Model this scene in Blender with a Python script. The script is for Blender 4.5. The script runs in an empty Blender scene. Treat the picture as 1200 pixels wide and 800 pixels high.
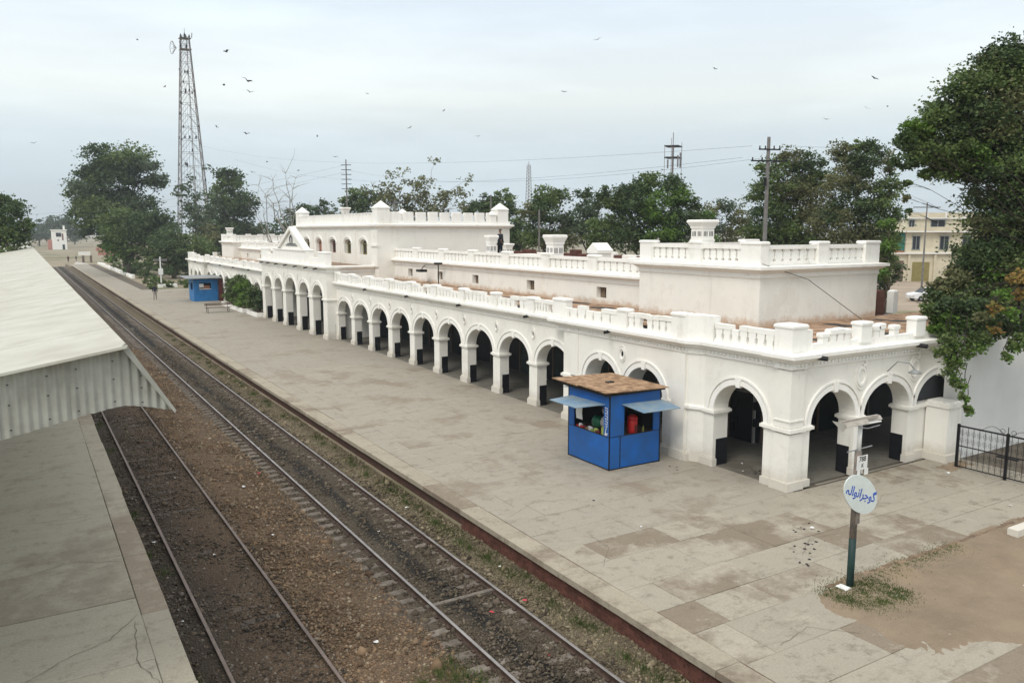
import bpy, bmesh, math, random
import numpy as np
from mathutils import Vector, Matrix, Euler
rad = math.radians
SC = bpy.context.scene
COL = SC.collection
random.seed(7)
RNG = np.random.default_rng(11)

# ------------------------------------------------------------------ camera
CAM_H = 7.4
cam_d = bpy.data.cameras.new('camera')
cam_d.sensor_width = 36.0
cam_d.lens = 941.5 / 1200 * 36
cam_d.clip_start = 0.1
cam_d.clip_end = 6000
cam = bpy.data.objects.new('camera', cam_d)
COL.objects.link(cam)
_p = math.atan(129 / 941.5)
_y = math.atan((600 - 20.5) / math.hypot(941.5, 129))
cam.location = (0, 0, CAM_H)
cam.rotation_euler = (math.pi / 2 - _p, 0, -_y)
SC.camera = cam

# ------------------------------------------------------------------ view, world, sun
SC.view_settings.view_transform = 'Standard'
SC.view_settings.look = 'None'
SC.view_settings.gamma = 1
SC.view_settings.exposure = 0.15
SUN_EL, SUN_AZ = rad(48), rad(-118)      # azimuth measured from +Y towards +X
world = bpy.data.worlds.new('World')
SC.world = world
world.use_nodes = True
nt = world.node_tree
nt.nodes.clear()
N = nt.nodes.new
L = nt.links.new
out = N('ShaderNodeOutputWorld')
bg = N('ShaderNodeBackground')
sky = N('ShaderNodeTexSky')
sky.sky_type = 'NISHITA'
sky.sun_disc = False
sky.sun_elevation = SUN_EL
sky.sun_rotation = SUN_AZ
sky.dust_density = 3.0
sk = N('ShaderNodeMix'); sk.data_type = 'RGBA'; sk.blend_type = 'MULTIPLY'; sk.inputs[0].default_value = 1
sk.inputs[7].default_value = (0.1, 0.1, 0.1, 1)
L(sky.outputs[0], sk.inputs[6])
tc = N('ShaderNodeTexCoord')
sep = N('ShaderNodeSeparateXYZ')
L(tc.outputs['Generated'], sep.inputs[0])
ramp = N('ShaderNodeValToRGB')
cr = ramp.color_ramp
cr.elements[0].position = 0.0; cr.elements[0].color = (0.62, 0.70, 0.74, 1)
cr.elements[1].position = 1.0; cr.elements[1].color = (1.40, 1.40, 1.38, 1)
for p_, c_ in ((0.06, (0.63, 0.73, 0.78, 1)), (0.11, (0.70, 0.79, 0.83, 1)), (0.155, (0.88, 0.93, 0.91, 1)), (0.27, (0.79, 0.90, 1.0, 1)), (0.5, (1.02, 1.06, 1.08, 1))):
    e = cr.elements.new(p_); e.color = c_
L(sep.outputs[2], ramp.inputs[0])
mp = N('ShaderNodeMapping'); mp.inputs['Scale'].default_value = (1.3, 1.3, 7.0)
L(tc.outputs['Generated'], mp.inputs[0])
nz = N('ShaderNodeTexNoise'); nz.inputs['Scale'].default_value = 1.6; nz.inputs['Detail'].default_value = 5
nz.inputs['Roughness'].default_value = 0.55
L(mp.outputs[0], nz.inputs[0])
mr = N('ShaderNodeMapRange'); mr.inputs[1].default_value = 0.38; mr.inputs[2].default_value = 0.66
mr.inputs[3].default_value = 0.95; mr.inputs[4].default_value = 1.12
L(nz.outputs[0], mr.inputs[0])
ml = N('ShaderNodeMix'); ml.data_type = 'RGBA'; ml.blend_type = 'MULTIPLY'; ml.inputs[0].default_value = 1
L(ramp.outputs[0], ml.inputs[6]); L(mr.outputs[0], ml.inputs[7])
mx = N('ShaderNodeMix'); mx.data_type = 'RGBA'; mx.inputs[0].default_value = 0.92
L(sk.outputs[2], mx.inputs[6]); L(ml.outputs[2], mx.inputs[7])
L(mx.outputs[2], bg.inputs[0])
bg.inputs[1].default_value = 1.0
L(bg.outputs[0], out.inputs[0])

sun_d = bpy.data.lights.new('sun', 'SUN')
sun_d.energy = 1.5
sun_d.angle = rad(22)
sun_d.color = (1.0, 0.95, 0.87)
sun = bpy.data.objects.new('sun', sun_d)
COL.objects.link(sun)
sdir = Vector((math.sin(SUN_AZ) * math.cos(SUN_EL), math.cos(SUN_AZ) * math.cos(SUN_EL), math.sin(SUN_EL)))
sun.rotation_euler = sdir.to_track_quat('Z', 'Y').to_euler()

# ------------------------------------------------------------------ materials
def newmat(name):
    m = bpy.data.materials.new(name); m.use_nodes = True
    t = m.node_tree; b = t.nodes['Principled BSDF']
    b.inputs['Specular IOR Level'].default_value = 0.25
    return m, t, b

def pos_node(t):
    return t.nodes.new('ShaderNodeNewGeometry').outputs['Position']

def noise(t, src, scale, detail=4, rough=0.6, stretch=None):
    n = t.nodes.new('ShaderNodeTexNoise'); n.inputs['Scale'].default_value = scale
    n.inputs['Detail'].default_value = detail; n.inputs['Roughness'].default_value = rough
    if stretch:
        mpn = t.nodes.new('ShaderNodeMapping'); mpn.inputs['Scale'].default_value = stretch
        t.links.new(src, mpn.inputs[0]); src = mpn.outputs[0]
    t.links.new(src, n.inputs['Vector'])
    return n.outputs[0]

def rng_node(t, src, a, b, c=0.0, d=1.0):
    n = t.nodes.new('ShaderNodeMapRange')
    n.inputs[1].default_value = a; n.inputs[2].default_value = b
    n.inputs[3].default_value = c; n.inputs[4].default_value = d
    t.links.new(src, n.inputs[0]); return n.outputs[0]

def mixc(t, fac, a, b, mode='MIX'):
    n = t.nodes.new('ShaderNodeMix'); n.data_type = 'RGBA'; n.blend_type = mode
    for i, v in ((0, fac), (6, a), (7, b)):
        if isinstance(v, (int, float)): n.inputs[i].default_value = v
        elif isinstance(v, tuple): n.inputs[i].default_value = (*v, 1)
        else: t.links.new(v, n.inputs[i])
    return n.outputs[2]

def mathn(t, op, a, b):
    n = t.nodes.new('ShaderNodeMath'); n.operation = op
    for i, v in ((0, a), (1, b)):
        if isinstance(v, (int, float)): n.inputs[i].default_value = v
        else: t.links.new(v, n.inputs[i])
    return n.outputs[0]

def bump(t, b, h, dist=0.02, strength=0.6):
    n = t.nodes.new('ShaderNodeBump'); n.inputs['Distance'].default_value = dist
    n.inputs['Strength'].default_value = strength
    t.links.new(h, n.inputs['Height']); t.links.new(n.outputs[0], b.inputs['Normal'])

def simple(name, col, rough=0.7, var=0.25, scale=3.0, bumpd=0.004, metal=0.0, obj_rand=0.0, col2=None, lo=0.35, hi=0.65, island=0.0, bscale=8):
    m, t, b = newmat(name)
    P = pos_node(t)
    n = noise(t, P, scale, 5)
    c2 = col2 or tuple(c * (1 - var) for c in col)
    c = mixc(t, rng_node(t, n, lo, hi), c2, col)
    if obj_rand:
        oi = t.nodes.new('ShaderNodeObjectInfo')
        c = mixc(t, 1.0, c, rng_node(t, oi.outputs['Random'], 0, 1, 1 - obj_rand, 1 + obj_rand * .6), 'MULTIPLY')
    if island:
        gi = t.nodes.new('ShaderNodeNewGeometry')
        c = mixc(t, 1.0, c, rng_node(t, gi.outputs['Random Per Island'], 0, 1, 1 - island, 1 + island), 'MULTIPLY')
    t.links.new(c, b.inputs['Base Color'])
    b.inputs['Roughness'].default_value = rough; b.inputs['Metallic'].default_value = metal
    if bumpd: bump(t, b, noise(t, P, scale * bscale, 4), bumpd)
    return m

def whitewash(name, stain=None, base=(0.82, 0.80, 0.74), stain_h=0.7, dirt=0.5, smax=.8, scol=(0.50, 0.34, 0.22)):
    m, t, b = newmat(name)
    P = pos_node(t)
    big = noise(t, P, 0.9, 6, 0.65)
    c = mixc(t, rng_node(t, big, 0.45, 0.75, 0, dirt), base, tuple(x * .86 for x in base))
    fine = noise(t, P, 9, 5, 0.7)
    c = mixc(t, rng_node(t, fine, 0.62, 0.8, 0, 0.55), c, (0.52, 0.47, 0.38))
    strk = noise(t, P, 1.3, 7, 0.72, (1.5, 1.5, 0.22))
    c = mixc(t, rng_node(t, strk, 0.56, 0.76, 0, 0.45), c, (0.52, 0.49, 0.42))
    pt = noise(t, P, 0.7, 7, 0.75)
    c = mixc(t, rng_node(t, pt, 0.55, 0.60, 0, 0.22), c, (0.60, 0.55, 0.46))
    if stain is not None:
        s = t.nodes.new('ShaderNodeSeparateXYZ'); t.links.new(P, s.inputs[0])
        nn = noise(t, P, 1.9, 7, 0.8)
        hh = mathn(t, 'ADD', s.outputs[2], mathn(t, 'MULTIPLY', nn, -0.9))
        f = rng_node(t, hh, stain - 0.45, stain - 0.45 + stain_h, smax, 0)
        c = mixc(t, f, c, scol)
    t.links.new(c, b.inputs['Base Color'])
    b.inputs['Roughness'].default_value = 0.9
    bump(t, b, noise(t, P, 14, 5, 0.7), 0.012, 0.5)
    return m

M = {}
M['wash'] = whitewash('whitewash')
M['wash_low'] = whitewash('whitewash_splashed', stain=0.26, stain_h=0.40, smax=.5, scol=(.42, .37, .29))
M['wash_up'] = whitewash('whitewash_damp', stain=4.16, stain_h=0.24, smax=.75)
M['trim'] = whitewash('whitewash_trim', base=(0.86, 0.845, 0.80), dirt=0.3)
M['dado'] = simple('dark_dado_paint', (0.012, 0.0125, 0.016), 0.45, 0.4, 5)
M['inner'] = simple('shade_grey_distemper', (0.075, 0.08, 0.085), 0.9, 0.25, 1.2)  # wall grey, darkened in its colour to deepen the indoor shade
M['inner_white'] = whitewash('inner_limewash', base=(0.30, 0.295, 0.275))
M['ceil'] = simple('verandah_ceiling', (0.06, 0.055, 0.05), 0.9)  # shade put into the ceiling colour, to keep the arches dark
M['door'] = simple('dark_door_paint', (0.02, 0.035, 0.03), 0.5)
M['terrace'] = simple('roof_earth', (0.40, 0.27, 0.18), 0.95, 0.4, 2.2, 0.03, col2=(0.22, 0.14, 0.09), lo=.4, hi=.6)
M['roofdirt'] = simple('flat_roof_dirt', (0.30, 0.21, 0.15), 0.95, 0.4, 1.0, 0.02, col2=(0.20, 0.15, 0.11))
M['brick'] = simple('red_brick', (0.145, 0.062, 0.045), 0.9, 0.4, 3, 0.01, obj_rand=0.25)
M['door_brown'] = simple('brown_shutter', (0.21, 0.15, 0.10), 0.8, .4, 6)
M['glass'] = simple('dark_window_pane', (0.03, 0.035, 0.04), 0.15, 0.2)
M['pink'] = simple('pale_pink_shutter', (0.55, 0.32, 0.24), 0.7)
M['red_frame'] = simple('brown_red_frame', (0.22, 0.09, 0.07), 0.6)
M['black'] = simple('black_iron', (0.012, 0.012, 0.014), 0.5, 0.3)
M['grey_metal'] = simple('galvanised_grey', (0.30, 0.31, 0.31), 0.5, 0.3, 4, metal=0.3)

def slabmat(name, light, brown, joint_grid=False, objr=1.0):
    """worn sandstone paving: tone differs stone by stone, with blotches, worn edges and dirt that run across the joints"""
    m, t, b = newmat(name)
    P = pos_node(t)
    oi = t.nodes.new('ShaderNodeObjectInfo')
    n = noise(t, P, 0.38, 7, 0.7)
    f = mathn(t, 'ADD', mathn(t, 'MULTIPLY', oi.outputs['Random'], .34 * objr), mathn(t, 'MULTIPLY', n, 1.0))
    c = mixc(t, rng_node(t, f, 0.53 + .17 * objr, 0.65 + .17 * objr), light, brown)
    c = mixc(t, 1.0, c, rng_node(t, oi.outputs['Random'], 0, 1, 1 - .07 * objr, 1 + .05 * objr), 'MULTIPLY')
    n2 = noise(t, P, 2.3, 7, 0.78)
    c = mixc(t, rng_node(t, n2, 0.53, 0.68, 0, 0.75), c, tuple(x * .72 for x in brown))
    n4 = noise(t, P, 1.1, 7, 0.72)
    c = mixc(t, rng_node(t, n4, 0.56, 0.66, 0, 0.6), c, tuple(x * 1.14 for x in light))
    st = noise(t, P, 1.3, 5, 0.7, (.5, 2.2, 1))
    c = mixc(t, rng_node(t, st, 0.55, 0.70, 0, 0.45), c, tuple(x * .85 for x in brown))
    n3 = noise(t, P, 22, 4, 0.75)
    c = mixc(t, 1.0, c, rng_node(t, n3, 0.3, 0.7, 0.84, 1.12), 'MULTIPLY')
    if joint_grid:
        br = t.nodes.new('ShaderNodeTexBrick')
        br.inputs['Scale'].default_value = 1.0
        br.inputs['Brick Width'].default_value = 2.2; br.inputs['Row Height'].default_value = 1.15
        br.inputs['Mortar Size'].default_value = 0.010
        br.inputs['Color1'].default_value = (1, 1, 1, 1); br.inputs['Color2'].default_value = (0.96, 0.95, 0.93, 1)
        br.inputs['Mortar'].default_value = (0.78, 0.76, 0.72, 1)
        t.links.new(P, br.inputs['Vector'])
        c = mixc(t, 1.0, c, br.outputs[0], 'MULTIPLY')
    t.links.new(c, b.inputs['Base Color'])
    b.inputs['Roughness'].default_value = 0.85
    bump(t, b, noise(t, P, 14, 6, 0.8), 0.014, 0.6)
    return m
M['slab'] = slabmat('paving_stone', (0.36, 0.325, 0.262), (0.215, 0.175, 0.13), False, 1.5)
M['slab_mid'] = slabmat('paving_stone_worn', (0.325, 0.295, 0.242), (0.245, 0.205, 0.158), False, .5)
M['slab_far'] = slabmat('paving_stone_far', (0.315, 0.288, 0.24), (0.25, 0.215, 0.17), True, 0)
M['coping'] = slabmat('coping_stone', (0.35, 0.31, 0.24), (0.22, 0.18, 0.135), False, .8)
M['slab_left'] = slabmat('old_concrete_slab', (0.39, 0.362, 0.288), (0.295, 0.258, 0.20), False, .7)
M['coping_left'] = slabmat('old_coping_slab', (0.40, 0.365, 0.288), (0.285, 0.235, 0.18), False, 1.3)
M['slab_shade'] = slabmat('verandah_flagstone_shade', (0.17, 0.16, 0.135), (0.12, 0.105, 0.085), True, 0)  # paving copy with the verandah's shade darkened into its colour
M['joint'] = simple('joint_dirt', (0.13, 0.11, 0.085), 0.95)
M['rail'] = simple('rail_rust', (0.085, 0.055, 0.042), 0.6, 0.4, 6)
M['railtop'] = simple('polished_railhead', (0.36, 0.335, 0.32), 0.45, 0.35, 2, 0.0, metal=0.6)
M['railtop_dull'] = simple('dull_railhead', (0.22, 0.17, 0.145), 0.55, 0.3, 3, 0.0, metal=0.4)
M['sleeper'] = simple('concrete_sleeper', (0.21, 0.18, 0.15), 0.9, 0.4, 7, 0.01, obj_rand=0.2)
M['sleeper_wood'] = simple('buried_timber_sleeper', (0.13, 0.105, 0.085), 0.9, 0.4, 7, 0.01, obj_rand=0.25)
M['canopy'] = simple('painted_sheet_roof', (0.50, 0.495, 0.43), 0.6, 0.16, 1.2, 0.003, col2=(0.41, 0.395, 0.33))
M['gable'] = simple('weathered_sheet', (0.40, 0.405, 0.37), 0.55, 0.3, 1.6, 0.003, metal=0.1, col2=(0.28, 0.275, 0.24), obj_rand=0.08)
M['bark'] = simple('bark', (0.12, 0.095, 0.07), 0.95, 0.5, 4, 0.03)
M['bark_dark'] = simple('dark_bark', (0.045, 0.036, 0.028), 0.95, 0.5, 4, 0.03)
M['bark_pale'] = simple('pale_bark', (0.30, 0.28, 0.24), 0.95, 0.4, 4, 0.02)
M['blue'] = simple('kiosk_blue_paint', (0.012, 0.115, 0.42), 0.42, 0.3, 2.2, 0.004, col2=(0.02, 0.095, 0.29), lo=.4, hi=.7)
M['blue2'] = simple('kiosk_light_blue', (0.03, 0.20, 0.50), 0.5, 0.25, 2)
M['awning'] = simple('awning_blue_grey', (0.13, 0.23, 0.35), 0.5, 0.25, 2.5, col2=(0.24, 0.30, 0.33))
M['ply'] = simple('rusty_plywood', (0.38, 0.25, 0.15), 0.9, 0.4, 3.6, 0.006, col2=(0.20, 0.12, 0.07), obj_rand=.2, lo=.42, hi=.6)
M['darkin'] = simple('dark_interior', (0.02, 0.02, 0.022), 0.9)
M['white'] = simple('white_paint', (0.78, 0.78, 0.76), 0.6, 0.12, 6)
M['signwhite'] = simple('sign_enamel', (0.66, 0.72, 0.70), 0.4, 0.1, 5, 0.0)
M['signblue'] = simple('sign_blue_paint', (0.03, 0.10, 0.50), 0.5, 0.2, 5, 0.0)
M['postgreen'] = simple('post_dark_green', (0.02, 0.05, 0.045), 0.5)
M['postgrey'] = simple('post_grey', (0.12, 0.115, 0.11), 0.6, 0.35, 9, col2=(0.25, 0.2, 0.16))
M['red'] = simple('red_plastic', (0.42, 0.02, 0.02), 0.35)
M['green'] = simple('green_plastic', (0.01, 0.12, 0.06), 0.3, 0.5, 9)
M['yellowgreen'] = simple('pale_green_wrapper', (0.35, 0.42, 0.12), 0.4, 0.4, 14)
M['maroon'] = simple('maroon_board', (0.10, 0.02, 0.02), 0.6)
M['wood'] = simple('bench_wood', (0.17, 0.12, 0.09), 0.7)
M['pole'] = simple('concrete_pole', (0.20, 0.19, 0.18), 0.8)
M['wire'] = simple('wire_black', (0.02, 0.02, 0.02), 0.6)
M['steel'] = simple('tower_steel', (0.19, 0.195, 0.20), 0.6, 0.3, 0.8, col2=(0.20, 0.16, 0.15))
M['bird'] = simple('dark_feathers', (0.02, 0.02, 0.022), 0.8)
M['skin'] = simple('skin', (0.22, 0.12, 0.08), 0.6, 0.1, 5, 0.0)
M['hair'] = simple('black_hair', (0.012, 0.01, 0.009), 0.6)
M['cloth_dark'] = simple('dark_cloth', (0.02, 0.025, 0.035), 0.9)
M['cloth_pale'] = simple('pale_cloth', (0.36, 0.33, 0.28), 0.9)
M['cream'] = simple('cream_plaster', (0.62, 0.56, 0.42), 0.9, 0.15, 0.8)
M['peach'] = simple('peach_plaster', (0.60, 0.27, 0.17), 0.9, 0.2, 0.8)
M['teal'] = simple('teal_shade_cloth', (0.02, 0.20, 0.17), 0.7, 0.3, 2)
M['shutter'] = simple('olive_shutter', (0.26, 0.22, 0.08), 0.6)
M['carwhite'] = simple('car_white_paint', (0.74, 0.75, 0.76), 0.25, 0.05, 4, 0.0)
M['tyre'] = simple('tyre_rubber', (0.02, 0.02, 0.02), 0.8)
M['litter'] = simple('litter_white', (0.75, 0.75, 0.73), 0.6, island=0.1)
M['litter_red'] = simple('litter_red', (0.55, 0.06, 0.08), 0.6)
M['pinkwall'] = simple('salmon_wall', (0.50, 0.24, 0.19), 0.9)

def leafmat(name, a, b_, rough=0.55, trans=0.25):
    m, t, b = newmat(name)
    g = t.nodes.new('ShaderNodeNewGeometry')
    c = mixc(t, g.outputs['Random Per Island'], a, b_)
    n = noise(t, g.outputs['Position'], 0.5, 3)
    c = mixc(t, 1.0, c, rng_node(t, n, 0.3, 0.7, 0.72, 1.3), 'MULTIPLY')
    t.links.new(c, b.inputs['Base Color'])
    b.inputs['Roughness'].default_value = rough
    tr = t.nodes.new('ShaderNodeBsdfTranslucent'); t.links.new(c, tr.inputs[0])
    mxs = t.nodes.new('ShaderNodeMixShader'); mxs.inputs[0].default_value = trans
    t.links.new(b.outputs[0], mxs.inputs[1]); t.links.new(tr.outputs[0], mxs.inputs[2])
    t.links.new(mxs.outputs[0], t.nodes['Material Output'].inputs[0])
    return m
M['leaf'] = leafmat('leaf_dark_green', (0.065, 0.11, 0.032), (0.14, 0.185, 0.055))
M['leaf_deep'] = leafmat('leaf_deep_green', (0.038, 0.07, 0.028), (0.09, 0.13, 0.045))
M['leaf_olive'] = leafmat('leaf_olive', (0.10, 0.12, 0.05), (0.19, 0.185, 0.085))
M['leaf_bright'] = leafmat('leaf_bright', (0.06, 0.13, 0.02), (0.13, 0.21, 0.035))
M['leaf_yellow'] = leafmat('leaf_yellowing', (0.16, 0.15, 0.03), (0.26, 0.14, 0.05))
M['leaf_far'] = leafmat('leaf_far', (0.06, 0.09, 0.05), (0.10, 0.135, 0.07))
M['grass'] = leafmat('grass_blades', (0.05, 0.085, 0.02), (0.12, 0.15, 0.045))

# ------------------------------------------------------------------ mesh helpers
WORLD = {}                                  # object -> world origin
def worg(o):
    return WORLD.get(o.name, Vector((0, 0, 0)))

class MB:
    def __init__(s): s.v = []; s.f = []
    def add(s, vs, fs):
        k = len(s.v); s.v += [tuple(v) for v in vs]; s.f += [tuple(i + k for i in f) for f in fs]; return s
    def box(s, x0, x1, y0, y1, z0, z1):
        return s.add([(x0, y0, z0), (x1, y0, z0), (x1, y1, z0), (x0, y1, z0), (x0, y0, z1), (x1, y0, z1), (x1, y1, z1), (x0, y1, z1)],
                     [(0, 3, 2, 1), (4, 5, 6, 7), (0, 1, 5, 4), (1, 2, 6, 5), (2, 3, 7, 6), (3, 0, 4, 7)])
    def bbox(s, x0, x1, y0, y1, z0, z1, c=0.02):
        """box with a chamfered top edge"""
        a = [(x0, y0, z0), (x1, y0, z0), (x1, y1, z0), (x0, y1, z0), (x0, y0, z1 - c), (x1, y0, z1 - c), (x1, y1, z1 - c), (x0, y1, z1 - c),
             (x0 + c, y0 + c, z1), (x1 - c, y0 + c, z1), (x1 - c, y1 - c, z1), (x0 + c, y1 - c, z1)]
        f = [(0, 3, 2, 1), (8, 9, 10, 11)]
        for i in range(4):
            j = (i + 1) % 4
            f += [(i, j, j + 4, i + 4), (i + 4, j + 4, j + 8, i + 8)]
        return s.add(a, f)
    def quad(s, a, b, c, d): return s.add([a, b, c, d], [(0, 1, 2, 3)])
    def prism(s, poly, fn, a, b):
        """poly: list of 2-D points, fn(u, v, w) -> xyz, extruded w from a to b"""
        n = len(poly)
        vs = [fn(u, v, a) for u, v in poly] + [fn(u, v, b) for u, v in poly]
        fs = [tuple(range(n))[::-1], tuple(range(n, 2 * n))] + [(i, (i + 1) % n, n + (i + 1) % n, n + i) for i in range(n)]
        return s.add(vs, fs)
    def tube(s, pts, r, n=6, cap=True):
        pts = [Vector(p) for p in pts]; rs = r if isinstance(r, (list, tuple)) else [r] * len(pts)
        vs = []; prev = None
        for i, p in enumerate(pts):
            d = (pts[min(i + 1, len(pts) - 1)] - pts[max(i - 1, 0)])
            if d.length < 1e-9: d = Vector((0, 0, 1))
            d.normalize()
            if prev is None:
                a = d.orthogonal().normalized()
            else:
                a = (prev - d * prev.dot(d))
                a = a.normalized() if a.length > 1e-6 else d.orthogonal().normalized()
            prev = a; b = d.cross(a)
            for k in range(n):
                t_ = 2 * math.pi * k / n
                vs.append(p + a * math.cos(t_) * rs[i] + b * math.sin(t_) * rs[i])
        fs = []
        for i in range(len(pts) - 1):
            for k in range(n):
                k2 = (k + 1) % n
                fs.append((i * n + k, i * n + k2, (i + 1) * n + k2, (i + 1) * n + k))
        if cap:
            fs.append(tuple(range(n))[::-1]); fs.append(tuple(range((len(pts) - 1) * n, len(pts) * n)))
        return s.add(vs, fs)
    def lathe(s, prof, c, n=8):
        """prof: list of (r, z)"""
        vs = []
        for r, z in prof:
            for k in range(n):
                t_ = 2 * math.pi * k / n
                vs.append((c[0] + r * math.cos(t_), c[1] + r * math.sin(t_), c[2] + z))
        fs = []
        for i in range(len(prof) - 1):
            for k in range(n):
                k2 = (k + 1) % n
                fs.append((i * n + k, i * n + k2, (i + 1) * n + k2, (i + 1) * n + k))
        fs.append(tuple(range(n))[::-1]); fs.append(tuple(range((len(prof) - 1) * n, len(prof) * n)))
        return s.add(vs, fs)
    def sweep(s, path, prof, closed=False):
        """path of (x, y), profile loop of (out, z); outward is left of travel"""
        n = len(path); P = [Vector(p) for p in path]; offs = []
        for i in range(n):
            a = P[i] - P[i - 1] if (i > 0 or closed) else None
            b = P[(i + 1) % n] - P[i] if (i < n - 1 or closed) else None
            na = Vector((-a.y, a.x)).normalized() if a is not None else None
            nb = Vector((-b.y, b.x)).normalized() if b is not None else None
            if na is None: o = nb
            elif nb is None: o = na
            else: o = (na + nb) / (1 + na.dot(nb))
            offs.append(o)
        m = len(prof); vs = []
        for i in range(n):
            for u, z in prof:
                q = P[i] + offs[i] * u; vs.append((q.x, q.y, z))
        fs = []
        for i in range(n if closed else n - 1):
            j = (i + 1) % n
            for k in range(m):
                k2 = (k + 1) % m
                fs.append((i * m + k, j * m + k, j * m + k2, i * m + k2))
        if not closed:
            fs.append(tuple(range(m))); fs.append(tuple(range((n - 1) * m, n * m))[::-1])
        return s.add(vs, fs)
    def mesh(s, name, org=(0, 0, 0), smooth=False):
        me = bpy.data.meshes.new(name)
        o = Vector(org)
        me.from_pydata([(v[0] - o.x, v[1] - o.y, v[2] - o.z) for v in s.v], [], s.f)
        bm = bmesh.new(); bm.from_mesh(me); bmesh.ops.recalc_face_normals(bm, faces=bm.faces); bm.to_mesh(me); bm.free()
        if smooth:
            me.polygons.foreach_set('use_smooth', [True] * len(me.polygons))
        return me
    def build(s, name, mat, parent=None, smooth=False, org=None):
        """verts are in world coordinates; the object is placed relative to its parent"""
        po = worg(parent) if parent else Vector((0, 0, 0))
        if org is None: org = po if parent else Vector(s.v[0])
        org = Vector(org)
        me = s.mesh(name, org, smooth)
        if mat: me.materials.append(mat)
        return link(name, me, parent, org)

def link(name, me, parent=None, worldloc=(0, 0, 0), rotz=0.0, scale=None, rot=None):
    o = bpy.data.objects.new(name, me)
    COL.objects.link(o)
    po = worg(parent) if parent else Vector((0, 0, 0))
    o.location = Vector(worldloc) - po
    if parent: o.parent = parent
    if rotz: o.rotation_euler = (0, 0, rotz)
    if rot: o.rotation_euler = rot
    if scale: o.scale = scale
    WORLD[o.name] = Vector(worldloc)
    return o

def tag(o, label=None, cat=None, group=None, kind=None):
    if label: o['label'] = label
    if cat: o['category'] = cat
    if group: o['group'] = group
    if kind: o['kind'] = kind
    return o

def thing(name, label, cat, loc, group=None):
    o = link(name, None, None, loc)
    return tag(o, label, cat, group)

def structure(name, mb, mat, smooth=False):
    o = mb.build(name, mat, None, smooth, org=(0, 0, 0))
    o['kind'] = 'structure'
    return o

def npmesh(name, V, F, mat, smooth=False):
    """V (n,3), F (m,k) numpy"""
    me = bpy.data.meshes.new(name)
    k = F.shape[1]
    me.vertices.add(len(V)); me.vertices.foreach_set('co', V.astype(np.float32).ravel())
    me.loops.add(F.size); me.loops.foreach_set('vertex_index', F.astype(np.int32).ravel())
    me.polygons.add(len(F)); me.polygons.foreach_set('loop_start', np.arange(0, F.size, k, dtype=np.int32))
    me.polygons.foreach_set('loop_total', np.full(len(F), k, dtype=np.int32))
    if smooth: me.polygons.foreach_set('use_smooth', np.ones(len(F), bool))
    me.update(calc_edges=True)
    me.materials.append(mat)
    return me

def copy_tree(o, parent=None):
    c = o.copy(); COL.objects.link(c)
    if parent: c.parent = parent
    WORLD[c.name] = worg(o)
    for ch in list(o.children): copy_tree(ch, c)
    return c

# ================================================================== STATION BUILDING
XF = 18.45          # main arcade front plane
XP = 17.75          # porch front
TERR = 4.15
MID = 62.0
def mir(y): return 2 * MID - y
ST = thing('station_building', 'long whitewashed colonial railway station with arcaded verandah, balustraded roofs and a raised central block', 'station', (18.45, 14.95, 0))
def part(name, mb, mat, parent=None, smooth=False):
    return mb.build(name, M[mat] if isinstance(mat, str) else mat, parent or ST, smooth)

def fr(fx):   # front-facing frame: s = Y, d = into the wall (+X)
    return lambda s, d, z: (fx + d, s, z)
def en(fy):   # end-facing frame: s = X, d = +Y
    return lambda s, d, z: (s, fy + d, z)

def spandrel(mb, P, s0, s1, ztop, th, ops, nseg=18):
    """wall above the springing, cut by arches. ops: (centre, half width, spring z, rise)"""
    cur = s0
    zs = ops[0][2]
    def solid(a, b):
        if b - a < 1e-4: return
        mb.quad(P(a, 0, zs), P(b, 0, zs), P(b, 0, ztop), P(a, 0, ztop))
        mb.quad(P(a, th, zs), P(a, th, ztop), P(b, th, ztop), P(b, th, zs))
    for c, hw, z_, rise in ops:
        solid(cur, c - hw)
        pts = [(c - hw * math.cos(math.pi * i / nseg), z_ + rise * math.sin(math.pi * i / nseg)) for i in range(nseg + 1)]
        for (a, za), (b, zb) in zip(pts, pts[1:]):
            mb.quad(P(a, 0, za), P(b, 0, zb), P(b, 0, ztop), P(a, 0, ztop))
            mb.quad(P(a, th, za), P(a, th, ztop), P(b, th, ztop), P(b, th, zb))
            mb.quad(P(a, 0, za), P(a, th, za), P(b, th, zb), P(b, 0, zb))
        cur = c + hw
    solid(cur, s1)
    mb.quad(P(s0, 0, ztop), P(s1, 0, ztop), P(s1, th, ztop), P(s0, th, ztop))
    mb.quad(P(s0, 0, zs), P(s0, 0, ztop), P(s0, th, ztop), P(s0, th, zs))
    mb.quad(P(s1, 0, zs), P(s1, th, zs), P(s1, th, ztop), P(s1, 0, ztop))
    return mb

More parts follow.
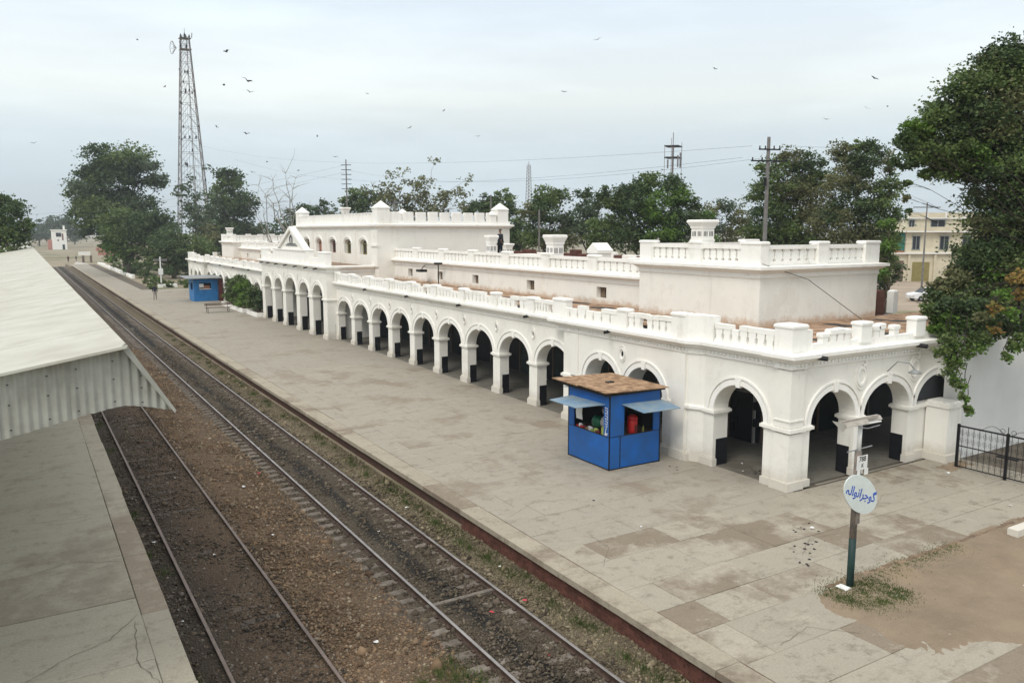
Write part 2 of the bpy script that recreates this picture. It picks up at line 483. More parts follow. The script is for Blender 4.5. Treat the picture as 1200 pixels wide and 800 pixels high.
def ring(mb, P, c, hw, zs, rise, o0, o1, p, nseg=20, ext=0.0):
    """archivolt band between offsets o0 and o1, standing p proud"""
    def pt(o, i):
        t_ = math.pi * i / nseg
        return c - (hw + o) * math.cos(t_), zs + (rise + o) * math.sin(t_)
    for i in range(nseg):
        a0, a1 = pt(o0, i), pt(o0, i + 1); b0, b1 = pt(o1, i), pt(o1, i + 1)
        mb.quad(P(a0[0], -p, a0[1]), P(a1[0], -p, a1[1]), P(b1[0], -p, b1[1]), P(b0[0], -p, b0[1]))
        mb.quad(P(b0[0], -p, b0[1]), P(b1[0], -p, b1[1]), P(b1[0], 0.01, b1[1]), P(b0[0], 0.01, b0[1]))
        mb.quad(P(a0[0], -p, a0[1]), P(a0[0], 0.01, a0[1]), P(a1[0], 0.01, a1[1]), P(a1[0], -p, a1[1]))
    for i, sg in ((0, 1), (nseg, -1)):
        a, b = pt(o0, i), pt(o1, i)
        mb.quad(P(a[0], -p, a[1]), P(b[0], -p, b[1]), P(b[0], 0.01, b[1]), P(a[0], 0.01, a[1]))

def pbox(mb, P, s0, s1, d0, d1, z0, z1):
    a = P(s0, d0, z0); b = P(s1, d1, z1)
    return mb.box(min(a[0], b[0]), max(a[0], b[0]), min(a[1], b[1]), max(a[1], b[1]), z0, z1)

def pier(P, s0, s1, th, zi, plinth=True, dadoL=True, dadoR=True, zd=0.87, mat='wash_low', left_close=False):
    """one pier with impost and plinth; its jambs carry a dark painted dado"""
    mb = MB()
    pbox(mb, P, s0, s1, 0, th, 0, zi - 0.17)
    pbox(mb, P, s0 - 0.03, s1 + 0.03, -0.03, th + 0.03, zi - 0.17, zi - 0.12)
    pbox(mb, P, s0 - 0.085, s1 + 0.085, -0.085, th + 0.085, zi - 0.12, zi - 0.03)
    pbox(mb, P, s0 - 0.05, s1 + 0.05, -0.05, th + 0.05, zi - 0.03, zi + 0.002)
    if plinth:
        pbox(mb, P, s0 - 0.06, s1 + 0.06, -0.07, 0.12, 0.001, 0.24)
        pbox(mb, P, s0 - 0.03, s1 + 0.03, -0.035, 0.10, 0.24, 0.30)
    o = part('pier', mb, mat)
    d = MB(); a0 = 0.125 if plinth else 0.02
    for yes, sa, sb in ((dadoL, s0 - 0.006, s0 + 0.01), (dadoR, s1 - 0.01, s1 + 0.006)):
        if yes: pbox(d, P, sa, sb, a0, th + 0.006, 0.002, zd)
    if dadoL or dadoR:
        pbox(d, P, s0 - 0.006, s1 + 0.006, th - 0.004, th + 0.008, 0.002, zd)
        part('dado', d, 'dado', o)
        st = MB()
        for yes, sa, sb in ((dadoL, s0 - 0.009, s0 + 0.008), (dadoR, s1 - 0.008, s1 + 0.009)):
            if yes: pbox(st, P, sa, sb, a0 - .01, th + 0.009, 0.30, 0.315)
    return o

def roundel(P, s, z, r=0.2, hole=True):
    mb = MB(); n = 16
    for k in range(n):
        t0, t1 = 2 * math.pi * k / n, 2 * math.pi * (k + 1) / n
        def q(rr, t_, d): return P(s + rr * .82 * math.cos(t_), d, z + rr * 1.15 * math.sin(t_))
        for ra, rb, p in ((r * .72, r, 0.045), (r * 1.22, r * 1.32, 0.03)):
            mb.quad(q(ra, t0, -p), q(ra, t1, -p), q(rb, t1, -p), q(rb, t0, -p))
            mb.quad(q(rb, t0, -p), q(rb, t1, -p), q(rb, t1, 0.01), q(rb, t0, 0.01))
            mb.quad(q(ra, t0, -p), q(ra, t0, 0.01), q(ra, t1, 0.01), q(ra, t1, -p))
    o = part('roundel', mb, 'trim')
    if not hole: return o
    c = MB(); c.prism([(s + r * .30 * math.cos(2 * math.pi * k / 10), z + r * .5 * math.sin(2 * math.pi * k / 10)) for k in range(10)],
                      lambda u, v, w: P(u, w, v), -0.006, 0.004)
    part('roundel_hole', c, 'black', o)
    return o

def arch_dress(P, c, hw, zs, rise):
    mb = MB()
    ring(mb, P, c, hw, zs, rise, 0.005, 0.17, 0.035)
    ring(mb, P, c, hw, zs, rise, 0.21, 0.27, 0.055)
    o = part('archivolt', mb, 'trim')
    k = MB()
    zc = zs + rise
    k.prism([(c - 0.075, zc - 0.06), (c + 0.075, zc - 0.06), (c + 0.11, zc + 0.2), (c - 0.11, zc + 0.2)], lambda u, v, w: P(u, w, v), -0.08, 0.06)
    part('keystone', k, 'trim', o)
    return o

ZS, RISE, ZT = 1.87, 0.92, 3.86
def front_half(flip):
    """the wing from the corner pavilion to the porch; flip mirrors it beyond the porch"""
    Y = (lambda y: mir(y)) if flip else (lambda y: y)
    def F(fx): return lambda s, d, z: (fx + d, Y(s), z)
    TH = 0.48
    # main arcade
    P = F(XF)
    y0 = 28.2; pitch = 3.12; pw = 0.62
    piers = [(y0 + pitch * k, y0 + pitch * k + pw) for k in range(9)]
    cuts = [25.75] + [v for p in piers for v in p][:-1]
    ops = []; s = 25.75
    for a, b in piers:
        ops.append(((s + a) / 2, (a - s) / 2, ZS, RISE)); s = b
    mb = MB(); spandrel(mb, P, 25.75, 53.75, ZT, TH, ops)
    part('arcade_wall', mb, 'wash')
    for a, b in piers:
        pier(P, a, b, TH, ZS)
    for c, hw, zs, r in ops: arch_dress(P, c, hw, zs, r)
    for a, b in piers[:-1]: roundel(P, (a + b) / 2, 3.08, 0.17)
    # section B: two narrower arches on a projecting wall
    P = F(18.10)
    opsB = [(20.92, 0.96, ZS, 0.88), (23.32, 0.97, ZS, 0.88)]
    mb = MB(); spandrel(mb, P, 18.75, 25.75, ZT + 0.002, 0.70, opsB)
    part('arcade_wall', mb, 'wash')
    for c, hw, zs, r in opsB: arch_dress(P, c, hw, zs, r)
    pier(P, 24.29, 25.75, 0.70, ZS)
    pier(P, 21.88, 22.35, 0.70, ZS)
    pier(P, 18.75, 19.96, 0.70, ZS, dadoL=False)
    roundel(P, 22.12, 3.08, 0.2)
    mb = MB(); pbox(mb, P, 18.85, 19.45, -0.09, 0.02, 0.30, 3.5); pbox(mb, P, 18.82, 19.48, -0.13, 0.02, 0.001, 0.30)
    part('pilaster', mb, 'wash_low')
    mb = MB(); pbox(mb, P, 24.75, 25.2, -0.05, 0.02, 0.30, 3.5)
    part('pilaster', mb, 'wash_low')
    # splayed link and pavilion front
    mb = MB(); yy = [Y(18.75), Y(18.30)]
    mb.prism([(18.10, yy[0]), (18.35, yy[1]), (18.95, yy[1]), (18.95, yy[0])], lambda u, v, w: (u, v, w), 0.0, ZT + 0.004)
    part('splayed_wall', mb, 'wash_low')
    mb = MB(); mb.sweep([(18.35, yy[1]), (18.10, yy[0])] if not flip else [(18.10, yy[0]), (18.35, yy[1])], [(0, ZS - .12), (.08, ZS - .12), (.08, ZS - .03), (0, ZS)])
    part('impost_band', mb, 'trim')
    P = F(18.35)
    opsC = [(16.86, 1.0, ZS - 0.03, 0.93)]
    mb = MB(); spandrel(mb, P, 15.862, 18.30, ZT + 0.006, 0.62, opsC)
    part('arcade_wall', mb, 'wash')
    arch_dress(P, *opsC[0])
    pier(P, 17.86, 18.30, 0.62, ZS - 0.03)
front_half(False)
front_half(True)

def end_wall(Yf, sign):
    """end facade; sign +1 near end (faces -Y), -1 far end"""
    P = lambda s, d, z: (s, Yf + sign * d, z)
    # corner pier (square, shared by both faces)
    mb = MB()
    def cb(o, z0, z1):
        a, b = sorted((Yf - sign * o, Yf + sign * (0.91 + o)))
        mb.box(18.35 - o, 19.25 + o, a, b, z0, z1)
    cb(0, 0, ZS - .20); cb(.03, ZS - .2, ZS - .15); cb(.09, ZS - .15, ZS - .06); cb(.05, ZS - .06, ZS - .028)
    cb(.0, ZS - .028, ZT + .008)
    # pilaster strips on the outer corner
    def strip(x0, x1, a, b, z0, z1):
        ya, yb = sorted((Yf + sign * a, Yf + sign * b)); mb.box(x0, x1, ya, yb, z0, z1)
    strip(18.28, 18.86, -.07, .48, 0.26, ZS - .21)
    strip(18.28, 18.86, -.07, .48, ZS - .02, 3.5)
    strip(18.22, 18.92, -.13, .54, 0.002, 0.26)
    strip(18.30, 19.31, -.045, .95, 0.001, 0.22)
    strip(18.22, 18.90, -.14, .52, ZS - .155, ZS - .052)
    strip(18.25, 18.88, -.10, .50, ZS + .16, ZS + .20)
    o = part('corner_pier', mb, 'wash_low')
    d = MB()
    a, b = sorted((Yf + sign * .15, Yf + sign * .915)); d.box(19.245, 19.257, a, b, .002, .87)
    part('dado', d, 'dado', o)
    ops = [(20.27, 1.02, ZS - .03, .93), (22.86, 1.16, ZS - .03, .93), (25.56, 1.16, ZS - .03, .93)]
    mb = MB(); spandrel(mb, P, 19.25, 31.8, ZT + .001, .55, ops)
    part('end_arcade_wall', mb, 'wash')
    for q in ops: arch_dress(P, *q)
    pier(P, 21.29, 21.70, .55, ZS - .03)
    pier(P, 24.02, 24.40, .55, ZS - .03, dadoR=False)
    mb = MB(); pbox(mb, P, 24.40, 31.8, 0.04, .50, 0, ZS - .03); pbox(mb, P, 24.40, 31.8, -.03, .1, 0.001, .3); pbox(mb, P, 24.46, 31.8, -.05, .52, ZS - .13, ZS - .028)
    part('infill_wall', mb, 'wash_low')
    mb = MB(); pbox(mb, P, 24.42, 26.7, .30, .36, ZS - .02, 3.0); part('arch_infill', mb, 'inner')
    roundel(P, 21.50, 3.06, .27, False); roundel(P, 24.22, 3.06, .27, False)
    for s_ in (21.5, 24.22):
        mb = MB(); mb.tube([P(s_ + .06, -.03, 3.36), P(s_ + .16, -.05, 3.46), P(s_ + .12, -.03, 3.58), P(s_ + .24, -.02, 3.68)], .03, 5); part('plaster_ornament', mb, 'trim')
    mb = MB(); pbox(mb, P, 25.0, 25.75, -.75, -.002, 0, 1.78); pbox(mb, P, 24.95, 25.80, -.80, -.003, 1.78, 1.90); pbox(mb, P, 25.05, 25.7, -.7, -.004, 1.90, 1.96)
    pbox(mb, P, 24.94, 25.82, -.81, -.002, .001, .25)
    part('buttress_pier', mb, 'wash_low')
end_wall(14.95, 1)
end_wall(mir(14.95), -1)

# porch: five taller arches
P = fr(XP)
PZ, PT = 2.80, 4.90
pops = [(55.4, 1.13, PZ, .90), (58.6, 1.13, PZ, .90), (62.0, 1.42, PZ, 1.08), (65.4, 1.13, PZ, .90), (68.6, 1.13, PZ, .90)]
mb = MB(); spandrel(mb, P, 53.4, 70.6, PT, .55, pops); part('porch_wall', mb, 'wash')
edges = [53.4] + [v for c, hw, _, _ in pops for v in (c - hw, c + hw)] + [70.6]
for i in range(0, len(edges), 2):
    a, b = edges[i], edges[i + 1]
    pier(P, a, b, .55, PZ, dadoL=i > 0, dadoR=i < 10, zd=1.05)
for q in pops: arch_dress(P, *q)
for s in (57.0, 60.15, 63.85, 67.0):
    mb = MB()
    for k in range(-3, 4):
        mb.tube([P(s + .03 * k, -.02, 3.75), P(s + .05 * k, -.05, 4.0 + .03 * (3 - abs(k))), P(s + .09 * k, -.02, 4.25)], .012, 4)
    part('plaster_ornament', mb, 'trim')
for ya, yb in ((53.4, 53.95), (70.05, 70.6)):
    mb = MB(); mb.box(18.30, 21.2, ya, yb, 0, PT); mb.box(18.302, 18.9, ya - .07 if ya < 60 else ya, yb if ya < 60 else yb + .07, PZ - .12, PZ - .02)
    part('porch_side_wall', mb, 'wash')

# cornices and parapets, mitred round every corner
def cornice(path, z, name='cornice', deep=.30):
    pr_ = [(-.02, z - .34), (.04, z - .34), (.06, z - .29), (.06, z - .27), (.03, z - .26), (.03, z - .18), (.10, z - .13), (.16, z - .08),
           (deep - .03, z - .02), (deep, z), (deep, z + .10), (deep - .05, z + .115), (-.02, z + .13)]
    mb = MB(); mb.sweep(path, pr_); return part(name, mb, 'trim')
def dentils(path, z):
    mb = MB()
    for (a, b) in zip(path, path[1:]):
        a = Vector(a); b = Vector(b); d = (b - a); n_ = Vector((-d.y, d.x)).normalized(); L_ = d.length; d.normalize()
        k = int(L_ / .16)
        for i in range(k):
            p = a + d * (i + .5) * .16
            q0 = p + n_ * .0 - d * .04; 
            vs = [(p - d * .04 - n_ * .01), (p + d * .04 - n_ * .01), (p + d * .04 + n_ * .07), (p - d * .04 + n_ * .07)]
            mb.add([(v.x, v.y, z - .25) for v in vs] + [(v.x, v.y, z - .18) for v in vs],
                   [(0, 1, 2, 3), (4, 7, 6, 5), (0, 4, 5, 1), (1, 5, 6, 2), (2, 6, 7, 3), (3, 7, 4, 0)])
    o = part('dentil_course', mb, 'trim'); o['kind'] = 'stuff'
path_near = [(31.8, 14.95), (18.86, 14.95), (18.86, 14.88), (18.28, 14.88), (18.28, 15.44), (18.35, 15.44), (18.35, 18.30), (18.10, 18.75), (18.10, 26.2), (18.45, 26.2), (18.45, 53.4)]
path_far = [(x, mir(y)) for x, y in path_near][::-1]
for pth in (path_near, path_far):
    cornice(pth, 3.87); dentils(pth, 3.87)
path_porch = [(21.2, 53.4), (XP, 53.4), (XP, 70.6), (21.2, 70.6)]
cornice(path_porch, 4.93)

# roof slabs over the verandahs
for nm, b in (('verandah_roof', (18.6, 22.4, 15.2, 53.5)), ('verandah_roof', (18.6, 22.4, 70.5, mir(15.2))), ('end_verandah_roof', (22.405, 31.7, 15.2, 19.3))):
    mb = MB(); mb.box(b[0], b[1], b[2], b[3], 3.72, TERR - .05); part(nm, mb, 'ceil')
    # uneven earth finish
    nx, ny = max(2, int((b[1] - b[0]) / .3)), max(2, int((b[3] - b[2]) / .4)); vs = []; fs = []
    for j in range(ny + 1):
        for i in range(nx + 1):
            x = b[0] + (b[1] - b[0]) * i / nx; y = b[2] + (b[3] - b[2]) * j / ny
            vs.append((x, y, TERR - .02 + .05 * math.sin(x * 2.1 + y * .7) * math.sin(y * 1.3) + random.uniform(-.015, .02)))
    for j in range(ny):
        for i in range(nx):
            k = j * (nx + 1) + i; fs.append((k, k + 1, k + nx + 2, k + nx + 1))
    mb = MB(); mb.add(vs, fs); part('earth_roofing', mb, 'terrace', smooth=True)
mb = MB(); mb.box(18.2, 21.3, 53.6, 70.4, 4.72, 4.98); part('porch_roof', mb, 'roofdirt')

# balustrades
_bm = {}
def bal_mesh(kind, sp, h, along_x):
    """a pierced-parapet baluster: broad block with slots shaped by its waist; shared between alike bays"""
    key = (kind, round(sp, 2), round(h, 2), along_x)
    if key in _bm: return _bm[key]
    e, m_ = max(.05, sp / 2 - .080), sp / 2 - (.034 if kind == 'up' else .022)
    if kind == 'up': pr_ = [(e, 0), (e, .13), (m_, .20), (m_, .45), (m_ - .02, .50), (m_, .55), (m_, .80), (e, .87), (e, 1)]
    else: e = sp / 2 - .055; pr_ = [(m_, 0), (m_, .10), (e, .14), (e, .48), (m_ - .006, .58), (m_ - .006, 1)]
    out = [(u, v * h) for u, v in pr_]; out = out + [(-u, v) for u, v in out[::-1]]
    mb = MB(); fn = (lambda u, v, w: (u, w, v)) if along_x else (lambda u, v, w: (w, u, v))
    mb.prism(out, fn, *((-.05, .05) if kind == 'up' else (-.085, .085)))
    me = mb.mesh('baluster'); me.materials.append(M['trim']); _bm[key] = me; return me
BM_LOW, BM_UP = 'low', 'up'
n_bal = [0]
far_bal = []
def balustrade(P, s0, s1, z, h, n, me, rail=True, missing=(), broken=False, far=False, zt=None):
    """sill, balusters, top rail between two pedestals"""
    mb = MB(); lo, hi = sorted((s0, s1))
    pbox(mb, P, lo, hi, -.11, .11, z, z + .07); part('sill_course', mb, 'trim')
    for k in range(n):
        if k in missing: continue
        s = s0 + (s1 - s0) * (k + .5) / n
        p = P(s, 0, z + .07)
        q_ = P(s + .1, 0, z); along_x = abs(q_[0] - p[0]) > .05
        if far:
            far_bal.append((p, h, me, abs(s1 - s0) / n, along_x)); continue
        link('baluster', bal_mesh(me, abs(s1 - s0) / n, h, along_x), ST, p); n_bal[0] += 1
    zr = z + .07 + h
    if rail:
        if broken:
            w = (s1 - s0) / n; k = 0
            while k < n:
                m_ = random.choice((1, 2, 2, 3))
                if random.random() < .83:
                    mb = MB(); dz = random.uniform(-.02, .02)
                    a, b = sorted((s0 + w * k + .02 * w, min(s0 + w * (k + m_), s1) - .03 * w if w > 0 else max(s0 + w * (k + m_), s1)))
                    pbox(mb, P, a, b, -.105 + random.uniform(-.015, .015), .105, zr + dz, zr + .15 + dz); part('top_rail', mb, 'trim')
                k += m_
        else:
            mb = MB(); pbox(mb, P, lo, hi, -.11, .11, zr, zr + .14); part('top_rail', mb, 'trim')

def pedestal(P, s, w, z, h, dep=.17):
    mb = MB()
    a = P(s - w / 2, -dep, z); b = P(s + w / 2, dep, z)
    x0, x1 = sorted((a[0], b[0])); y0, y1 = sorted((a[1], b[1]))
    mb.box(x0, x1, y0, y1, z, z + h - .1); mb.bbox(x0 - .03, x1 + .03, y0 - .03, y1 + .03, z + h - .1, z + h, .035)
    return part('pedestal', mb, 'trim')

ZL = 4.0
for flip in (False, True):
    Y = mir if flip else (lambda y: y)
    P = (lambda f: (lambda s, d, z: (18.45 + d, f(s), z)))(Y)
    ped = [28.51 + 3.12 * k for k in range(8)]
    allp = [(26.35, .85)] + [(p, .46) for p in ped] + [(53.2, .35)]
    for p, w in allp: pedestal(P, p, w, ZL, .66 if w < .8 else .76)
    for (p, w), (q, v) in zip(allp, allp[1:]):
        balustrade(P, p + w / 2 + .03, q - v / 2 - .03, ZL, .37, 7, BM_LOW, broken=True, far=flip, missing=() if random.random() < .5 else (random.randrange(7),))
    P = (lambda f: (lambda s, d, z: (18.2 + d, f(s), z)))(Y)
    allp = [(19.25, .62), (22.12, .46), (25.92, .001)]
    for p, w in allp[:-1]: pedestal(P, p, w, ZL, .70 if p > 20 else .80)
    for (p, w), (q, v) in zip(allp, allp[1:]):
        balustrade(P, p + w / 2 + .03, q - v / 2 - .03, ZL, .37, 7, BM_LOW, broken=True, far=flip, missing=(4,) if p < 20 else ())
    # splayed pedestal block over the link
    mb = MB(); mb.prism([(18.02, Y(18.95)), (18.02, Y(18.78)), (18.27, Y(18.25)), (18.27, Y(17.95)), (18.6, Y(17.95)), (18.6, Y(18.95))], lambda u, v, w: (u, v, w), ZL, ZL + .78)
    part('pedestal', mb, 'trim')
    P = (lambda f: (lambda s, d, z: (18.42 + d, f(s), z)))(Y)
    balustrade(P, 17.92, 15.6, ZL, .37, 7, BM_LOW, broken=True, far=flip)
    mb = MB(); ys = sorted((Y(14.92), Y(15.55))); mb.box(18.28, 18.90, ys[0], ys[1], ZL - .01, ZL + .7); mb.bbox(18.25, 18.93, ys[0] - .03, ys[1] + .03, ZL + .7, ZL + .8, .04)
    mb.box(18.90, 19.2, ys[0] + .05, ys[0] + .35, ZL, ZL + .62); part('pedestal', mb, 'trim')
    # end parapet, ragged
    P = (lambda f: (lambda s, d, z: (s, f(15.05 + d), z)))(Y)
    mb = MB(); pbox(mb, P, 19.2, 31.7, -.10, .10, ZL - .005, ZL + .20); part('parapet_kerb', mb, 'trim')
    for x in (21.55, 24.3, 27.2, 30.2): pedestal(P, x, .5, ZL + .1, .62)
    for x in (19.75, 20.12, 20.45, 20.78, 22.15, 22.42, 23.15, 25.4, 26.0, 28.3, 29.1):
        if flip: continue
        mb = MB(); a, b = P(x - .15, -.11, 0), P(x + .15, .11, 0)
        y0, y1 = sorted((a[1], b[1])); hh = random.uniform(.30, .42)
        mb.box(x - .12, x + .12, y0 + .02, y1 - .02, ZL + .19, ZL + .19 + hh * .6)
        mb.bbox(x - .16, x + .16, y0, y1, ZL + .19 + hh * .6, ZL + .19 + hh, .03); part('parapet_stub', mb, 'trim')

# porch parapet and pediment
P = fr(17.95)
for a, b in ((53.6, 58.3), (65.7, 70.4)):
    lo, hi = (a, b)
    mb = MB(); pbox(mb, P, lo, hi, -.12, .12, 5.02, 5.55); part('parapet_wall', mb, 'trim')
for s, w, h in ((54.3, 1.7, .95), (57.6, .9, 1.05), (66.4, .9, 1.05), (69.7, 1.7, .95)):
    pedestal(P, s, w, 5.05, h, .2)
mb = MB(); pbox(mb, P, 58.0, 66.0, -.15, .25, 5.03, 5.95); pbox(mb, P, 57.9, 66.1, -.22, .25, 5.95, 6.05); part('pediment_base', mb, 'trim')
mb = MB(); mb.prism([(58.7, 6.04), (65.3, 6.04), (62.0, 7.45)], lambda u, v, w: P(u, w, v), -.02, .2)
o = part('pediment', mb, 'wash')
for sg in (-1, 1):
    mb = MB(); mb.prism([(62 + sg * 3.75, 6.05), (62 + sg * 3.35, 6.05), (62, 7.50), (62, 7.78)], lambda u, v, w: P(u, w, v), -.18 - .002 * sg, .3); part('raking_cornice', mb, 'trim', o)
mb = MB()
for z_, w_ in ((6.30, 1.5), (6.42, 1.1)): pbox(mb, P, 62 - w_, 62 + w_, -.06, 0, z_, z_ + .06)
mb.tube([P(61.75, -.05, 6.5), P(61.7, -.06, 6.9), P(62, -.06, 7.1), P(62.3, -.06, 6.9), P(62.25, -.05, 6.5)], .05, 5)
part('pediment_relief', mb, 'inner', o)
for s in (55.0, 57.2, 59.8, 62.4, 65, 67.5, 69.5):
    mb = MB(); mb.tube([P(s, -.2, 4.86), P(s, -.62, 4.78)], .05, 8); part('rain_spout', mb, 'black')
for y in (22.6, 28.56, 34.7, 40.9, 47.2, mir(22.6), mir(28.56), mir(34.7), mir(40.9), mir(47.2)):
    x = 18.1 if (y < 26 or y > 98) else 18.45
    mb = MB(); mb.tube([(x - .15, y, 3.86), (x - .46, y, 3.82)], .06, 8); part('rain_spout', mb, 'black')
for x in (19.1, 23.9):
    mb = MB(); mb.tube([(x, 14.82, 3.86), (x + .12, 14.45, 3.84)], .07, 8); part('rain_spout', mb, 'black')

# upper pavilions
def box_walls(mb, x0, x1, y0, y1, z0, z1): mb.box(x0, x1, y0, y1, z0, z1)
for flip in (False, True):
    Y = mir if flip else (lambda y: y)
    y0, y1 = sorted((Y(19.1), Y(25.4)))
    mb = MB(); mb.box(21.6, 28.1, y0, y1, 3.9, 6.16); part('pavilion_wall', mb, 'wash_up')
    loop = [(28.1, y0), (21.6, y0), (21.6, y1), (28.1, y1)]
    pr_ = [(-.02, 5.78), (.03, 5.78), (.05, 5.84), (.03, 5.86), (.03, 5.94), (.10, 5.99), (.22, 6.07), (.30, 6.09), (.30, 6.19), (-.02, 6.22)]
    mb = MB(); mb.sweep(loop, pr_, closed=True); part('cornice', mb, 'trim')
    mb = MB(); mb.box(21.7, 28.0, y0 + .1, y1 - .1, 6.15, 6.24); part('pavilion_roof', mb, 'roofdirt')
    z = 6.21
    for Pf, a, b, peds in ((lambda s, d, z: (21.78 + d, s, z), y0, y1, ((y0 + .45, .9), ((y0 + y1) / 2, .6), (y1 - .35, .7))),
                           (lambda s, d, z: (s, y0 + .18 + d, z), 21.6, 28.1, ((24.85, .55), (27.7, .85))),
                           (lambda s, d, z: (s, y1 - .18 + d, z), 21.6, 28.1, ((24.85, .55), (27.7, .85)))):
        for s, w in peds: pedestal(Pf, s, w, z, .84, .19)
        ed = [p for p in peds]
        if len(ed) == 3: spans = [(ed[0][0] + ed[0][1] / 2, ed[1][0] - ed[1][1] / 2), (ed[1][0] + ed[1][1] / 2, ed[2][0] - ed[2][1] / 2)]
        else: spans = [(22.5 if False else 22.0, ed[0][0] - ed[0][1] / 2), (ed[0][0] + ed[0][1] / 2, ed[1][0] - ed[1][1] / 2)]
        for a_, b_ in spans:
            balustrade(Pf, a_, b_, z + .08, .42, 6, BM_UP, far=flip or (Pf(0, 0, 0)[1] == y1 - .18 and False))
            mb = MB(); pbox(mb, Pf, a_, b_, -.12, .12, z - .02, z + .085); part('sill_course', mb, 'trim')
def chimney(x, y, z, s=1.0, hs=1.0):
    mb = MB(); Z = lambda v: z + v * s * hs
    for r, a, b in ((.50, 0, .20), (.42, .20, .30), (.44, .30, .36), (.40, .36, .78), (.44, .78, .84)):
        mb.box(x - r * s, x + r * s, y - r * s, y + r * s, Z(a), Z(b) + .0005)
    r0, r1 = .44 * s, .56 * s
    mb.add([(x - r0, y - r0, Z(.84)), (x + r0, y - r0, Z(.84)), (x + r0, y + r0, Z(.84)), (x - r0, y + r0, Z(.84)), (x - r1, y - r1, Z(1.0)), (x + r1, y - r1, Z(1.0)), (x + r1, y + r1, Z(1.0)), (x - r1, y + r1, Z(1.0))],
           [(0, 1, 5, 4), (1, 2, 6, 5), (2, 3, 7, 6), (3, 0, 4, 7), (0, 3, 2, 1), (4, 5, 6, 7)])
    mb.bbox(x - r1 - .01, x + r1 + .01, y - r1 - .01, y + r1 + .01, Z(1.0), Z(1.10), .035)
    o = part('chimney', mb, 'trim')
    h = MB()
    for k in range(-3, 4):
        if k == 0: continue
        q = k * .095 * s
        h.box(x - .402 * s, x - .395 * s, y + q - .026 * s, y + q + .026 * s, Z(.48), Z(.66))
        h.box(x + q - .026 * s, x + q + .026 * s, y - .402 * s, y - .395 * s, Z(.48), Z(.66))
    part('smoke_vents', h, 'black', o)['kind'] = 'stuff'
chimney(21.95, 22.25, 6.75, .74, 1.32); chimney(21.95, mir(22.25), 6.75, .74, 1.32)

# long upper walls between pavilions and the central block
for flip in (False, True):
    Y = mir if flip else (lambda y: y)
    y0, y1 = sorted((Y(25.4), Y(52.5)))
    P = lambda s, d, z: (22.4 + d, s, z)
    # wall with small square windows: built as piers between openings
    wins = sorted(Y(v) for v in (28.95, 34.9, 40.8, 45.4, 49.9))
    mb = MB(); cur = y0; w0, w1 = 4.40, 4.90
    pbox(mb, P, y0, y1, 0, .3, 3.9, w0); pbox(mb, P, y0, y1, 0, .3, w1, 5.5)
    for w in wins:
        pbox(mb, P, cur, w - .36, 0, .3, w0, w1); cur = w + .36
    pbox(mb, P, cur, y1, 0, .3, w0, w1)
    part('upper_wall', mb, 'wash_up')
    for w in wins:
        f = MB()
        pbox(f, P, w - .36, w + .36, .24, .28, w0, w1); o = part('clerestory_window', f, 'door_brown')
        g = MB(); pbox(g, P, w - .36, w + .36, .18, .23, w1 - .07, w1 - .001); pbox(g, P, w - .02, w + .02, .20, .238, w0, w1 - .071); part('window_bar', g, 'wood', o)
    z = 5.40
    pr_ = [(-.02, z - .3), (.03, z - .3), (.05, z - .24), (.03, z - .22), (.03, z - .12), (.10, z - .07), (.22, z - .01), (.28, z), (.28, z + .10), (-.3, z + .14)]
    mb = MB(); mb.sweep([(22.4, y0), (22.4, y1)], pr_); part('cornice', mb, 'trim')
    P = lambda s, d, z: (22.5 + d, s, z)
    n = 7; step = (y1 - y0) / n
    for k in range(n):
        a = y0 + step * k; b = a + step
        pedestal(P, a + .35 if k else a + .3, .62, 5.5, .84, .17)
        balustrade(P, a + .70, b + .02, 5.58, .42, 7, BM_UP, far=flip)
        mb = MB(); pbox(mb, P, a + .66, b + .04, -.12, .12, 5.5, 5.585); part('sill_course', mb, 'trim')
# body of the station behind, roofs, back parapet
for y0, y1 in ((25.4, 52.5), (71.5, mir(25.4))):
    mb = MB(); mb.box(22.7, 31.8, y0, y1, 3.9, 5.5); part('hall_block', mb, 'wash')
    mb = MB(); mb.box(22.71, 31.75, y0 + .02, y1 - .02, 5.45, 5.58); part('flat_roof', mb, 'roofdirt')
    n = int((y1 - y0) / 1.9)
    for k in range(n):
        yy = y0 + .9 + k * 1.9
        if random.random() < .62:
            mb = MB(); h = random.uniform(.35, .8); w = random.uniform(.3, .75); mb.bbox(31.2, 31.6, yy - w, yy + w, 5.56, 5.56 + h, .04); part('back_parapet_block', mb, random.choice(('trim', 'wash', 'brick', 'brick')))
    mb = MB(); mb.box(31.25, 31.5, y0, y1, 5.54, 5.95); part('back_parapet', mb, 'brick')
for a_, b_ in ((19.2, 53.0), (71.0, mir(19.2))):
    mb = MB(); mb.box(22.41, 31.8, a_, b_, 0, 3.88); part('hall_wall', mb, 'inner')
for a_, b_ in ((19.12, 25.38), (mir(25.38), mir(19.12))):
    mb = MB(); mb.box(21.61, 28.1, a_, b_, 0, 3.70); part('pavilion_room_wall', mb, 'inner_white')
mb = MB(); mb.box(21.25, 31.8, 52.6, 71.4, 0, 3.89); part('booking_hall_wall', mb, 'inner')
for x, y, s, h_ in ((22.95, 33.5, .78, 1.9), (23.3, 40.5, .55, 2.6), (28, 46.5, .6, 1.5), (27, 30.5, .5, 1.4)): chimney(x, y, 5.6, s, h_)
mb = MB(); mb.box(23.6, 24.4, 30.8, 31.6, 5.56, 6.35); mb.prism([(30.75, 6.35), (31.65, 6.35), (31.65, 6.5), (31.2, 6.85), (30.75, 6.5)], lambda u, v, w: (w, u, v), 23.55, 24.45); part('roof_vent_house', mb, 'trim')
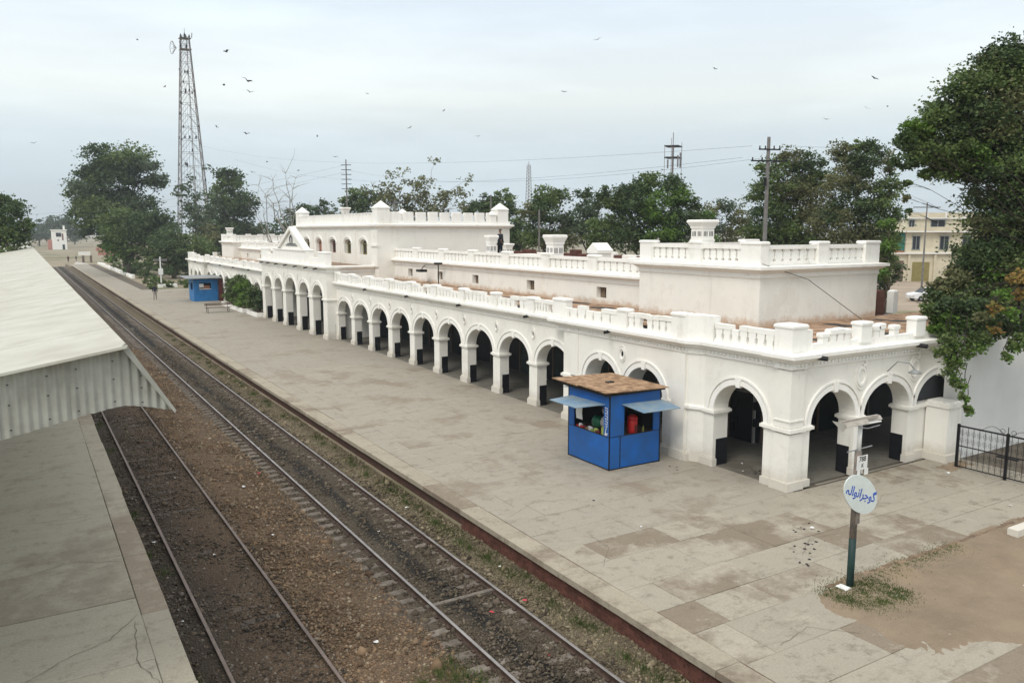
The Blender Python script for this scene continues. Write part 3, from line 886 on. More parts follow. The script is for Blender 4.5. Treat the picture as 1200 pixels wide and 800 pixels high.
for k in range(16):
    mb = MB(); x = random.uniform(23.5, 30.5); y = random.uniform(28, 50); w = random.uniform(.2, .6); mb.bbox(x - w, x + w, y - .3, y + .3, 5.57, 5.57 + random.uniform(.2, .55), .05); part('roof_kerb', mb, random.choice(('trim', 'brick', 'wash')))
# clutter on the back edge by the near pavilion
mb = MB(); mb.box(30.0, 30.9, 20.6, 21.6, 3.9, 4.95); part('brick_stair_head', mb, 'brick')
mb = MB(); mb.bbox(30.6, 30.9, 20.0, 20.3, 4.05, 5.0, .06); part('roof_post', mb, 'trim')

# central block
CX0, CX1, CY0, CY1 = 21.2, 31.8, 52.5, 71.5
mb = MB(); P = fr(CX0)
wins = [55.35, 58.6, 62.0, 65.4, 68.65]; w0, w1, hw = 5.72, 6.48, .72
ops = [(w, hw, w1, .34) for w in wins]
spandrel(mb, P, CY0, CY1, 7.8, .45, ops, 12)
cur = CY0
for w in wins: pbox(mb, P, cur, w - hw, 0, .45, w0, w1); cur = w + hw
pbox(mb, P, cur, CY1, 0, .45, w0, w1); pbox(mb, P, CY0, CY1, 0, .45, 4.9, w0)
part('upper_front_wall', mb, 'wash')
mb = MB(); mb.box(CX0 + .45, CX1, CY0, CY1, 3.9, 7.8); mb.box(CX0, CX0 + .45, CY0, CY1, 3.9, 4.898); part('central_block_wall', mb, 'wash')
for i, w in enumerate(wins):
    mb = MB(); pts = [(w - hw, w0), (w + hw, w0)] + [(w + hw * math.cos(math.pi * k / 10), w1 + .34 * math.sin(math.pi * k / 10)) for k in range(11)]
    mb.prism(pts, lambda u, v, ww: P(u, ww, v), .32, .36)
    o = part('arched_window', mb, 'pink' if i == 3 else 'glass')
    f = MB(); col = 'red_frame' if i in (2, 3) else 'shutter'
    for u in (-.7, -.02, .62): pbox(f, P, w + u, w + u + .08, .26, .318, w0, w1 + .02)
    pbox(f, P, w - .7, w + .7, .25, .315, w1 - .03, w1 + .04); pbox(f, P, w - .7, w + .7, .25, .315, w0, w0 + .06)
    part('window_frame', f, col, o)
    mb = MB(); ring(mb, P, w, hw, w1, .34, .12, .24, .05, 12); part('window_hood', mb, 'trim')
for a, b in ((52.48, 53.5), (70.5, 71.52)):
    mb = MB(); pbox(mb, P, a, b, -.12, .02, 4.95, 7.5); pbox(mb, P, a - .05, b + .05, -.2, .02, 6.35, 6.5); part('corner_pilaster', mb, 'wash')
for s in (57.0, 60.3, 63.7, 67.0):
    mb = MB(); pbox(mb, P, s - .2, s + .2, -.06, .02, 5.0, 7.45); part('slim_pilaster', mb, 'wash')
mb = MB(); mb.sweep([(CX1, CY0), (CX0, CY0), (CX0, CY1), (CX1, CY1)], [(-.02, 7.6), (.03, 7.6), (.10, 7.66), (.20, 7.74), (.26, 7.76), (.26, 7.88), (-.02, 7.92)], closed=True); part('cornice', mb, 'trim')
mb = MB(); mb.box(CX0 + .02, CX1 - .02, CY0 + .02, CY1 - .02, 7.79, 7.93); part('flat_roof', mb, 'roofdirt')
mb = MB(); mb.sweep([(CX1 - .1, CY0 + .15), (CX0 + .15, CY0 + .15), (CX0 + .15, CY1 - .15), (CX1 - .1, CY1 - .15)], [(-.16, 7.9), (.14, 7.9), (.14, 8.12), (-.16, 8.12)], closed=True); part('battlement_base', mb, 'trim')
# side battlements
xs = [21.98, 23.04, 24.02, 24.98, 25.92, 26.88, 27.84, 28.80, 29.76, 30.65]
gy = CY0 + .14
for yy in (CY0 + .15, CY1 - .15):
    for a, b in zip(xs, xs[1:]):
        mb = MB(); mb.bbox(a + .12, b - .12, yy - .13, yy + .13, 8.12, 8.74 + random.uniform(-.02, .02), .03); part('merlon', mb, 'trim')
P = fr(CX0 + .15)
n = 26; st_ = (CY1 - CY0 - 1.6) / n
for k in range(n):
    a = CY0 + .8 + st_ * k
    mb = MB(); pbox(mb, P, a + .14, a + st_ - .14, -.13, .12, 8.12, 8.62); part('merlon', mb, 'trim')
mb = MB(); pbox(mb, P, CY0 + .8, CY1 - .8, -.10, .10, 8.121, 8.60); pbox(mb, P, CY0 + .8, CY1 - .8, -.15, .14, 8.62, 8.70); part('battlement_coping', mb, 'trim')
def spike(x, y, w=.46, h=1.12, hz=.5):
    mb = MB(); z = 7.9
    mb.box(x - w, x + w, y - w, y + w, z, z + h)
    mb.box(x - w - .04, x + w + .04, y - w - .04, y + w + .04, z + h - .06, z + h + .02)
    k = len(mb.v); mb.add([(x - w - .03, y - w - .03, z + h + .02), (x + w + .03, y - w - .03, z + h + .02), (x + w + .03, y + w + .03, z + h + .02), (x - w - .03, y + w + .03, z + h + .02), (x, y, z + h + hz)],
           [(0, 1, 4), (1, 2, 4), (2, 3, 4), (3, 0, 4), (3, 2, 1, 0)])
    part('corner_pinnacle', mb, 'trim')
for x in (CX0 + .42, CX1 - .6):
    for y in (CY0 + .42, CY1 - .42): spike(x, y)
spike(30.35, CY0 + .2, .26, .72, .28); 
chimney(22.6, 62.8, 8.2, .62, 1.6)

# ground floor openings behind the arcades
def door(P, s, w, h, z=0.0, quoin=False):
    mb = MB(); pbox(mb, P, s - w / 2, s + w / 2, -.05, .02, z, h); o = part('verandah_door', mb, 'door')
    f = MB(); pbox(f, P, s - w / 2 - .1, s - w / 2, -.08, .02, z, h + .1); pbox(f, P, s + w / 2, s + w / 2 + .1, -.08, .02, z, h + .1); pbox(f, P, s - w / 2, s + w / 2, -.08, .02, h, h + .1)
    part('door_frame', f, 'wood', o)
    if quoin:
        q = MB()
        for k in range(9):
            ww = .34 if k % 2 else .2; z0 = .3 + k * .3
            for sg in (-1, 1):
                e0 = s + sg * (w / 2 + .101); e1 = e0 + sg * ww
                pbox(q, P, min(e0, e1), max(e0, e1), -.04, .02, z0, z0 + .28)
        part('quoins', q, 'dado', o)['kind'] = 'stuff'
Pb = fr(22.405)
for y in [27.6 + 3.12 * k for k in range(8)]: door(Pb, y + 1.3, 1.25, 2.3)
for a_, b_ in ((25.5, 52.4), (71.6, 98.5)): mb = MB(); pbox(mb, Pb, a_, b_, -.012, .02, 0, 1.7); part('dado', mb, 'dado')  # painted dado, carried higher up the wall to imitate shade inside
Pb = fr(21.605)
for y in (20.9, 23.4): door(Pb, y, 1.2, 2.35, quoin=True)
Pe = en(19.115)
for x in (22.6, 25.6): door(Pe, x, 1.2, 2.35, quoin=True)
mb = MB(); pbox(mb, Pb, 19.2, 25.3, -.012, .02, 0, 1.75); part('dado', mb, 'dado'); mb = MB(); pbox(mb, Pe, 21.7, 28.0, -.012, .02, 0, 1.75); part('dado', mb, 'dado')  # dado raised here too, its upper part standing in for shade
Pb = fr(21.245)
for y in (55.4, 58.6, 62, 65.4, 68.6): door(Pb, y, 1.4, 2.6)
# cross beams and hanging sheet in the verandah
for k in range(9):
    y = 28.5 + 3.12 * k
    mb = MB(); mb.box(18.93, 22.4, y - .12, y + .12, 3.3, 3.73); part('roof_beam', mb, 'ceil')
# baluster mass of the far wing
if far_bal:
    mb = MB()
    for p, h_, kd, sp, ax in far_bal:
        me = bal_mesh(kd, sp, h_, ax)
        mb.add([(v.co.x + p[0], v.co.y + p[1], v.co.z + p[2]) for v in me.vertices], [tuple(pl_.vertices) for pl_ in me.polygons])
    o = part('balusters', mb, 'trim'); o['kind'] = 'stuff'
# wall lamps and cables that belong to the station
mb = MB(); mb.tube([(22.72, 14.9, 3.1), (22.75, 14.6, 3.45), (22.95, 14.35, 3.42), (23.12, 14.25, 3.2)], .018, 5); mb.lathe([(.03, .1), (.2, 0), (.18, -.02), (.05, -.02)], (23.12, 14.25, 3.12), 10); part('wall_lamp', mb, 'grey_metal')
mb = MB(); mb.tube([(21.55, 18.99, 6.3), (23.9, 18.95, 5.7), (25.2, 17.6, 4.3)], .012, 4); part('roof_cable', mb, 'wire')
mb = MB(); mb.tube([(21.9, 44.6, 4.1), (21.9, 44.6, 5.45)], .035, 6); mb.box(21.65, 22.15, 44.5, 44.7, 5.38, 5.5); part('roof_lamp_post', mb, 'black')
mb = MB(); mb.tube([(22.35, 47.5, 5.2), (22.0, 47.0, 5.15), (21.7, 46.6, 5.0)], .03, 5); mb.box(21.5, 21.95, 46.3, 47.0, 4.85, 5.0); part('floodlight', mb, 'black')

# ================================================================== GROUND, PLATFORMS, TRACKS
def groundmat(name):
    m, t, b = newmat(name)
    P = pos_node(t)
    s = t.nodes.new('ShaderNodeSeparateXYZ'); t.links.new(P, s.inputs[0])
    n1 = noise(t, P, 0.12, 6, 0.7); n2 = noise(t, P, 1.5, 6, 0.7)
    c = mixc(t, rng_node(t, n1, .4, .6), (0.30, 0.25, 0.18), (0.22, 0.19, 0.13))
    c = mixc(t, rng_node(t, noise(t, P, 0.05, 4), .52, .62, 0, .8), c, (0.10, 0.12, 0.05))
    c = mixc(t, rng_node(t, n2, .5, .75, 0, .5), c, (0.15, 0.12, 0.09))
    t.links.new(c, b.inputs['Base Color']); b.inputs['Roughness'].default_value = .95
    return m
M['ground'] = groundmat('open_ground')

def bedmat():
    """ballast bed: colour zones follow what lies there - dark siding, rusty brown mound, oily main line, weedy strip"""
    m, t, b = newmat('track_bed')
    P = pos_node(t)
    s = t.nodes.new('ShaderNodeSeparateXYZ'); t.links.new(P, s.inputs[0])
    wob = mathn(t, 'ADD', s.outputs[0], mathn(t, 'MULTIPLY', mathn(t, 'SUBTRACT', noise(t, P, .7, 4), .5), .9))
    r = t.nodes.new('ShaderNodeValToRGB'); e = r.color_ramp
    zones = [(0.0, (.060, .048, .036)), (.28, (.075, .058, .042)), (.36, (.125, .085, .055)), (.50, (.18, .122, .075)), (.60, (.16, .112, .072)), (.66, (.12, .095, .07)),
             (.75, (.10, .08, .056)), (.775, (.020, .019, .017)), (.795, (.020, .019, .017)), (.815, (.10, .08, .056)), (.88, (.10, .08, .055)), (.905, (.19, .155, .10)), (1.0, (.18, .145, .10))]
    e.elements[0].position = 0; e.elements[0].color = (*zones[0][1], 1); e.elements[1].position = 1; e.elements[1].color = (*zones[-1][1], 1)
    for p_, c_ in zones[1:-1]:
        q = e.elements.new(p_); q.color = (*c_, 1)
    t.links.new(rng_node(t, wob, 0, 10), r.inputs[0])
    c = r.outputs[0]
    n = noise(t, P, 1.1, 6, .7)
    c = mixc(t, rng_node(t, n, .55, .72, 0, .55), c, (.045, .036, .03))
    n = noise(t, P, 22, 4, .8)
    c = mixc(t, 1.0, c, rng_node(t, n, .3, .7, .55, 1.5), 'MULTIPLY')
    v = t.nodes.new('ShaderNodeTexVoronoi'); v.inputs['Scale'].default_value = 24; t.links.new(P, v.inputs['Vector'])
    c = mixc(t, 1.0, c, rng_node(t, v.outputs['Distance'], 0, .6, 1.25, .55), 'MULTIPLY')
    t.links.new(c, b.inputs['Base Color']); b.inputs['Roughness'].default_value = .95
    bump(t, b, v.outputs['Distance'], .03, .8)
    return m
M['bed'] = bedmat()

def zprof(x):
    xs = [-400, -9, -8.4, 1.9, 2.1, 2.7, 3.6, 4.4, 5.3, 6.3, 6.75, 7.0, 7.45, 8.0, 8.35, 8.7, 9.0, 9.4, 9.8, 9.9]
    zs = [-.8, -.8, -.8, -.80, -.79, -.775, -.79, -.77, -.70, -.77, -.85, -.845, -.81, -.80, -.815, -.845, -.79, -.66, -.60, -.60]
    return np.interp(x, xs, zs)

# open ground: one sheet to the horizon (holes are not needed: tracks sit on it, platforms cover it)
def gz(x, y):
    z = np.where(x < 9.9, -.93, -.06)
    far = np.clip((y - 208) / 30, 0, 1)
    z = z * (1 - far) + (-.45) * far
    return z
xs = np.unique(np.concatenate([np.linspace(-2500, -60, 12), np.linspace(-60, 9.7, 12), [9.92], np.linspace(12, 140, 24), np.linspace(160, 2500, 12)]))
ys = np.unique(np.concatenate([np.linspace(-300, 0, 6), np.linspace(5, 300, 60), np.linspace(330, 3000, 16)]))
X, Yg = np.meshgrid(xs, ys); Z = gz(X, Yg)
V = np.stack([X.ravel(), Yg.ravel(), Z.ravel()], 1)
nx = len(xs); idx = np.arange(len(V)).reshape(len(ys), nx)
F = np.stack([idx[:-1, :-1].ravel(), idx[:-1, 1:].ravel(), idx[1:, 1:].ravel(), idx[1:, :-1].ravel()], 1)
o = link('ground', npmesh('ground', V, F, M['ground'])); o['kind'] = 'structure'

# track bed sheet
xs = np.arange(1.95, 9.80, .11); ys = np.concatenate([np.arange(4, 30, .12), np.arange(30, 70, .3), np.arange(70, 260, 1.0)])
X, Yg = np.meshgrid(xs, ys); Z = zprof(X) + RNG.normal(0, .008, X.shape) + .02 * np.sin(X * 1.7 + Yg * .6) * np.sin(Yg * .9)
V = np.stack([X.ravel(), Yg.ravel(), Z.ravel()], 1); nx = len(xs); idx = np.arange(len(V)).reshape(len(ys), nx)
F = np.stack([idx[:-1, :-1].ravel(), idx[:-1, 1:].ravel(), idx[1:, 1:].ravel(), idx[1:, :-1].ravel()], 1)
o = link('track_bed', npmesh('track_bed', V, F, M['bed'], True)); o['kind'] = 'structure'
# bed continuing into the distance
mb = MB(); mb.quad((-6, 255, -.62), (9.8, 255, -.62), (14, 900, -.40), (-12, 900, -.40)); structure('far_track_bed', mb, M['bed'])

# ballast stones
def scatter_stones(name, n, xr, yfun, size, mat, zoff=0.0, xw=None):
    base = np.array([(1, 0, 0), (-1, 0, 0), (0, 1, 0), (0, -1, 0), (0, 0, 1), (0, 0, -.6)], float)
    fb = np.array([(0, 2, 4), (2, 1, 4), (1, 3, 4), (3, 0, 4), (2, 0, 5), (1, 2, 5), (3, 1, 5), (0, 3, 5)])
    x = RNG.uniform(xr[0], xr[1], n) if xw is None else xw(n)
    y = yfun(RNG.random(n)); s = size * RNG.lognormal(0, .48, n)
    sc = RNG.uniform(.6, 1.2, (n, 1, 3)) * s[:, None, None]; sc[:, :, 2] *= .75
    a = RNG.uniform(0, 6.28, n); ca, sa = np.cos(a), np.sin(a)
    v = (base[None] + RNG.normal(0, .18, (n, 6, 3))) * sc
    vx = v[:, :, 0] * ca[:, None] - v[:, :, 1] * sa[:, None]; vy = v[:, :, 0] * sa[:, None] + v[:, :, 1] * ca[:, None]
    V = np.stack([vx + x[:, None], vy + y[:, None], v[:, :, 2] + (zprof(x) + zoff)[:, None] + s[:, None] * .15], 2).reshape(-1, 3)
    F = (fb[None] + 6 * np.arange(n)[:, None, None]).reshape(-1, 3)
    o = link(name, npmesh(name, V, F, mat)); o['kind'] = 'stuff'; return o
def stonemat(name, stops, span=(0, 10)):
    m, t, b = newmat(name)
    g = t.nodes.new('ShaderNodeNewGeometry')
    r = t.nodes.new('ShaderNodeValToRGB'); e = r.color_ramp
    e.elements[0].color = (*stops[0], 1); e.elements[1].color = (*stops[-1], 1)
    for i, c_ in enumerate(stops[1:-1]): q = e.elements.new((i + 1) / (len(stops) - 1)); q.color = (*c_, 1)
    t.links.new(g.outputs['Random Per Island'], r.inputs[0])
    c = mixc(t, 1.0, r.outputs[0], rng_node(t, noise(t, g.outputs['Position'], 1.2, 5, .7), .35, .7, .6, 1.25), 'MULTIPLY')
    t.links.new(c, b.inputs['Base Color']); b.inputs['Roughness'].default_value = .9
    return m
ycl = lambda a, b: (lambda u: a + (b - a) * u ** 1.7)
o = scatter_stones('mound_gravel', 42000, (4.5, 6.75), ycl(7, 62), .026, stonemat('mound_stone', [(.12, .075, .045), (.21, .135, .08), (.27, .19, .115), (.15, .10, .065), (.38, .31, .22)]))
tag(o, 'reddish brown gravel heaped between the siding and the main track', 'gravel')
o = scatter_stones('siding_gravel', 30000, (2.05, 4.7), ycl(10, 55), .024, stonemat('siding_stone', [(.05, .04, .03), (.10, .075, .055), (.15, .115, .08), (.06, .05, .04), (.25, .21, .17)]))
tag(o, 'dark soiled gravel along the siding beside the left platform', 'gravel')
o = scatter_stones('main_line_ballast', 34000, (6.6, 9.2), ycl(7, 62), .026, stonemat('ballast_stone', [(.055, .043, .031), (.105, .082, .058), (.145, .115, .08), (.07, .056, .041), (.20, .165, .12)]))
tag(o, 'grey ballast stones round the main track', 'gravel')
o = scatter_stones('verge_gravel', 12000, (9.0, 9.78), ycl(7, 62), .026, stonemat('verge_stone', [(.13, .10, .06), (.22, .18, .11), (.30, .25, .17), (.15, .12, .08)]))
tag(o, 'tan gravel strip at the foot of the platform wall', 'gravel')

# rails and sleepers
RAILP = [(-.075, -.13), (.075, -.13), (.075, -.118), (.012, -.10), (.012, -.035), (.036, -.025), (.036, -.004), (-.036, -.004), (-.036, -.025), (-.012, -.035), (-.012, -.10), (-.075, -.118)]
def rail(parent, pts, z, top):
    mb = MB(); mb.sweep(pts, [(u, z + v) for u, v in RAILP]); o = mb.build('rail', M['rail'], parent)
    mb = MB(); mb.sweep(pts, [(-.034, z - .0035), (.034, z - .0035), (.028, z), (-.028, z)]); mb.build('rail_head', M[top], o)
RZ = -.70
tr = thing('railway_track', 'main railway track with bright rails and concrete sleepers beside the platform wall', 'railway track', (8, 10, RZ))
for x in (7.18, 8.80): rail(tr, [(x, 4), (x, 120), (x - .3, 260), (x - 3.5, 900)], RZ, 'railtop')
mb = MB(); mb.bbox(6.62, 9.36, -.115, .115, 0, .14, .025); slm = mb.mesh('sleeper', (8, 0, 0)); slm.materials.append(M['sleeper'])
for k in range(150):
    y = 6.5 + .55 * k + random.uniform(-.03, .03)
    link('sleeper', slm, tr, (8 + random.uniform(-.03, .03), y, RZ - .262), rotz=random.uniform(-.012, .012))
far = MB()
for k in range(250): y = 6.5 + .55 * (150 + k); far.box(6.7, 9.3, y - .1, y + .1, RZ - .25, RZ - .125)
o = far.build('far_sleepers', M['sleeper'], tr); o['kind'] = 'stuff'
mb = MB()
for k in range(90):
    y = 6.5 + .55 * k
    for x in (7.18, 8.80):
        for s in (-1, 1): mb.box(x + s * .085 - .03, x + s * .085 + .03, y - .05, y + .05, RZ - .13, RZ - .085)
o = mb.build('rail_clips', M['rail'], tr); o['kind'] = 'stuff'
mb = MB(); mb.box(7.1, 8.85, 15.2, 15.32, RZ - .12, RZ - .07); mb.build('cross_tie', M['sleeper'], tr)
sd = thing('siding_track', 'old siding track with dull rusty rails half sunk in dark gravel', 'railway track', (3.6, 10, RZ))
rail(sd, [(2.79, 6), (2.62, 60), (2.45, 130)], RZ + .012, 'railtop_dull')
rail(sd, [(4.50, 6), (4.28, 60), (4.1, 130)], RZ + .012, 'railtop_dull')
mb = MB(); mb.box(2.2, 5.0, -.11, .11, 0, .12); swm = mb.mesh('sleeper', (3.6, 0, 0)); swm.materials.append(M['sleeper_wood'])
for k in range(110):
    link('sleeper', swm, sd, (3.58 + random.uniform(-.06, .06) - .004 * k, 8 + .72 * k + random.uniform(-.06, .06), RZ - .212 + random.uniform(-.016, .014)), rotz=random.uniform(-.02, .02))

# grass tufts along the wall and on the dirt patch
def tufts(name, label, centres, blades, h, mat, spread=.18):
    n = len(centres) * blades
    c = np.repeat(np.array(centres, float), blades, 0)
    a = RNG.uniform(0, 6.28, n); r = np.abs(RNG.normal(0, spread, n))
    bx = c[:, 0] + r * np.cos(a); by = c[:, 1] + r * np.sin(a) * 1.6; bz = c[:, 2]
    hh = h * RNG.uniform(.4, 1.2, n); w = .005 + .005 * RNG.random(n); d = RNG.uniform(0, 6.28, n); ln = RNG.uniform(-.5, .5, (n, 2)) * hh[:, None]
    V = np.zeros((n, 3, 3))
    V[:, 0] = np.stack([bx - w * np.cos(d), by - w * np.sin(d), bz], 1); V[:, 1] = np.stack([bx + w * np.cos(d), by + w * np.sin(d), bz], 1)
    V[:, 2] = np.stack([bx + ln[:, 0], by + ln[:, 1], bz + hh], 1)
    o = link(name, npmesh(name, V.reshape(-1, 3), np.arange(3 * n).reshape(-1, 3), M[mat])); tag(o, label, 'grass', None, 'stuff'); return o
cs = []
for k in range(90):
    y = 9 + (k / 90) ** 1.3 * 60 + random.uniform(-.3, .3)
    if random.random() < .7: cs.append((random.uniform(9.3, 9.72), y, -.65))
cs += [(9.45, y, -.68) for y in (15.4, 15.7, 16.1, 16.6, 18.6, 19.0, 19.4, 13.6, 13.8, 12.9, 22.4, 22.8, 26, 26.4)]
cs += [(random.uniform(5.2, 6.6), random.uniform(9, 13), -.72) for _ in range(14)] + [(random.uniform(2.1, 2.5), random.uniform(12, 50), -.79) for _ in range(20)]
tufts('wall_foot_grass', 'green weeds growing at the foot of the platform wall', cs, 150, .12, 'grass')

# right platform
mb = MB(); mb.box(9.80, 10.25, 4, 206, -.95, -.012); mb.box(10.25, 13.0, 110, 206, -.95, -.012)
o = structure('platform_wall', mb, M['brick'])
def brickwall_mat():
    m, t, b = newmat('platform_brickwork'); P = pos_node(t)
    mpn = t.nodes.new('ShaderNodeMapping'); mpn.inputs['Rotation'].default_value = (0, rad(90), rad(90)); t.links.new(P, mpn.inputs[0])
    br = t.nodes.new('ShaderNodeTexBrick'); br.inputs['Scale'].default_value = 1; br.inputs['Brick Width'].default_value = .24; br.inputs['Row Height'].default_value = .085; br.inputs['Mortar Size'].default_value = .008
    br.inputs['Color1'].default_value = (.11, .05, .038, 1); br.inputs['Color2'].default_value = (.075, .038, .03, 1); br.inputs['Mortar'].default_value = (.09, .07, .055, 1)
    t.links.new(mpn.outputs[0], br.inputs['Vector'])
    c = mixc(t, rng_node(t, noise(t, P, 1.4, 6, .7), .5, .7, 0, .8), br.outputs[0], (.09, .07, .05))
    t.links.new(c, b.inputs['Base Color']); b.inputs['Roughness'].default_value = .95; bump(t, b, br.outputs['Fac'], -.01, .6); return m
o.data.materials[0] = brickwall_mat()
# brick courses near the camera: real bricks
bmb = MB(); bmb.bbox(0, .05, -.112, .112, 0, .075, .006); brm = bmb.mesh('brick'); brm.materials.append(M['brick'])
cnt = 0
for row in range(7):
    for k in range(43):
        y = 8.6 + k * .235 + (.117 if row % 2 else 0)
        if cnt >= 298: break
        link('brick', brm, o, (9.765 + random.uniform(-.006, .004), y, -.70 + row * .084)); cnt += 1
# paving
mb = MB(); mb.box(9.85, 13.0, 4, 206, -.30, -.05); mb.box(13.0, 34, 10.3, 112, -.30, -.052); mb.box(13.0, 14.6, 112, 206, -.3, -.052); mb.box(12.99, 40, 2, 10.31, -.3, -.054)
plat = structure('platform', mb, M['joint'])
def slab(x0, x1, y0, y1, z=-.0, mat='slab', parent=None, name='paving_slab', t_=.05, gap=.005):
    mb = MB(); g = gap
    jz = random.uniform(-.004, .004); j = lambda: random.uniform(-.006, .006)
    a = [(x0 + g + j(), y0 + g + j()), (x1 - g + j(), y0 + g + j()), (x1 - g + j(), y1 - g + j()), (x0 + g + j(), y1 - g + j())]
    c = .012
    q = [(a[0][0] + c, a[0][1] + c), (a[1][0] - c, a[1][1] + c), (a[2][0] - c, a[2][1] - c), (a[3][0] + c, a[3][1] - c)]
    zt = [z + jz + random.uniform(-.002, .002) for _ in range(4)]
    vs = [(x, y, z - t_) for x, y in a] + [(x, y, zt[i] - .008) for i, (x, y) in enumerate(a)] + [(x, y, zt[i]) for i, (x, y) in enumerate(q)]
    fs = [(8, 9, 10, 11)] + [(i, (i + 1) % 4, 4 + (i + 1) % 4, 4 + i) for i in range(4)] + [(4 + i, 4 + (i + 1) % 4, 8 + (i + 1) % 4, 8 + i) for i in range(4)]
    mb.add(vs, fs)
    return mb.build(name, M[mat], parent or plat, org=((x0 + x1) / 2, (y0 + y1) / 2, z))
y = 4.4
while y < 100:
    ln = 2.35 + random.uniform(-.05, .05)
    slab(9.60 + random.uniform(-.012, .012), 10.18, y, y + ln, .012, 'coping', name='coping_slab', t_=.14); y += ln
mb = MB()
while y < 206: mb.bbox(9.6, 10.18, y + .01, y + 2.34, -.13, .012, .01); y += 2.35
o = mb.build('far_coping_slabs', M['coping'], plat); o['kind'] = 'stuff'
ns = 0
rowy = [4.7, 5.8, 6.85, 7.9, 8.98, 10.25, 11.25, 12.32, 13.74]
while rowy[-1] < 42: rowy.append(rowy[-1] + random.choice((1.05, 1.1, 1.2, 1.3)))
for i, (a, b) in enumerate(zip(rowy, rowy[1:])):
    xs = [10.20, 11.0, 13.15, 15.3, 17.45, 19.6] if i % 2 == 0 else [10.20, 12.7, 14.85, 17.0, 19.2]
    if b < 10.3: xs = [x for x in xs if x < 13.0] + [15.0 if b > 7.95 else 17.3]
    elif b < 14.9: xs = xs[:-1] + [19.4, 21.6, 23.9, 26.0]
    else: xs = [x for x in xs if x < 17.8] + [18.5]
    mt_ = 'slab' if b < 15.5 else 'slab_mid'
    for p, q in zip(xs, xs[1:]):
        if q - p < .25: continue
        if random.random() < .22 and q - p > 1.9:
            m_ = (p + q) / 2 + random.uniform(-.3, .3); slab(p, m_, a, b, mat=mt_); slab(m_, q, a, b, mat=mt_); ns += 2
        else: slab(p, q, a, b, mat=mt_); ns += 1
for x0, x1, y0, y1 in ((17.35, 19.6, 5.0, 6.5), (19.6, 21.8, 4.9, 6.3)): slab(x0, x1, y0, y1, .0)
yend = rowy[-1]
mb = MB(); mb.box(10.2, 18.5, yend, 112, -.04, -.002); mb.box(10.2, 13.0, 112, 205, -.04, -.003);
mb.box(19.6, 26, 13.74 if False else 14.9, 14.945, -.04, -.006)
mb.build('worn_paving', M['slab_far'], plat)
mb = MB(); mb.box(18.505, 22.6, 15.1, 109.2, -.04, -.004); mb.box(22.61, 31.9, 15.1, 19.3, -.04, -.005); mb.build('verandah_floor', M['slab_shade'], plat)
mb = MB(); mb.box(13.0, 30, 109.2, 112, -.06, -.02); structure('forecourt_path', mb, M['ground'])
# brick edging of the dirt patch
bmb = MB(); bmb.bbox(-.115, .115, -.055, .055, 0, .07, .008); em = bmb.mesh('edging_brick'); em.materials.append(M['brick']); M['brick_edge'] = simple('mossy_edging_brick', (.27, .19, .13), .95, .4, 5, .01, obj_rand=.3); em.materials[0] = M['brick_edge']
for k in range(52): link('edging_brick', em, plat, (14.1 + k * .245, 10.22 + random.uniform(-.02, .02), -.055 + random.uniform(-.008, .006)), rotz=random.uniform(-.06, .06))
for k in range(0): link('edging_brick', em, plat, (13.42 + random.uniform(-.02, .02), 7.5 + k * .26, -.055), rotz=rad(90) + random.uniform(-.08, .08))
for k in range(7): a = k / 6 * math.pi / 2; link('edging_brick', em, plat, (14.1 - .72 * math.sin(a), 9.50 + .72 * math.cos(a), -.076), rotz=a + .05)
for k in range(0): link('edging_brick', em, plat, (13.8 + k * .25, 6.92 + random.uniform(-.02, .02) - k * .02, -.058), rotz=random.uniform(-.1, .1))
# the dirt patch itself
def dirt_mat():
    m, t, b = newmat('bare_dirt'); P = pos_node(t)
    c = mixc(t, rng_node(t, noise(t, P, .8, 6, .65), .35, .65), (.29, .225, .155), (.22, .17, .12))
    c = mixc(t, rng_node(t, noise(t, P, 6, 6, .8), .5, .75, 0, .5), c, (.31, .25, .18))
    v = t.nodes.new('ShaderNodeTexVoronoi'); v.inputs['Scale'].default_value = 30; t.links.new(P, v.inputs['Vector'])
    c = mixc(t, rng_node(t, noise(t, P, .45, 5, .6), .5, .62, 0, .45), c, (.33, .24, .155))
    c = mixc(t, 1.0, c, rng_node(t, v.outputs['Distance'], 0, .5, 1.08, .9), 'MULTIPLY')
    t.links.new(c, b.inputs['Base Color']); b.inputs['Roughness'].default_value = .95; bump(t, b, noise(t, P, 12, 6, .8), .03, .7); return m
M['dirt'] = dirt_mat()
xs = np.arange(13.0, 27, .09); ys = np.arange(5.6, 10.38, .09); X, Yg = np.meshgrid(xs, ys)
dl = np.hypot(np.minimum(X - 14.0, 0), np.maximum(Yg - 9.45, 0)) - .74 + .10 * np.sin(Yg * 2.3) + .07 * np.sin(Yg * 5.1 + 1) + .05 * np.sin(X * 3.7)
dn = (7.35 - .22 * (X - 13.4)) - Yg + .16 * np.sin(X * 1.9) + .10 * np.sin(X * 4.3 + 2)          # ragged near edge
spill = np.maximum(dl, dn)
Z = .004 + .010 * np.sin(X * 1.3) * np.sin(Yg * 1.9) + RNG.normal(0, .0035, X.shape) - np.clip(spill + .04, -.02, .5) * .12
V = np.stack([X.ravel(), Yg.ravel(), Z.ravel()], 1); nx = len(xs); idx = np.arange(len(V)).reshape(len(ys), nx)
F = np.stack([idx[:-1, :-1].ravel(), idx[:-1, 1:].ravel(), idx[1:, 1:].ravel(), idx[1:, :-1].ravel()], 1)
o = link('bare_earth', npmesh('bare_earth', V, F, M['dirt'], True)); o['kind'] = 'structure'
cs = [(14.3 + random.uniform(-.7, .9), 9.7 + random.uniform(-.6, .3), .0) for _ in range(60)] + [(13.9 + .22 * k, 10.08 + random.uniform(-.07, .07), .0) for k in range(22)]
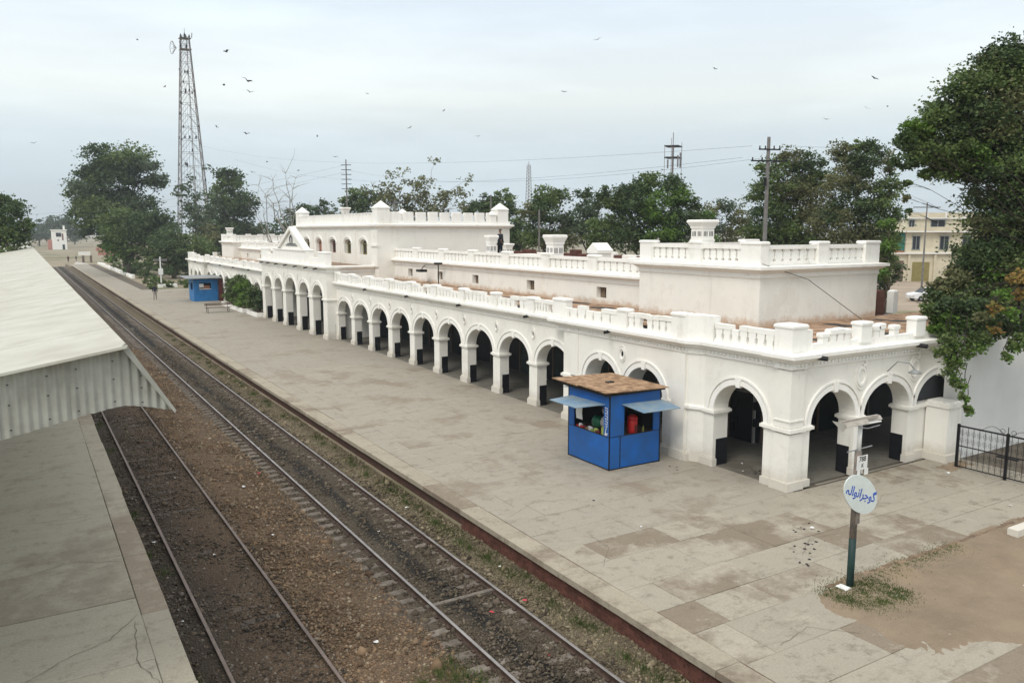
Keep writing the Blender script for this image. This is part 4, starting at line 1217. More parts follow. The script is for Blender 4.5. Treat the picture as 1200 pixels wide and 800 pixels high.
tufts('patch_grass', 'thin grass round the foot of the sign post on the bare earth', cs, 130, .04, 'grass', .17)
# steps of pale stone at the far right of the patch
mb = MB(); mb.bbox(20.3, 24.2, 9.6, 9.85, -.05, .19, .02); o = mb.build('low_kerb_wall', M['wash_low'], None, org=(20.3, 9.7, 0)); tag(o, 'low whitewashed kerb at the right edge of the bare earth', 'kerb')

# left platform
mb = MB(); mb.box(-14, 1.93, 2, 140, -.95, -.05)
platL = structure('left_platform', mb, M['joint'])
ye = [2.2, 5.0, 7.8, 10.6, 13.4, 16.4, 19.65, 22.1, 24.9, 29.0, 31.2, 34.5, 37.5, 40.5]
for a, b in zip(ye, ye[1:]): slab(1.535 + random.uniform(-.01, .01), 2.03 + random.uniform(-.012, .012), a, b, .004, 'coping_left', platL, 'coping_slab', .2, .005)
yy = 2.0
while yy < 46:
    hgt = random.uniform(2.2, 2.8)
    for a, b in ((-2.2, 1.535), (-5.9, -2.2), (-9.6, -5.9)):
        o_ = random.uniform(-.4, .4) if b < 1 else 0
        slab(a, b, yy + random.uniform(-.05, .05), yy + hgt, -.002, 'slab_left', platL, 'paving_slab', .05, .008)
    yy += hgt
mb = MB(); mb.box(-9.6, 2.03, yy, 140, -.04, -.002); mb.build('worn_paving', M['slab_left'], platL)

# litter scattered on the tracks and platform (small individual scraps)
scr = [(9.35, 15.9, -.62, 'litter'), (8.2, 14.3, -.8, 'litter_red'), (9.0, 14.2, -.69, 'litter_red'), (8.3, 12.2, -.82, 'litter_red'), (7.6, 10.1, -.83, 'litter_red'), (7.9, 20.0, -.8, 'litter'), (9.2, 21.0, -.64, 'litter'),
       (5.6, 25.6, -.68, 'litter'), (6.4, 27, -.74, 'litter_red'), (5.5, 14.2, -.69, 'litter'), (5.3, 21, -.69, 'litter'), (3.7, 20.6, -.77, 'litter'), (2.5, 22.3, -.77, 'litter'), (3.9, 28, -.77, 'litter'), (12.9, 14.9, .01, 'litter'),
       (18.7, 16.9, .01, 'litter'), (19.3, 17.5, .01, 'litter'), (16.5, 12.6, .01, 'litter'), (22.5, 10.9, .01, 'litter'), (24.0, 13.5, .01, 'litter'), (3.3, 13.6, -.77, 'litter'), (2.4, 17.3, -.78, 'litter'), (17.6, 8.1, -.02, 'litter'), (11.9, 60, .01, 'litter')]
SL_ = ['white scrap at the foot of the wall right of the cross tie', 'red wrapper between the rails just past the cross tie', 'red wrapper beside the right rail near the cross tie', 'red wrapper between the rails nearest the bottom edge but one', 'red wrapper lowest between the main rails',
       'white scrap between the main rails in the middle distance', 'white scrap on the verge gravel in the middle distance', 'white scrap on the brown mound, farthest of those there', 'red scrap beside the left sleeper ends of the main track', 'white scrap on the brown mound nearest the bottom edge', 'white scrap in the middle of the brown mound',
       'white scrap between the siding rails halfway down', 'white scrap against the left siding rail', 'white scrap between the siding rails farthest away', 'white scrap on the platform in front of the kiosk', 'white scrap left inside the near front arch', 'white scrap right inside the near front arch', 'white scrap on the paving left of the sign post',
       'white scrap on the paving towards the iron gate', 'white scrap at the foot of the buttress by the gate', 'white scrap between the siding rails near the bottom edge', 'white scrap outside the left siding rail', 'white scrap on the bare earth patch', 'tiny white scrap far up the platform']
for i, (x, y, z, m_) in enumerate(scr):
    mb = MB(); r = random.uniform(.03, .065); n = 7
    pts = [(x + r * random.uniform(.6, 1.2) * math.cos(k * .9), y + r * random.uniform(.6, 1.2) * math.sin(k * .9), z + random.uniform(.005, .05)) for k in range(n)]
    mb.add(pts + [(x, y, z + .045)], [(k, (k + 1) % n, n) for k in range(n)])
    o = mb.build('litter_scrap', M[m_], None, org=(x, y, z))
    tag(o, SL_[i], 'litter', 'scraps of litter')

# cracks and dark specks on the paving
def crack(pts, w, parent, z=.012):
    mb = MB(); q = []
    for (x0, y0), (x1, y1) in zip(pts, pts[1:]):
        n = max(2, int(math.hypot(x1 - x0, y1 - y0) / .15))
        for i in range(n): q.append((x0 + (x1 - x0) * i / n + random.uniform(-.025, .025), y0 + (y1 - y0) * i / n + random.uniform(-.025, .025)))
    q.append(pts[-1]); vs = []
    for i, (x, y) in enumerate(q):
        a = q[min(i + 1, len(q) - 1)]; b = q[max(i - 1, 0)]; dx, dy = a[0] - b[0], a[1] - b[1]; l = math.hypot(dx, dy) or 1; ww = w * random.uniform(.4, 1.2) * (1 if 0 < i < len(q) - 1 else .2)
        vs += [(x - dy / l * ww, y + dx / l * ww, z), (x + dy / l * ww, y - dx / l * ww, z)]
    mb.add(vs, [(2 * i, 2 * i + 1, 2 * i + 3, 2 * i + 2) for i in range(len(q) - 1)]); return mb.build('paving_crack', M['joint'], parent)
for c_ in (((1.5, 16.5), (.9, 15.6), (.2, 15.3), (-.6, 14.6)), ((1.55, 13.4), (1.25, 14.5), (1.4, 16.2)), ((-.4, 19.6), (.5, 19.9), (1.5, 19.4)), ((-2, 22.8), (-.5, 23.3), (.8, 23.0), (1.5, 23.4)), ((1.6, 26.8), (.9, 27.6), (-.8, 27.4)), ((-1.5, 12.4), (.2, 12.0), (1.4, 12.3))): crack(c_, .006, platL, .010)
for c_ in (((10.3, 17.2), (11.6, 17.9), (12.6, 17.6)), ((14.9, 11.6), (15.9, 12.2), (17.0, 12.0)), ((12.4, 22.4), (14.0, 23.4), (15.0, 23.1)), ((11, 30), (13.4, 31.6), (15, 31)), ((10.6, 13.5), (11.4, 14.3), (11.5, 15.2)), ((19, 12.6), (20.4, 13.3), (22, 13.1)), ((12.9, 8.6), (12.2, 9.3), (11.2, 9.1))): crack(c_, .0045, plat, .0085)
mb = MB()
for cx_, cy_, n_ in ((16.2, 12.7, 9), (15.6, 11.9, 14), (14.6, 11.3, 6), (17.1, 18.3, 5), (19.2, 16.6, 26), (13.2, 17.0, 3)):
    for _ in range(n_):
        x, y, r = cx_ + random.gauss(0, .22), cy_ + random.gauss(0, .18), random.uniform(.012, .05)
        mb.add([(x + r * math.cos(t_) * random.uniform(.6, 1.3), y + r * math.sin(t_) * random.uniform(.6, 1.3), .011) for t_ in (0, 1.2, 2.4, 3.7, 5)] + [(x, y, .011 + r * .4)], [(0, 1, 5), (1, 2, 5), (2, 3, 5), (3, 4, 5), (4, 0, 5)])
o = mb.build('droppings', M['black'], None, org=(16, 12, 0)); tag(o, 'small dark crumbs scattered on the paving before the arches', 'debris', None, 'stuff')

# ================================================================== TREES
def leaf_cloud(name, lobes, w, mat, parent, dens=1.0, leaf=None, droop=0.0):
    """many small leaf faces in clumps through the crown; lobes: (x, y, z, r)"""
    ls = leaf or max(.075, w * .0023)
    VV = []
    for (cx, cy, cz, r) in lobes:
        px = r * 941 / w; lp = ls * 941 / w
        n = int(dens * 7.5 * math.pi * px * px / (lp * lp)) + 30
        nc = max(5, int(10 + (r / ls) * 1.1))
        d = RNG.normal(0, 1, (nc, 3)); d /= np.linalg.norm(d, axis=1)[:, None]
        rr = r * RNG.uniform(.15, 1.1, nc) ** .6
        cc = d * rr[:, None] * np.array([1, 1, .82]); cs = r * RNG.uniform(.15, .30, nc)
        k = RNG.integers(0, nc, n)
        p = cc[k] + RNG.normal(0, 1, (n, 3)) * cs[k][:, None] * np.array([1, 1, .6])
        if droop: p[:, 2] -= droop * np.abs(RNG.normal(0, 1, n)) * r
        p += np.array([cx, cy, cz])
        s = ls * RNG.uniform(.6, 1.35, n)
        a = RNG.normal(0, 1, (n, 3)); a[:, 2] *= .6; a /= np.linalg.norm(a, axis=1)[:, None]
        b = np.cross(a, RNG.normal(0, 1, (n, 3))); b /= np.linalg.norm(b, axis=1)[:, None]
        a *= (s * .72)[:, None]; b *= (s * .44)[:, None]
        VV.append(np.stack([p - a, p - b, p + a, p + b], 1).reshape(-1, 3))
    V = np.concatenate(VV); V = V - np.array(worg(parent)); n = len(V) // 4
    me = npmesh(name, V, np.arange(4 * n).reshape(-1, 4), mat)
    return link(name, me, parent, worg(parent))

def limb_pts(a, b, sag=0.0, n=5, wob=.04):
    a, b = Vector(a), Vector(b); L_ = (b - a).length; pts = []
    for i in range(n + 1):
        t_ = i / n; p = a.lerp(b, t_); p.z += math.sin(t_ * math.pi) * sag * L_
        if 0 < i < n: p += Vector((random.uniform(-1, 1), random.uniform(-1, 1), random.uniform(-.5, .5))) * wob * L_
        pts.append(p)
    return pts

def tree(name, label, base, lobes, w, leafmats, bark='bark', group=None, tr_r=None, dens=1.0, limbs=True, fork=.45, leaf=None, cat='tree', base_z=None):
    bx, by, bz = base
    T_ = thing(name, label, cat, (bx, by, bz), group)
    zs = sorted(l[2] for l in lobes); zmid = zs[0] + (zs[-1] - zs[0]) * .25
    cx = sum(l[0] * l[3] for l in lobes) / sum(l[3] for l in lobes); cy = sum(l[1] * l[3] for l in lobes) / sum(l[3] for l in lobes)
    H = max(l[2] + l[3] for l in lobes) - bz
    r0 = tr_r or H * .022 + .06
    fk = Vector((bx + (cx - bx) * .35, by + (cy - by) * .35, bz + (zmid - bz) * fork + .5))
    mb = MB(); mb.tube(limb_pts((bx, by, bz - .1), fk, 0, 4, .02), [r0 * 1.35, r0, r0 * .92, r0 * .88, r0 * .85], 8)
    mb.build('trunk', M[bark], T_)
    mb = MB()
    for l in lobes:
        p = Vector(l[:3]); p2 = p + Vector((random.uniform(-1, 1), random.uniform(-1, 1), .3)) * l[3] * .4
        q = limb_pts(fk, p2, .05, 5, .05); ra = max(.02, r0 * .55 * min(1, l[3] / (.2 * H)))
        mb.tube(q, [ra * (1 - .15 * i) for i in range(6)], 5, cap=False)
        for _ in range(4):
            e = p + Vector((random.gauss(0, 1), random.gauss(0, 1), random.gauss(0, .8))) * l[3] * .65
            mb.tube(limb_pts(q[4], e, .03, 3, .06), [ra * .35, ra * .25, ra * .18, ra * .08], 4, cap=False)
    mb.build('limbs', M[bark], T_)
    # crown pieces by leaf colour
    groups = {}
    for i, l in enumerate(lobes): groups.setdefault(leafmats[i % len(leafmats)] if isinstance(leafmats, (list, tuple)) else leafmats, []).append(l)
    for m_, ll in groups.items(): leaf_cloud('crown', ll, w, M[m_], T_, dens, leaf)
    return T_
TREES = {
'far_left': ((-0.96, 89.01, 5.9), [(-0.73, 89.38, 9.06, 1.59), (-2.36, 90.22, 8.11, 2.23), (0.10, 88.59, 7.32, 1.04), (-0.79, 88.97, 6.30, 1.59), (-1.90, 90.22, 9.85, 1.27), (0.70, 88.35, 8.11, 0.56)]),
'haze1': ((9.52, 501.6, 1.52), [(10.10, 502.55, 9.66, 4.11), (7.54, 503.61, 6.50, 4.57), (12.19, 500.70, 6.04, 4.11)]),
'haze2': ((16.9, 520.7, 1.24), [(17.24, 522.17, 11.66, 3.82), (17.75, 521.17, 7.40, 4.78), (14.76, 522.69, 5.51, 3.82)]),
'haze3': ((20.04, 459.65, 1.09), [(20.88, 461.03, 12.87, 3.82), (19.50, 461.20, 8.66, 4.67), (22.70, 459.11, 7.82, 4.25), (24.33, 457.71, 5.30, 3.82)]),
'haze4': ((3.67, 564.17, 0.83), [(5.80, 563.76, 6.39, 3.57), (3.05, 565.12, 4.37, 4.08), (0.47, 566.77, 4.87, 3.57)]),
'flat': ((17.09, 165.72, -0.02), [(15.16, 170.21, 20.66, 3.19), (18.53, 168.09, 20.19, 3.51), (21.37, 166.02, 18.13, 2.87), (23.17, 164.67, 16.56, 1.59), (12.70, 171.38, 18.61, 2.55), (11.25, 171.46, 13.56, 2.87), (13.78, 170.09, 14.66, 3.82), (16.89, 168.45, 16.24, 3.19), (10.39, 171.58, 11.03, 2.23), (15.13, 168.64, 10.71, 4.46), (17.91, 167.07, 11.50, 3.82), (11.56, 170.43, 8.35, 2.55), (20.00, 165.92, 12.29, 2.23), (13.13, 170.87, 17.03, 2.23)]),
'front1': ((15.52, 151.22, -0.53), [(16.18, 152.30, 8.70, 3.78), (13.59, 153.65, 7.26, 2.33), (19.29, 150.41, 8.70, 3.20), (17.81, 150.78, 5.38, 3.49), (14.63, 152.56, 4.37, 2.62), (21.05, 149.10, 7.26, 2.62), (12.84, 153.81, 5.38, 1.46)]),
'front2': ((20.85, 137.33, -0.55), [(20.70, 138.40, 5.51, 2.72), (23.21, 136.76, 4.84, 2.45), (21.67, 137.37, 2.82, 2.45), (19.37, 138.82, 3.09, 2.18), (23.73, 136.05, 2.42, 1.90), (25.30, 135.49, 4.84, 1.63), (18.24, 139.58, 3.49, 1.63)]),
'front3': ((26.08, 148.45, 0.18), [(26.95, 149.29, 8.73, 2.08), (28.46, 148.06, 6.81, 2.08), (26.20, 150.07, 10.79, 1.34)]),
't245': ((37.72, 171.25, 2.36), [(37.79, 173.72, 17.99, 2.45), (38.11, 172.91, 14.17, 3.51), (40.71, 171.10, 12.78, 2.45), (36.02, 174.19, 14.17, 2.45), (38.99, 171.65, 9.66, 3.86), (35.20, 173.85, 8.96, 3.15), (41.86, 169.62, 7.92, 2.45), (33.42, 174.30, 4.97, 2.80), (37.91, 171.56, 4.97, 3.51), (42.36, 168.76, 4.45, 2.45), (36.98, 174.41, 19.21, 1.58)]),
't330': ((46.65, 148.4, 4.4), [(42.88, 151.41, 8.82, 1.91), (44.81, 150.59, 11.03, 1.59), (47.15, 149.24, 11.50, 1.43), (47.99, 148.47, 9.93, 1.91), (44.83, 150.02, 7.56, 2.55), (48.98, 148.25, 12.29, 0.96), (42.02, 151.53, 6.30, 1.59), (40.97, 152.25, 6.77, 1.43)]),
't387': ((56.41, 166.03, 4.0), [(56.95, 166.91, 11.51, 1.44), (56.31, 166.90, 9.01, 1.81)]),
't425': ((47.5, 124.3, 4.8), [(47.48, 125.59, 12.74, 1.66), (49.19, 124.42, 11.91, 1.93), (46.22, 126.18, 11.64, 1.38), (47.84, 124.86, 9.59, 2.21), (45.45, 126.25, 9.18, 1.66)]),
't580': ((56.67, 97.49, 5.16), [(56.61, 98.55, 11.53, 1.19), (58.36, 97.52, 11.76, 1.43), (55.22, 99.24, 10.58, 1.43), (53.98, 99.94, 10.23, 0.71), (58.85, 96.96, 10.11, 1.19), (57.00, 98.04, 9.88, 1.67)]),
't620': ((53.77, 85.11, 5.4), [(52.62, 86.29, 8.35, 1.49), (53.61, 85.46, 6.98, 1.70), (52.74, 85.87, 6.24, 1.49)]),
't640': ((48.52, 71.66, 4.78), [(48.55, 72.59, 10.66, 1.64), (49.75, 71.93, 11.11, 1.10), (47.28, 73.14, 9.30, 1.28), (48.79, 72.11, 8.58, 2.01), (47.35, 72.74, 7.04, 1.64), (50.55, 70.97, 8.21, 1.28), (49.42, 71.40, 6.59, 1.83), (47.89, 72.92, 10.21, 0.91)]),
't690': ((54.44, 72.76, 4.65), [(54.46, 73.88, 11.66, 0.86), (54.82, 73.37, 9.86, 1.34), (53.89, 73.68, 8.25, 1.53), (55.30, 72.69, 7.49, 1.72), (56.11, 72.73, 10.81, 1.05)]),
't770': ((48.2, 55.25, 4.45), [(47.23, 56.88, 10.89, 1.30), (48.72, 56.09, 11.64, 1.07), (50.21, 55.17, 11.57, 1.22), (51.11, 54.43, 10.35, 1.15), (51.85, 53.88, 9.75, 0.61), (45.84, 57.54, 9.75, 1.07), (47.43, 56.48, 9.14, 1.84), (49.40, 55.31, 9.37, 1.84), (50.62, 54.36, 8.08, 1.53), (45.39, 57.55, 8.08, 1.38), (46.93, 56.39, 6.72, 1.84), (48.88, 55.18, 6.57, 1.84), (50.82, 53.96, 6.34, 1.22), (44.31, 57.97, 6.57, 1.07), (45.13, 58.14, 10.81, 0.69)]),
'olive': ((63.16, 60.38, 4.84), [(62.19, 61.71, 9.43, 1.07), (63.51, 60.96, 9.79, 1.07), (64.68, 60.13, 9.08, 1.07), (62.63, 61.24, 8.20, 1.43), (64.12, 60.25, 7.67, 1.25), (61.52, 61.81, 7.49, 1.25), (63.12, 60.66, 6.43, 1.61), (65.22, 59.66, 8.20, 0.71)]),
'olivey': ((53.49, 54.5, 5.14), [(53.89, 54.86, 8.88, 0.94), (53.53, 54.88, 7.63, 0.94), (54.12, 54.32, 6.39, 0.94)]),
't930': ((51.75, 41.23, 4.2), [(50.06, 43.51, 12.03, 1.05), (51.25, 42.94, 13.01, 0.92), (52.04, 42.33, 12.16, 1.32), (49.10, 43.84, 10.40, 0.92), (50.32, 43.06, 10.21, 1.45), (51.86, 42.05, 9.75, 1.71), (49.52, 43.27, 8.44, 1.45), (48.60, 43.65, 7.33, 1.05), (50.87, 42.31, 7.60, 1.71), (52.58, 41.33, 7.99, 1.58), (49.64, 42.83, 6.16, 1.32), (51.87, 41.42, 5.83, 1.58), (53.08, 41.51, 11.05, 1.19)]),
't1010': ((49.75, 35.31, 3.92), [(49.36, 36.96, 12.76, 0.83), (50.41, 36.40, 13.23, 0.54), (51.15, 35.89, 12.88, 0.83), (52.01, 35.25, 12.17, 0.71), (52.26, 34.86, 10.70, 0.71), (50.55, 36.05, 11.58, 1.43), (49.21, 36.72, 10.70, 1.19), (51.42, 35.19, 9.52, 1.19), (49.85, 36.05, 8.93, 1.55), (48.54, 36.76, 8.34, 1.19), (52.11, 34.62, 8.64, 0.59), (51.29, 34.98, 7.75, 1.19), (49.68, 35.77, 6.57, 1.55), (51.71, 34.54, 6.57, 0.83), (48.84, 36.10, 5.40, 1.19), (50.87, 34.86, 5.40, 1.07)]),
'bright1055': ((48.08, 31.64, 4.17), [(48.11, 32.22, 7.89, 0.66), (48.28, 31.97, 7.02, 0.66), (47.81, 32.15, 6.36, 0.83), (48.09, 31.87, 5.70, 0.50), (47.51, 32.08, 4.72, 0.72)]),
'shrubR': ((55.03, 36.63, 2.73), [(55.24, 36.73, 4.18, 0.89), (55.83, 36.47, 4.81, 0.51), (54.64, 36.97, 3.36, 0.76)]),
'fg': ((30.26, 14.42, -1.42), [(30.05, 16.75, 12.31, 1.17), (30.92, 16.39, 13.38, 0.92), (31.53, 15.92, 12.77, 1.23), (30.51, 16.61, 13.23, 0.55), (29.36, 17.09, 11.86, 0.80), (28.67, 17.44, 11.40, 0.68), (27.99, 17.80, 11.03, 0.49), (27.57, 17.99, 10.63, 0.43), (28.75, 17.27, 10.63, 0.92), (29.69, 16.75, 10.94, 1.23), (28.20, 17.55, 10.24, 0.62), (30.78, 16.16, 11.40, 1.48), (27.51, 17.90, 9.87, 0.37), (28.82, 17.08, 9.72, 0.62), (29.49, 16.70, 9.87, 0.80), (30.25, 16.18, 9.57, 1.05), (31.06, 15.74, 9.87, 1.36), (30.30, 15.96, 8.35, 1.05), (31.06, 15.44, 8.04, 1.36), (29.85, 16.12, 7.67, 0.43), (30.32, 15.70, 6.82, 1.05), (31.22, 15.10, 6.52, 1.36), (29.61, 16.01, 6.06, 0.62), (29.04, 16.26, 5.45, 0.55), (28.62, 16.47, 5.14, 0.43), (25.09, 14.82, 5.04, 0.27), (29.81, 15.75, 5.14, 0.92), (30.61, 15.28, 5.29, 1.23), (25.66, 14.44, 4.85, 0.55), (26.22, 14.06, 4.58, 0.60), (25.33, 14.58, 4.44, 0.38), (26.92, 13.61, 4.44, 0.49), (27.50, 13.26, 4.44, 0.55), (30.69, 16.60, 13.84, 0.37), (31.47, 16.10, 13.69, 0.62), (28.58, 16.57, 5.60, 0.62), (28.16, 16.72, 4.99, 0.43), (28.95, 16.23, 4.93, 0.74), (25.15, 14.71, 4.55, 0.41), (25.88, 14.28, 4.66, 0.66), (24.85, 14.95, 4.93, 0.25), (29.51, 16.15, 6.52, 0.74), (27.54, 17.77, 9.11, 0.15), (27.47, 17.72, 8.59, 0.15), (27.54, 17.60, 8.10, 0.12), (28.14, 17.45, 9.41, 0.25)]),
'fgv': (None, [(24.32, 13.97, 4.16, 0.29), (24.13, 14.03, 3.82, 0.24), (24.41, 13.82, 3.56, 0.24), (24.27, 13.84, 3.20, 0.21), (24.45, 13.68, 2.86, 0.18), (24.66, 13.72, 3.90, 0.24), (24.94, 13.57, 4.03, 0.24), (25.18, 13.46, 4.24, 0.26), (24.55, 13.55, 2.42, 0.13), (24.62, 13.45, 2.05, 0.13), (25.94, 12.95, 3.98, 0.18), (25.76, 13.01, 3.64, 0.13), (26.18, 12.83, 4.16, 0.21)]),
'yellow': (None, [(25.78, 12.90, 6.01, 0.31), (25.41, 13.05, 5.50, 0.26), (25.16, 13.14, 5.11, 0.23), (24.81, 13.30, 4.81, 0.26), (25.85, 12.78, 5.50, 0.21), (25.59, 12.84, 4.86, 0.26), (25.18, 13.02, 4.47, 0.21)]),
}
def T3(k): return TREES[k][0], TREES[k][1]
def plant(k, label, w, mats, z=0.0, **kw):
    b, ls = T3(k); return tree(kw.pop('name', 'tree'), label, (b[0], b[1], z), [(x_, y_, z_, r_ * kw.get('grow', 1.12)) for x_, y_, z_, r_ in ls], w, mats, **{k_: v_ for k_, v_ in kw.items() if k_ != 'grow'})
plant('far_left', 'dark leafy tree rising behind the left end of the pale canopy roof', 75, ['leaf_deep', 'leaf'], -.8)
for k, lab, z in (('haze1', 'bluish far tree just left of the small white signal cabin', -.45), ('haze2', 'hazy tree with pointed top directly behind the small white signal cabin', -.45), ('haze3', 'tall hazy tree just right of the small white signal cabin', -.45), ('haze4', 'lowest and farthest hazy tree where the tracks vanish', -.45)):
    plant(k, lab, T3(k) and {'haze1': 430, 'haze2': 450, 'haze3': 400, 'haze4': 480}[k], ['leaf_far'], z, group='far hazy trees beyond the platform end', dens=.9)
plant('flat', 'tall flat-topped spreading tree left of the steel lattice tower', 150, ['leaf_deep', 'leaf', 'leaf_far', 'leaf_deep'], 0, bark='bark_dark')
plant('front1', 'bright mid green bushy tree under the tall flat-topped tree', 137, ['leaf', 'leaf_bright', 'leaf_deep'], 0, grow=1.08)
plant('front2', 'low dark bushy tree in the garden behind the far blue kiosk', 128, ['leaf_deep', 'leaf'], 0, grow=1.08)
plant('front3', 'grey green loose tree at the foot of the steel lattice tower', 140, ['leaf_far', 'leaf_olive'], 0, dens=.45)
plant('t245', 'tall layered dark tree just right of the steel lattice tower', 165, ['leaf_deep', 'leaf'], 0)
plant('t330', 'ragged dark tree behind the left pinnacle of the central block', 150, ['leaf_deep', 'leaf_far'], 0, dens=.7)
plant('t387', 'narrow far tree behind the chimney of the central block', 170, ['leaf_far'], 0, dens=.6)
plant('t425', 'round dark green tree behind the middle pinnacle of the central block', 130, ['leaf', 'leaf_deep'], 0)
plant('t580', 'broad dark tree behind the right pinnacle of the central block', 112, ['leaf_deep', 'leaf'], 0)
plant('t620', 'low dark tree just right of the central block', 100, ['leaf_deep'], 0)
plant('t640', 'olive green tree behind the street lamp and the middle roof chimney', 86, ['leaf', 'leaf_far', 'leaf_olive', 'leaf_deep'], 0, dens=.85)
plant('t690', 'slender tree with a separate top left of the broadest tree', 90, ['leaf_deep', 'leaf_far'], 0, dens=.8)
plant('t770', 'broad dense dark tree left of the chimney of the near roof pavilion', 72, ['leaf_deep', 'leaf', 'leaf_deep', 'leaf_bright'], 0, dens=1.1)
plant('olive', 'thin dry olive tree between the roof chimney and the tall concrete pole', 84, ['leaf_olive', 'leaf_far'], 0, dens=.5)
plant('olivey', 'small yellowish green tree directly behind the near roof chimney', 74, ['leaf_bright', 'leaf_olive'], 0, dens=.8)
plant('t930', 'wide green tree behind the tall concrete power pole', 62, ['leaf', 'leaf_olive', 'leaf_deep', 'leaf'], 0, dens=.95)
plant('t1010', 'tall rounded olive and green tree behind the right end of the near roof pavilion', 56, ['leaf_olive', 'leaf', 'leaf_deep'], 0, dens=.95)
plant('bright1055', 'small bright green tree beside the cream house', 52, ['leaf_bright', 'leaf'], 0, grow=.9)
plant('shrubR', 'dark shrub at the foot of the trees right of the near roof pavilion', 60, ['leaf_deep'], 0, cat='shrub', name='shrub')
# the big tree at the right: its trunk stands outside the picture
b, ls = T3('fg')
ls = [(x_, y_, z_, r_ * 1.08) for x_, y_, z_, r_ in ls] + [(32.2, 14.6, 8.6, 1.6), (33.0, 15.2, 10.2, 1.8), (32.4, 14.2, 6.9, 1.5), (34.0, 15, 12, 1.8), (31.6, 14.4, 5.7, 1.1)]
FG = tree('tree', 'great overhanging tree filling the right edge with arching leafy boughs', (31.2, 11.2, 0), ls, 29, ['leaf', 'leaf_deep', 'leaf', 'leaf_olive', 'leaf_deep', 'leaf', 'leaf_bright', 'leaf_deep'], bark='bark_dark', dens=1.4, leaf=.09, tr_r=.26, fork=.8)
mb = MB()
def L3(i): return Vector(ls[i][:3])
mb.tube([Vector((30.6, 12, 5.0)), L3(27), L3(19) + Vector((0, 0, -.2)), L3(18) + Vector((0, 0, -.3)), L3(17)], [.24, .17, .13, .09, .04], 7)
mb.build('bough', M['bark_dark'], FG)
vb, vl = T3('fgv')
leaf_cloud('hanging_sprays', vl, 25, M['leaf'], FG, .95, .085, .5)
leaf_cloud('hanging_sprays', [(x + .1, y - .1, z - .1, r * .85) for x, y, z, r in vl], 25, M['leaf_bright'], FG, .6, .08, .6)
mb = MB()
for x, y, z, r in vl: mb.tube(limb_pts((x + .5, y + .2, z + .9), (x, y, z), -.1, 4, .06), [.012] * 5, 4, cap=False)
mb.build('twigs', M['bark_dark'], FG)
yb, yl = T3('yellow')
tree('creeper', 'yellowing and rust coloured creeper hanging low on the great right hand tree', (27.6, 13.4, 4.3), yl, 25, ['leaf_yellow', 'leaf_bright', 'leaf_yellow', 'leaf_olive'], dens=.55, leaf=.09, cat='climbing plant', tr_r=.04, bark='bark_dark')

# bare trees
def bare(label, base, tips, r0, w, twigs=9, tilt=(0, 0), mat='bark_pale', leaves=None):
    T_ = thing('bare_tree', label, 'tree', base)
    b = Vector(base); mb = MB(); top = Vector(tips[0]); fk = b.lerp(top, .4)
    mb.tube(limb_pts(b, fk, 0, 4, .02), [r0, r0 * .85, r0 * .7, r0 * .62, r0 * .55], 6); mb.build('trunk', M[mat], T_)
    mb = MB(); ends = []
    for t_ in tips:
        q = limb_pts(fk, t_, .06, 5, .05); mb.tube(q, [r0 * .5, r0 * .4, r0 * .3, r0 * .22, r0 * .15, r0 * .08], 5, cap=False)
        for i in range(2, 6):
            for _ in range(twigs // 3):
                L_ = (Vector(t_) - fk).length * .28
                e = q[i] + Vector((random.gauss(0, 1), random.gauss(0, 1), abs(random.gauss(0, .8)))) * L_ * .6
                mb.tube(limb_pts(q[i], e, .03, 3, .08), [r0 * .14, r0 * .11, r0 * .08, r0 * .04], 4, cap=False); ends.append(e)
    mb.build('branches', M[mat], T_)
    if leaves: leaf_cloud('thin_leaves', [(*e, .9) for e in ends], w, M[leaves], T_, .10)
    return T_
bare('leafless pale tree with long curved limbs left of the central block', (33.5, 110.5, 0), [(30.3, 112.5, 14.3), (29.2, 113, 12.0), (31.8, 111.5, 15.2), (33, 111, 14.6), (28.6, 113.5, 13.6)], .24, 110)
bare('thin leaning pale trunks at the foot of the lattice tower', (30.0, 158, 0), [(26.5, 160, 13.5), (28.5, 159, 15.0), (31.5, 158, 12.0)], .3, 150, leaves='leaf_far')
bare('wispy half bare tree spreading behind the battlements of the central block', (46.5, 102, 0), [(43, 104, 11.8), (45, 103, 12.6), (48.5, 101.5, 13.0), (50.5, 100.5, 12.2), (47, 102, 11.8), (51.5, 100, 10.8), (42.5, 104.5, 10.6)], .22, 110, twigs=12, mat='bark', leaves='leaf_olive')
bare('leaning white limb crossing the gap left of the pediment', (27.5, 96, 0), [(24.4, 97.5, 11.3), (23.6, 98, 10.4)], .16, 95, twigs=4)

# ================================================================== CANOPY ON THE LEFT PLATFORM
RX, RZ_, EX, EZ, LX = 1.15, 5.86, 1.67, 4.92, -7.0
SL = .168
cn = thing('platform_canopy', 'pale sheet-roofed platform canopy with a corrugated gable end over the left platform', 'canopy', (-2.5, 12, 0))
zl = lambda x: RZ_ - (RX - x) * SL
y = 11.86; k = 0
while y < 137:
    ln = 2.45; j = (k % 2) * .004
    mb = MB(); mb.prism([(LX, zl(LX) + j), (RX + .012, RZ_ + j), (RX + .012, RZ_ + .012 + j), (LX, zl(LX) + .012 + j)], lambda u, v, w: (u, w, v), y, y + ln + .05)
    mb.build('roof_sheet', M['canopy'], cn)
    mb = MB(); mb.prism([(RX + .013, RZ_ + .006 + j), (EX, EZ + j), (EX - .012, EZ - .01 + j), (RX + .0, RZ_ - .012 + j)], lambda u, v, w: (u, w, v), y + .1, y + ln + .15)
    mb.build('roof_sheet', M['gable'], cn)
    y += ln; k += 1
def zbot(x): return np.interp(x, [-7, -.38, .6, 1.05, 1.3, 1.67], [3.45, 4.74, 4.95, 5.03, 5.0, 4.905])
x0 = -6.6; k = 0
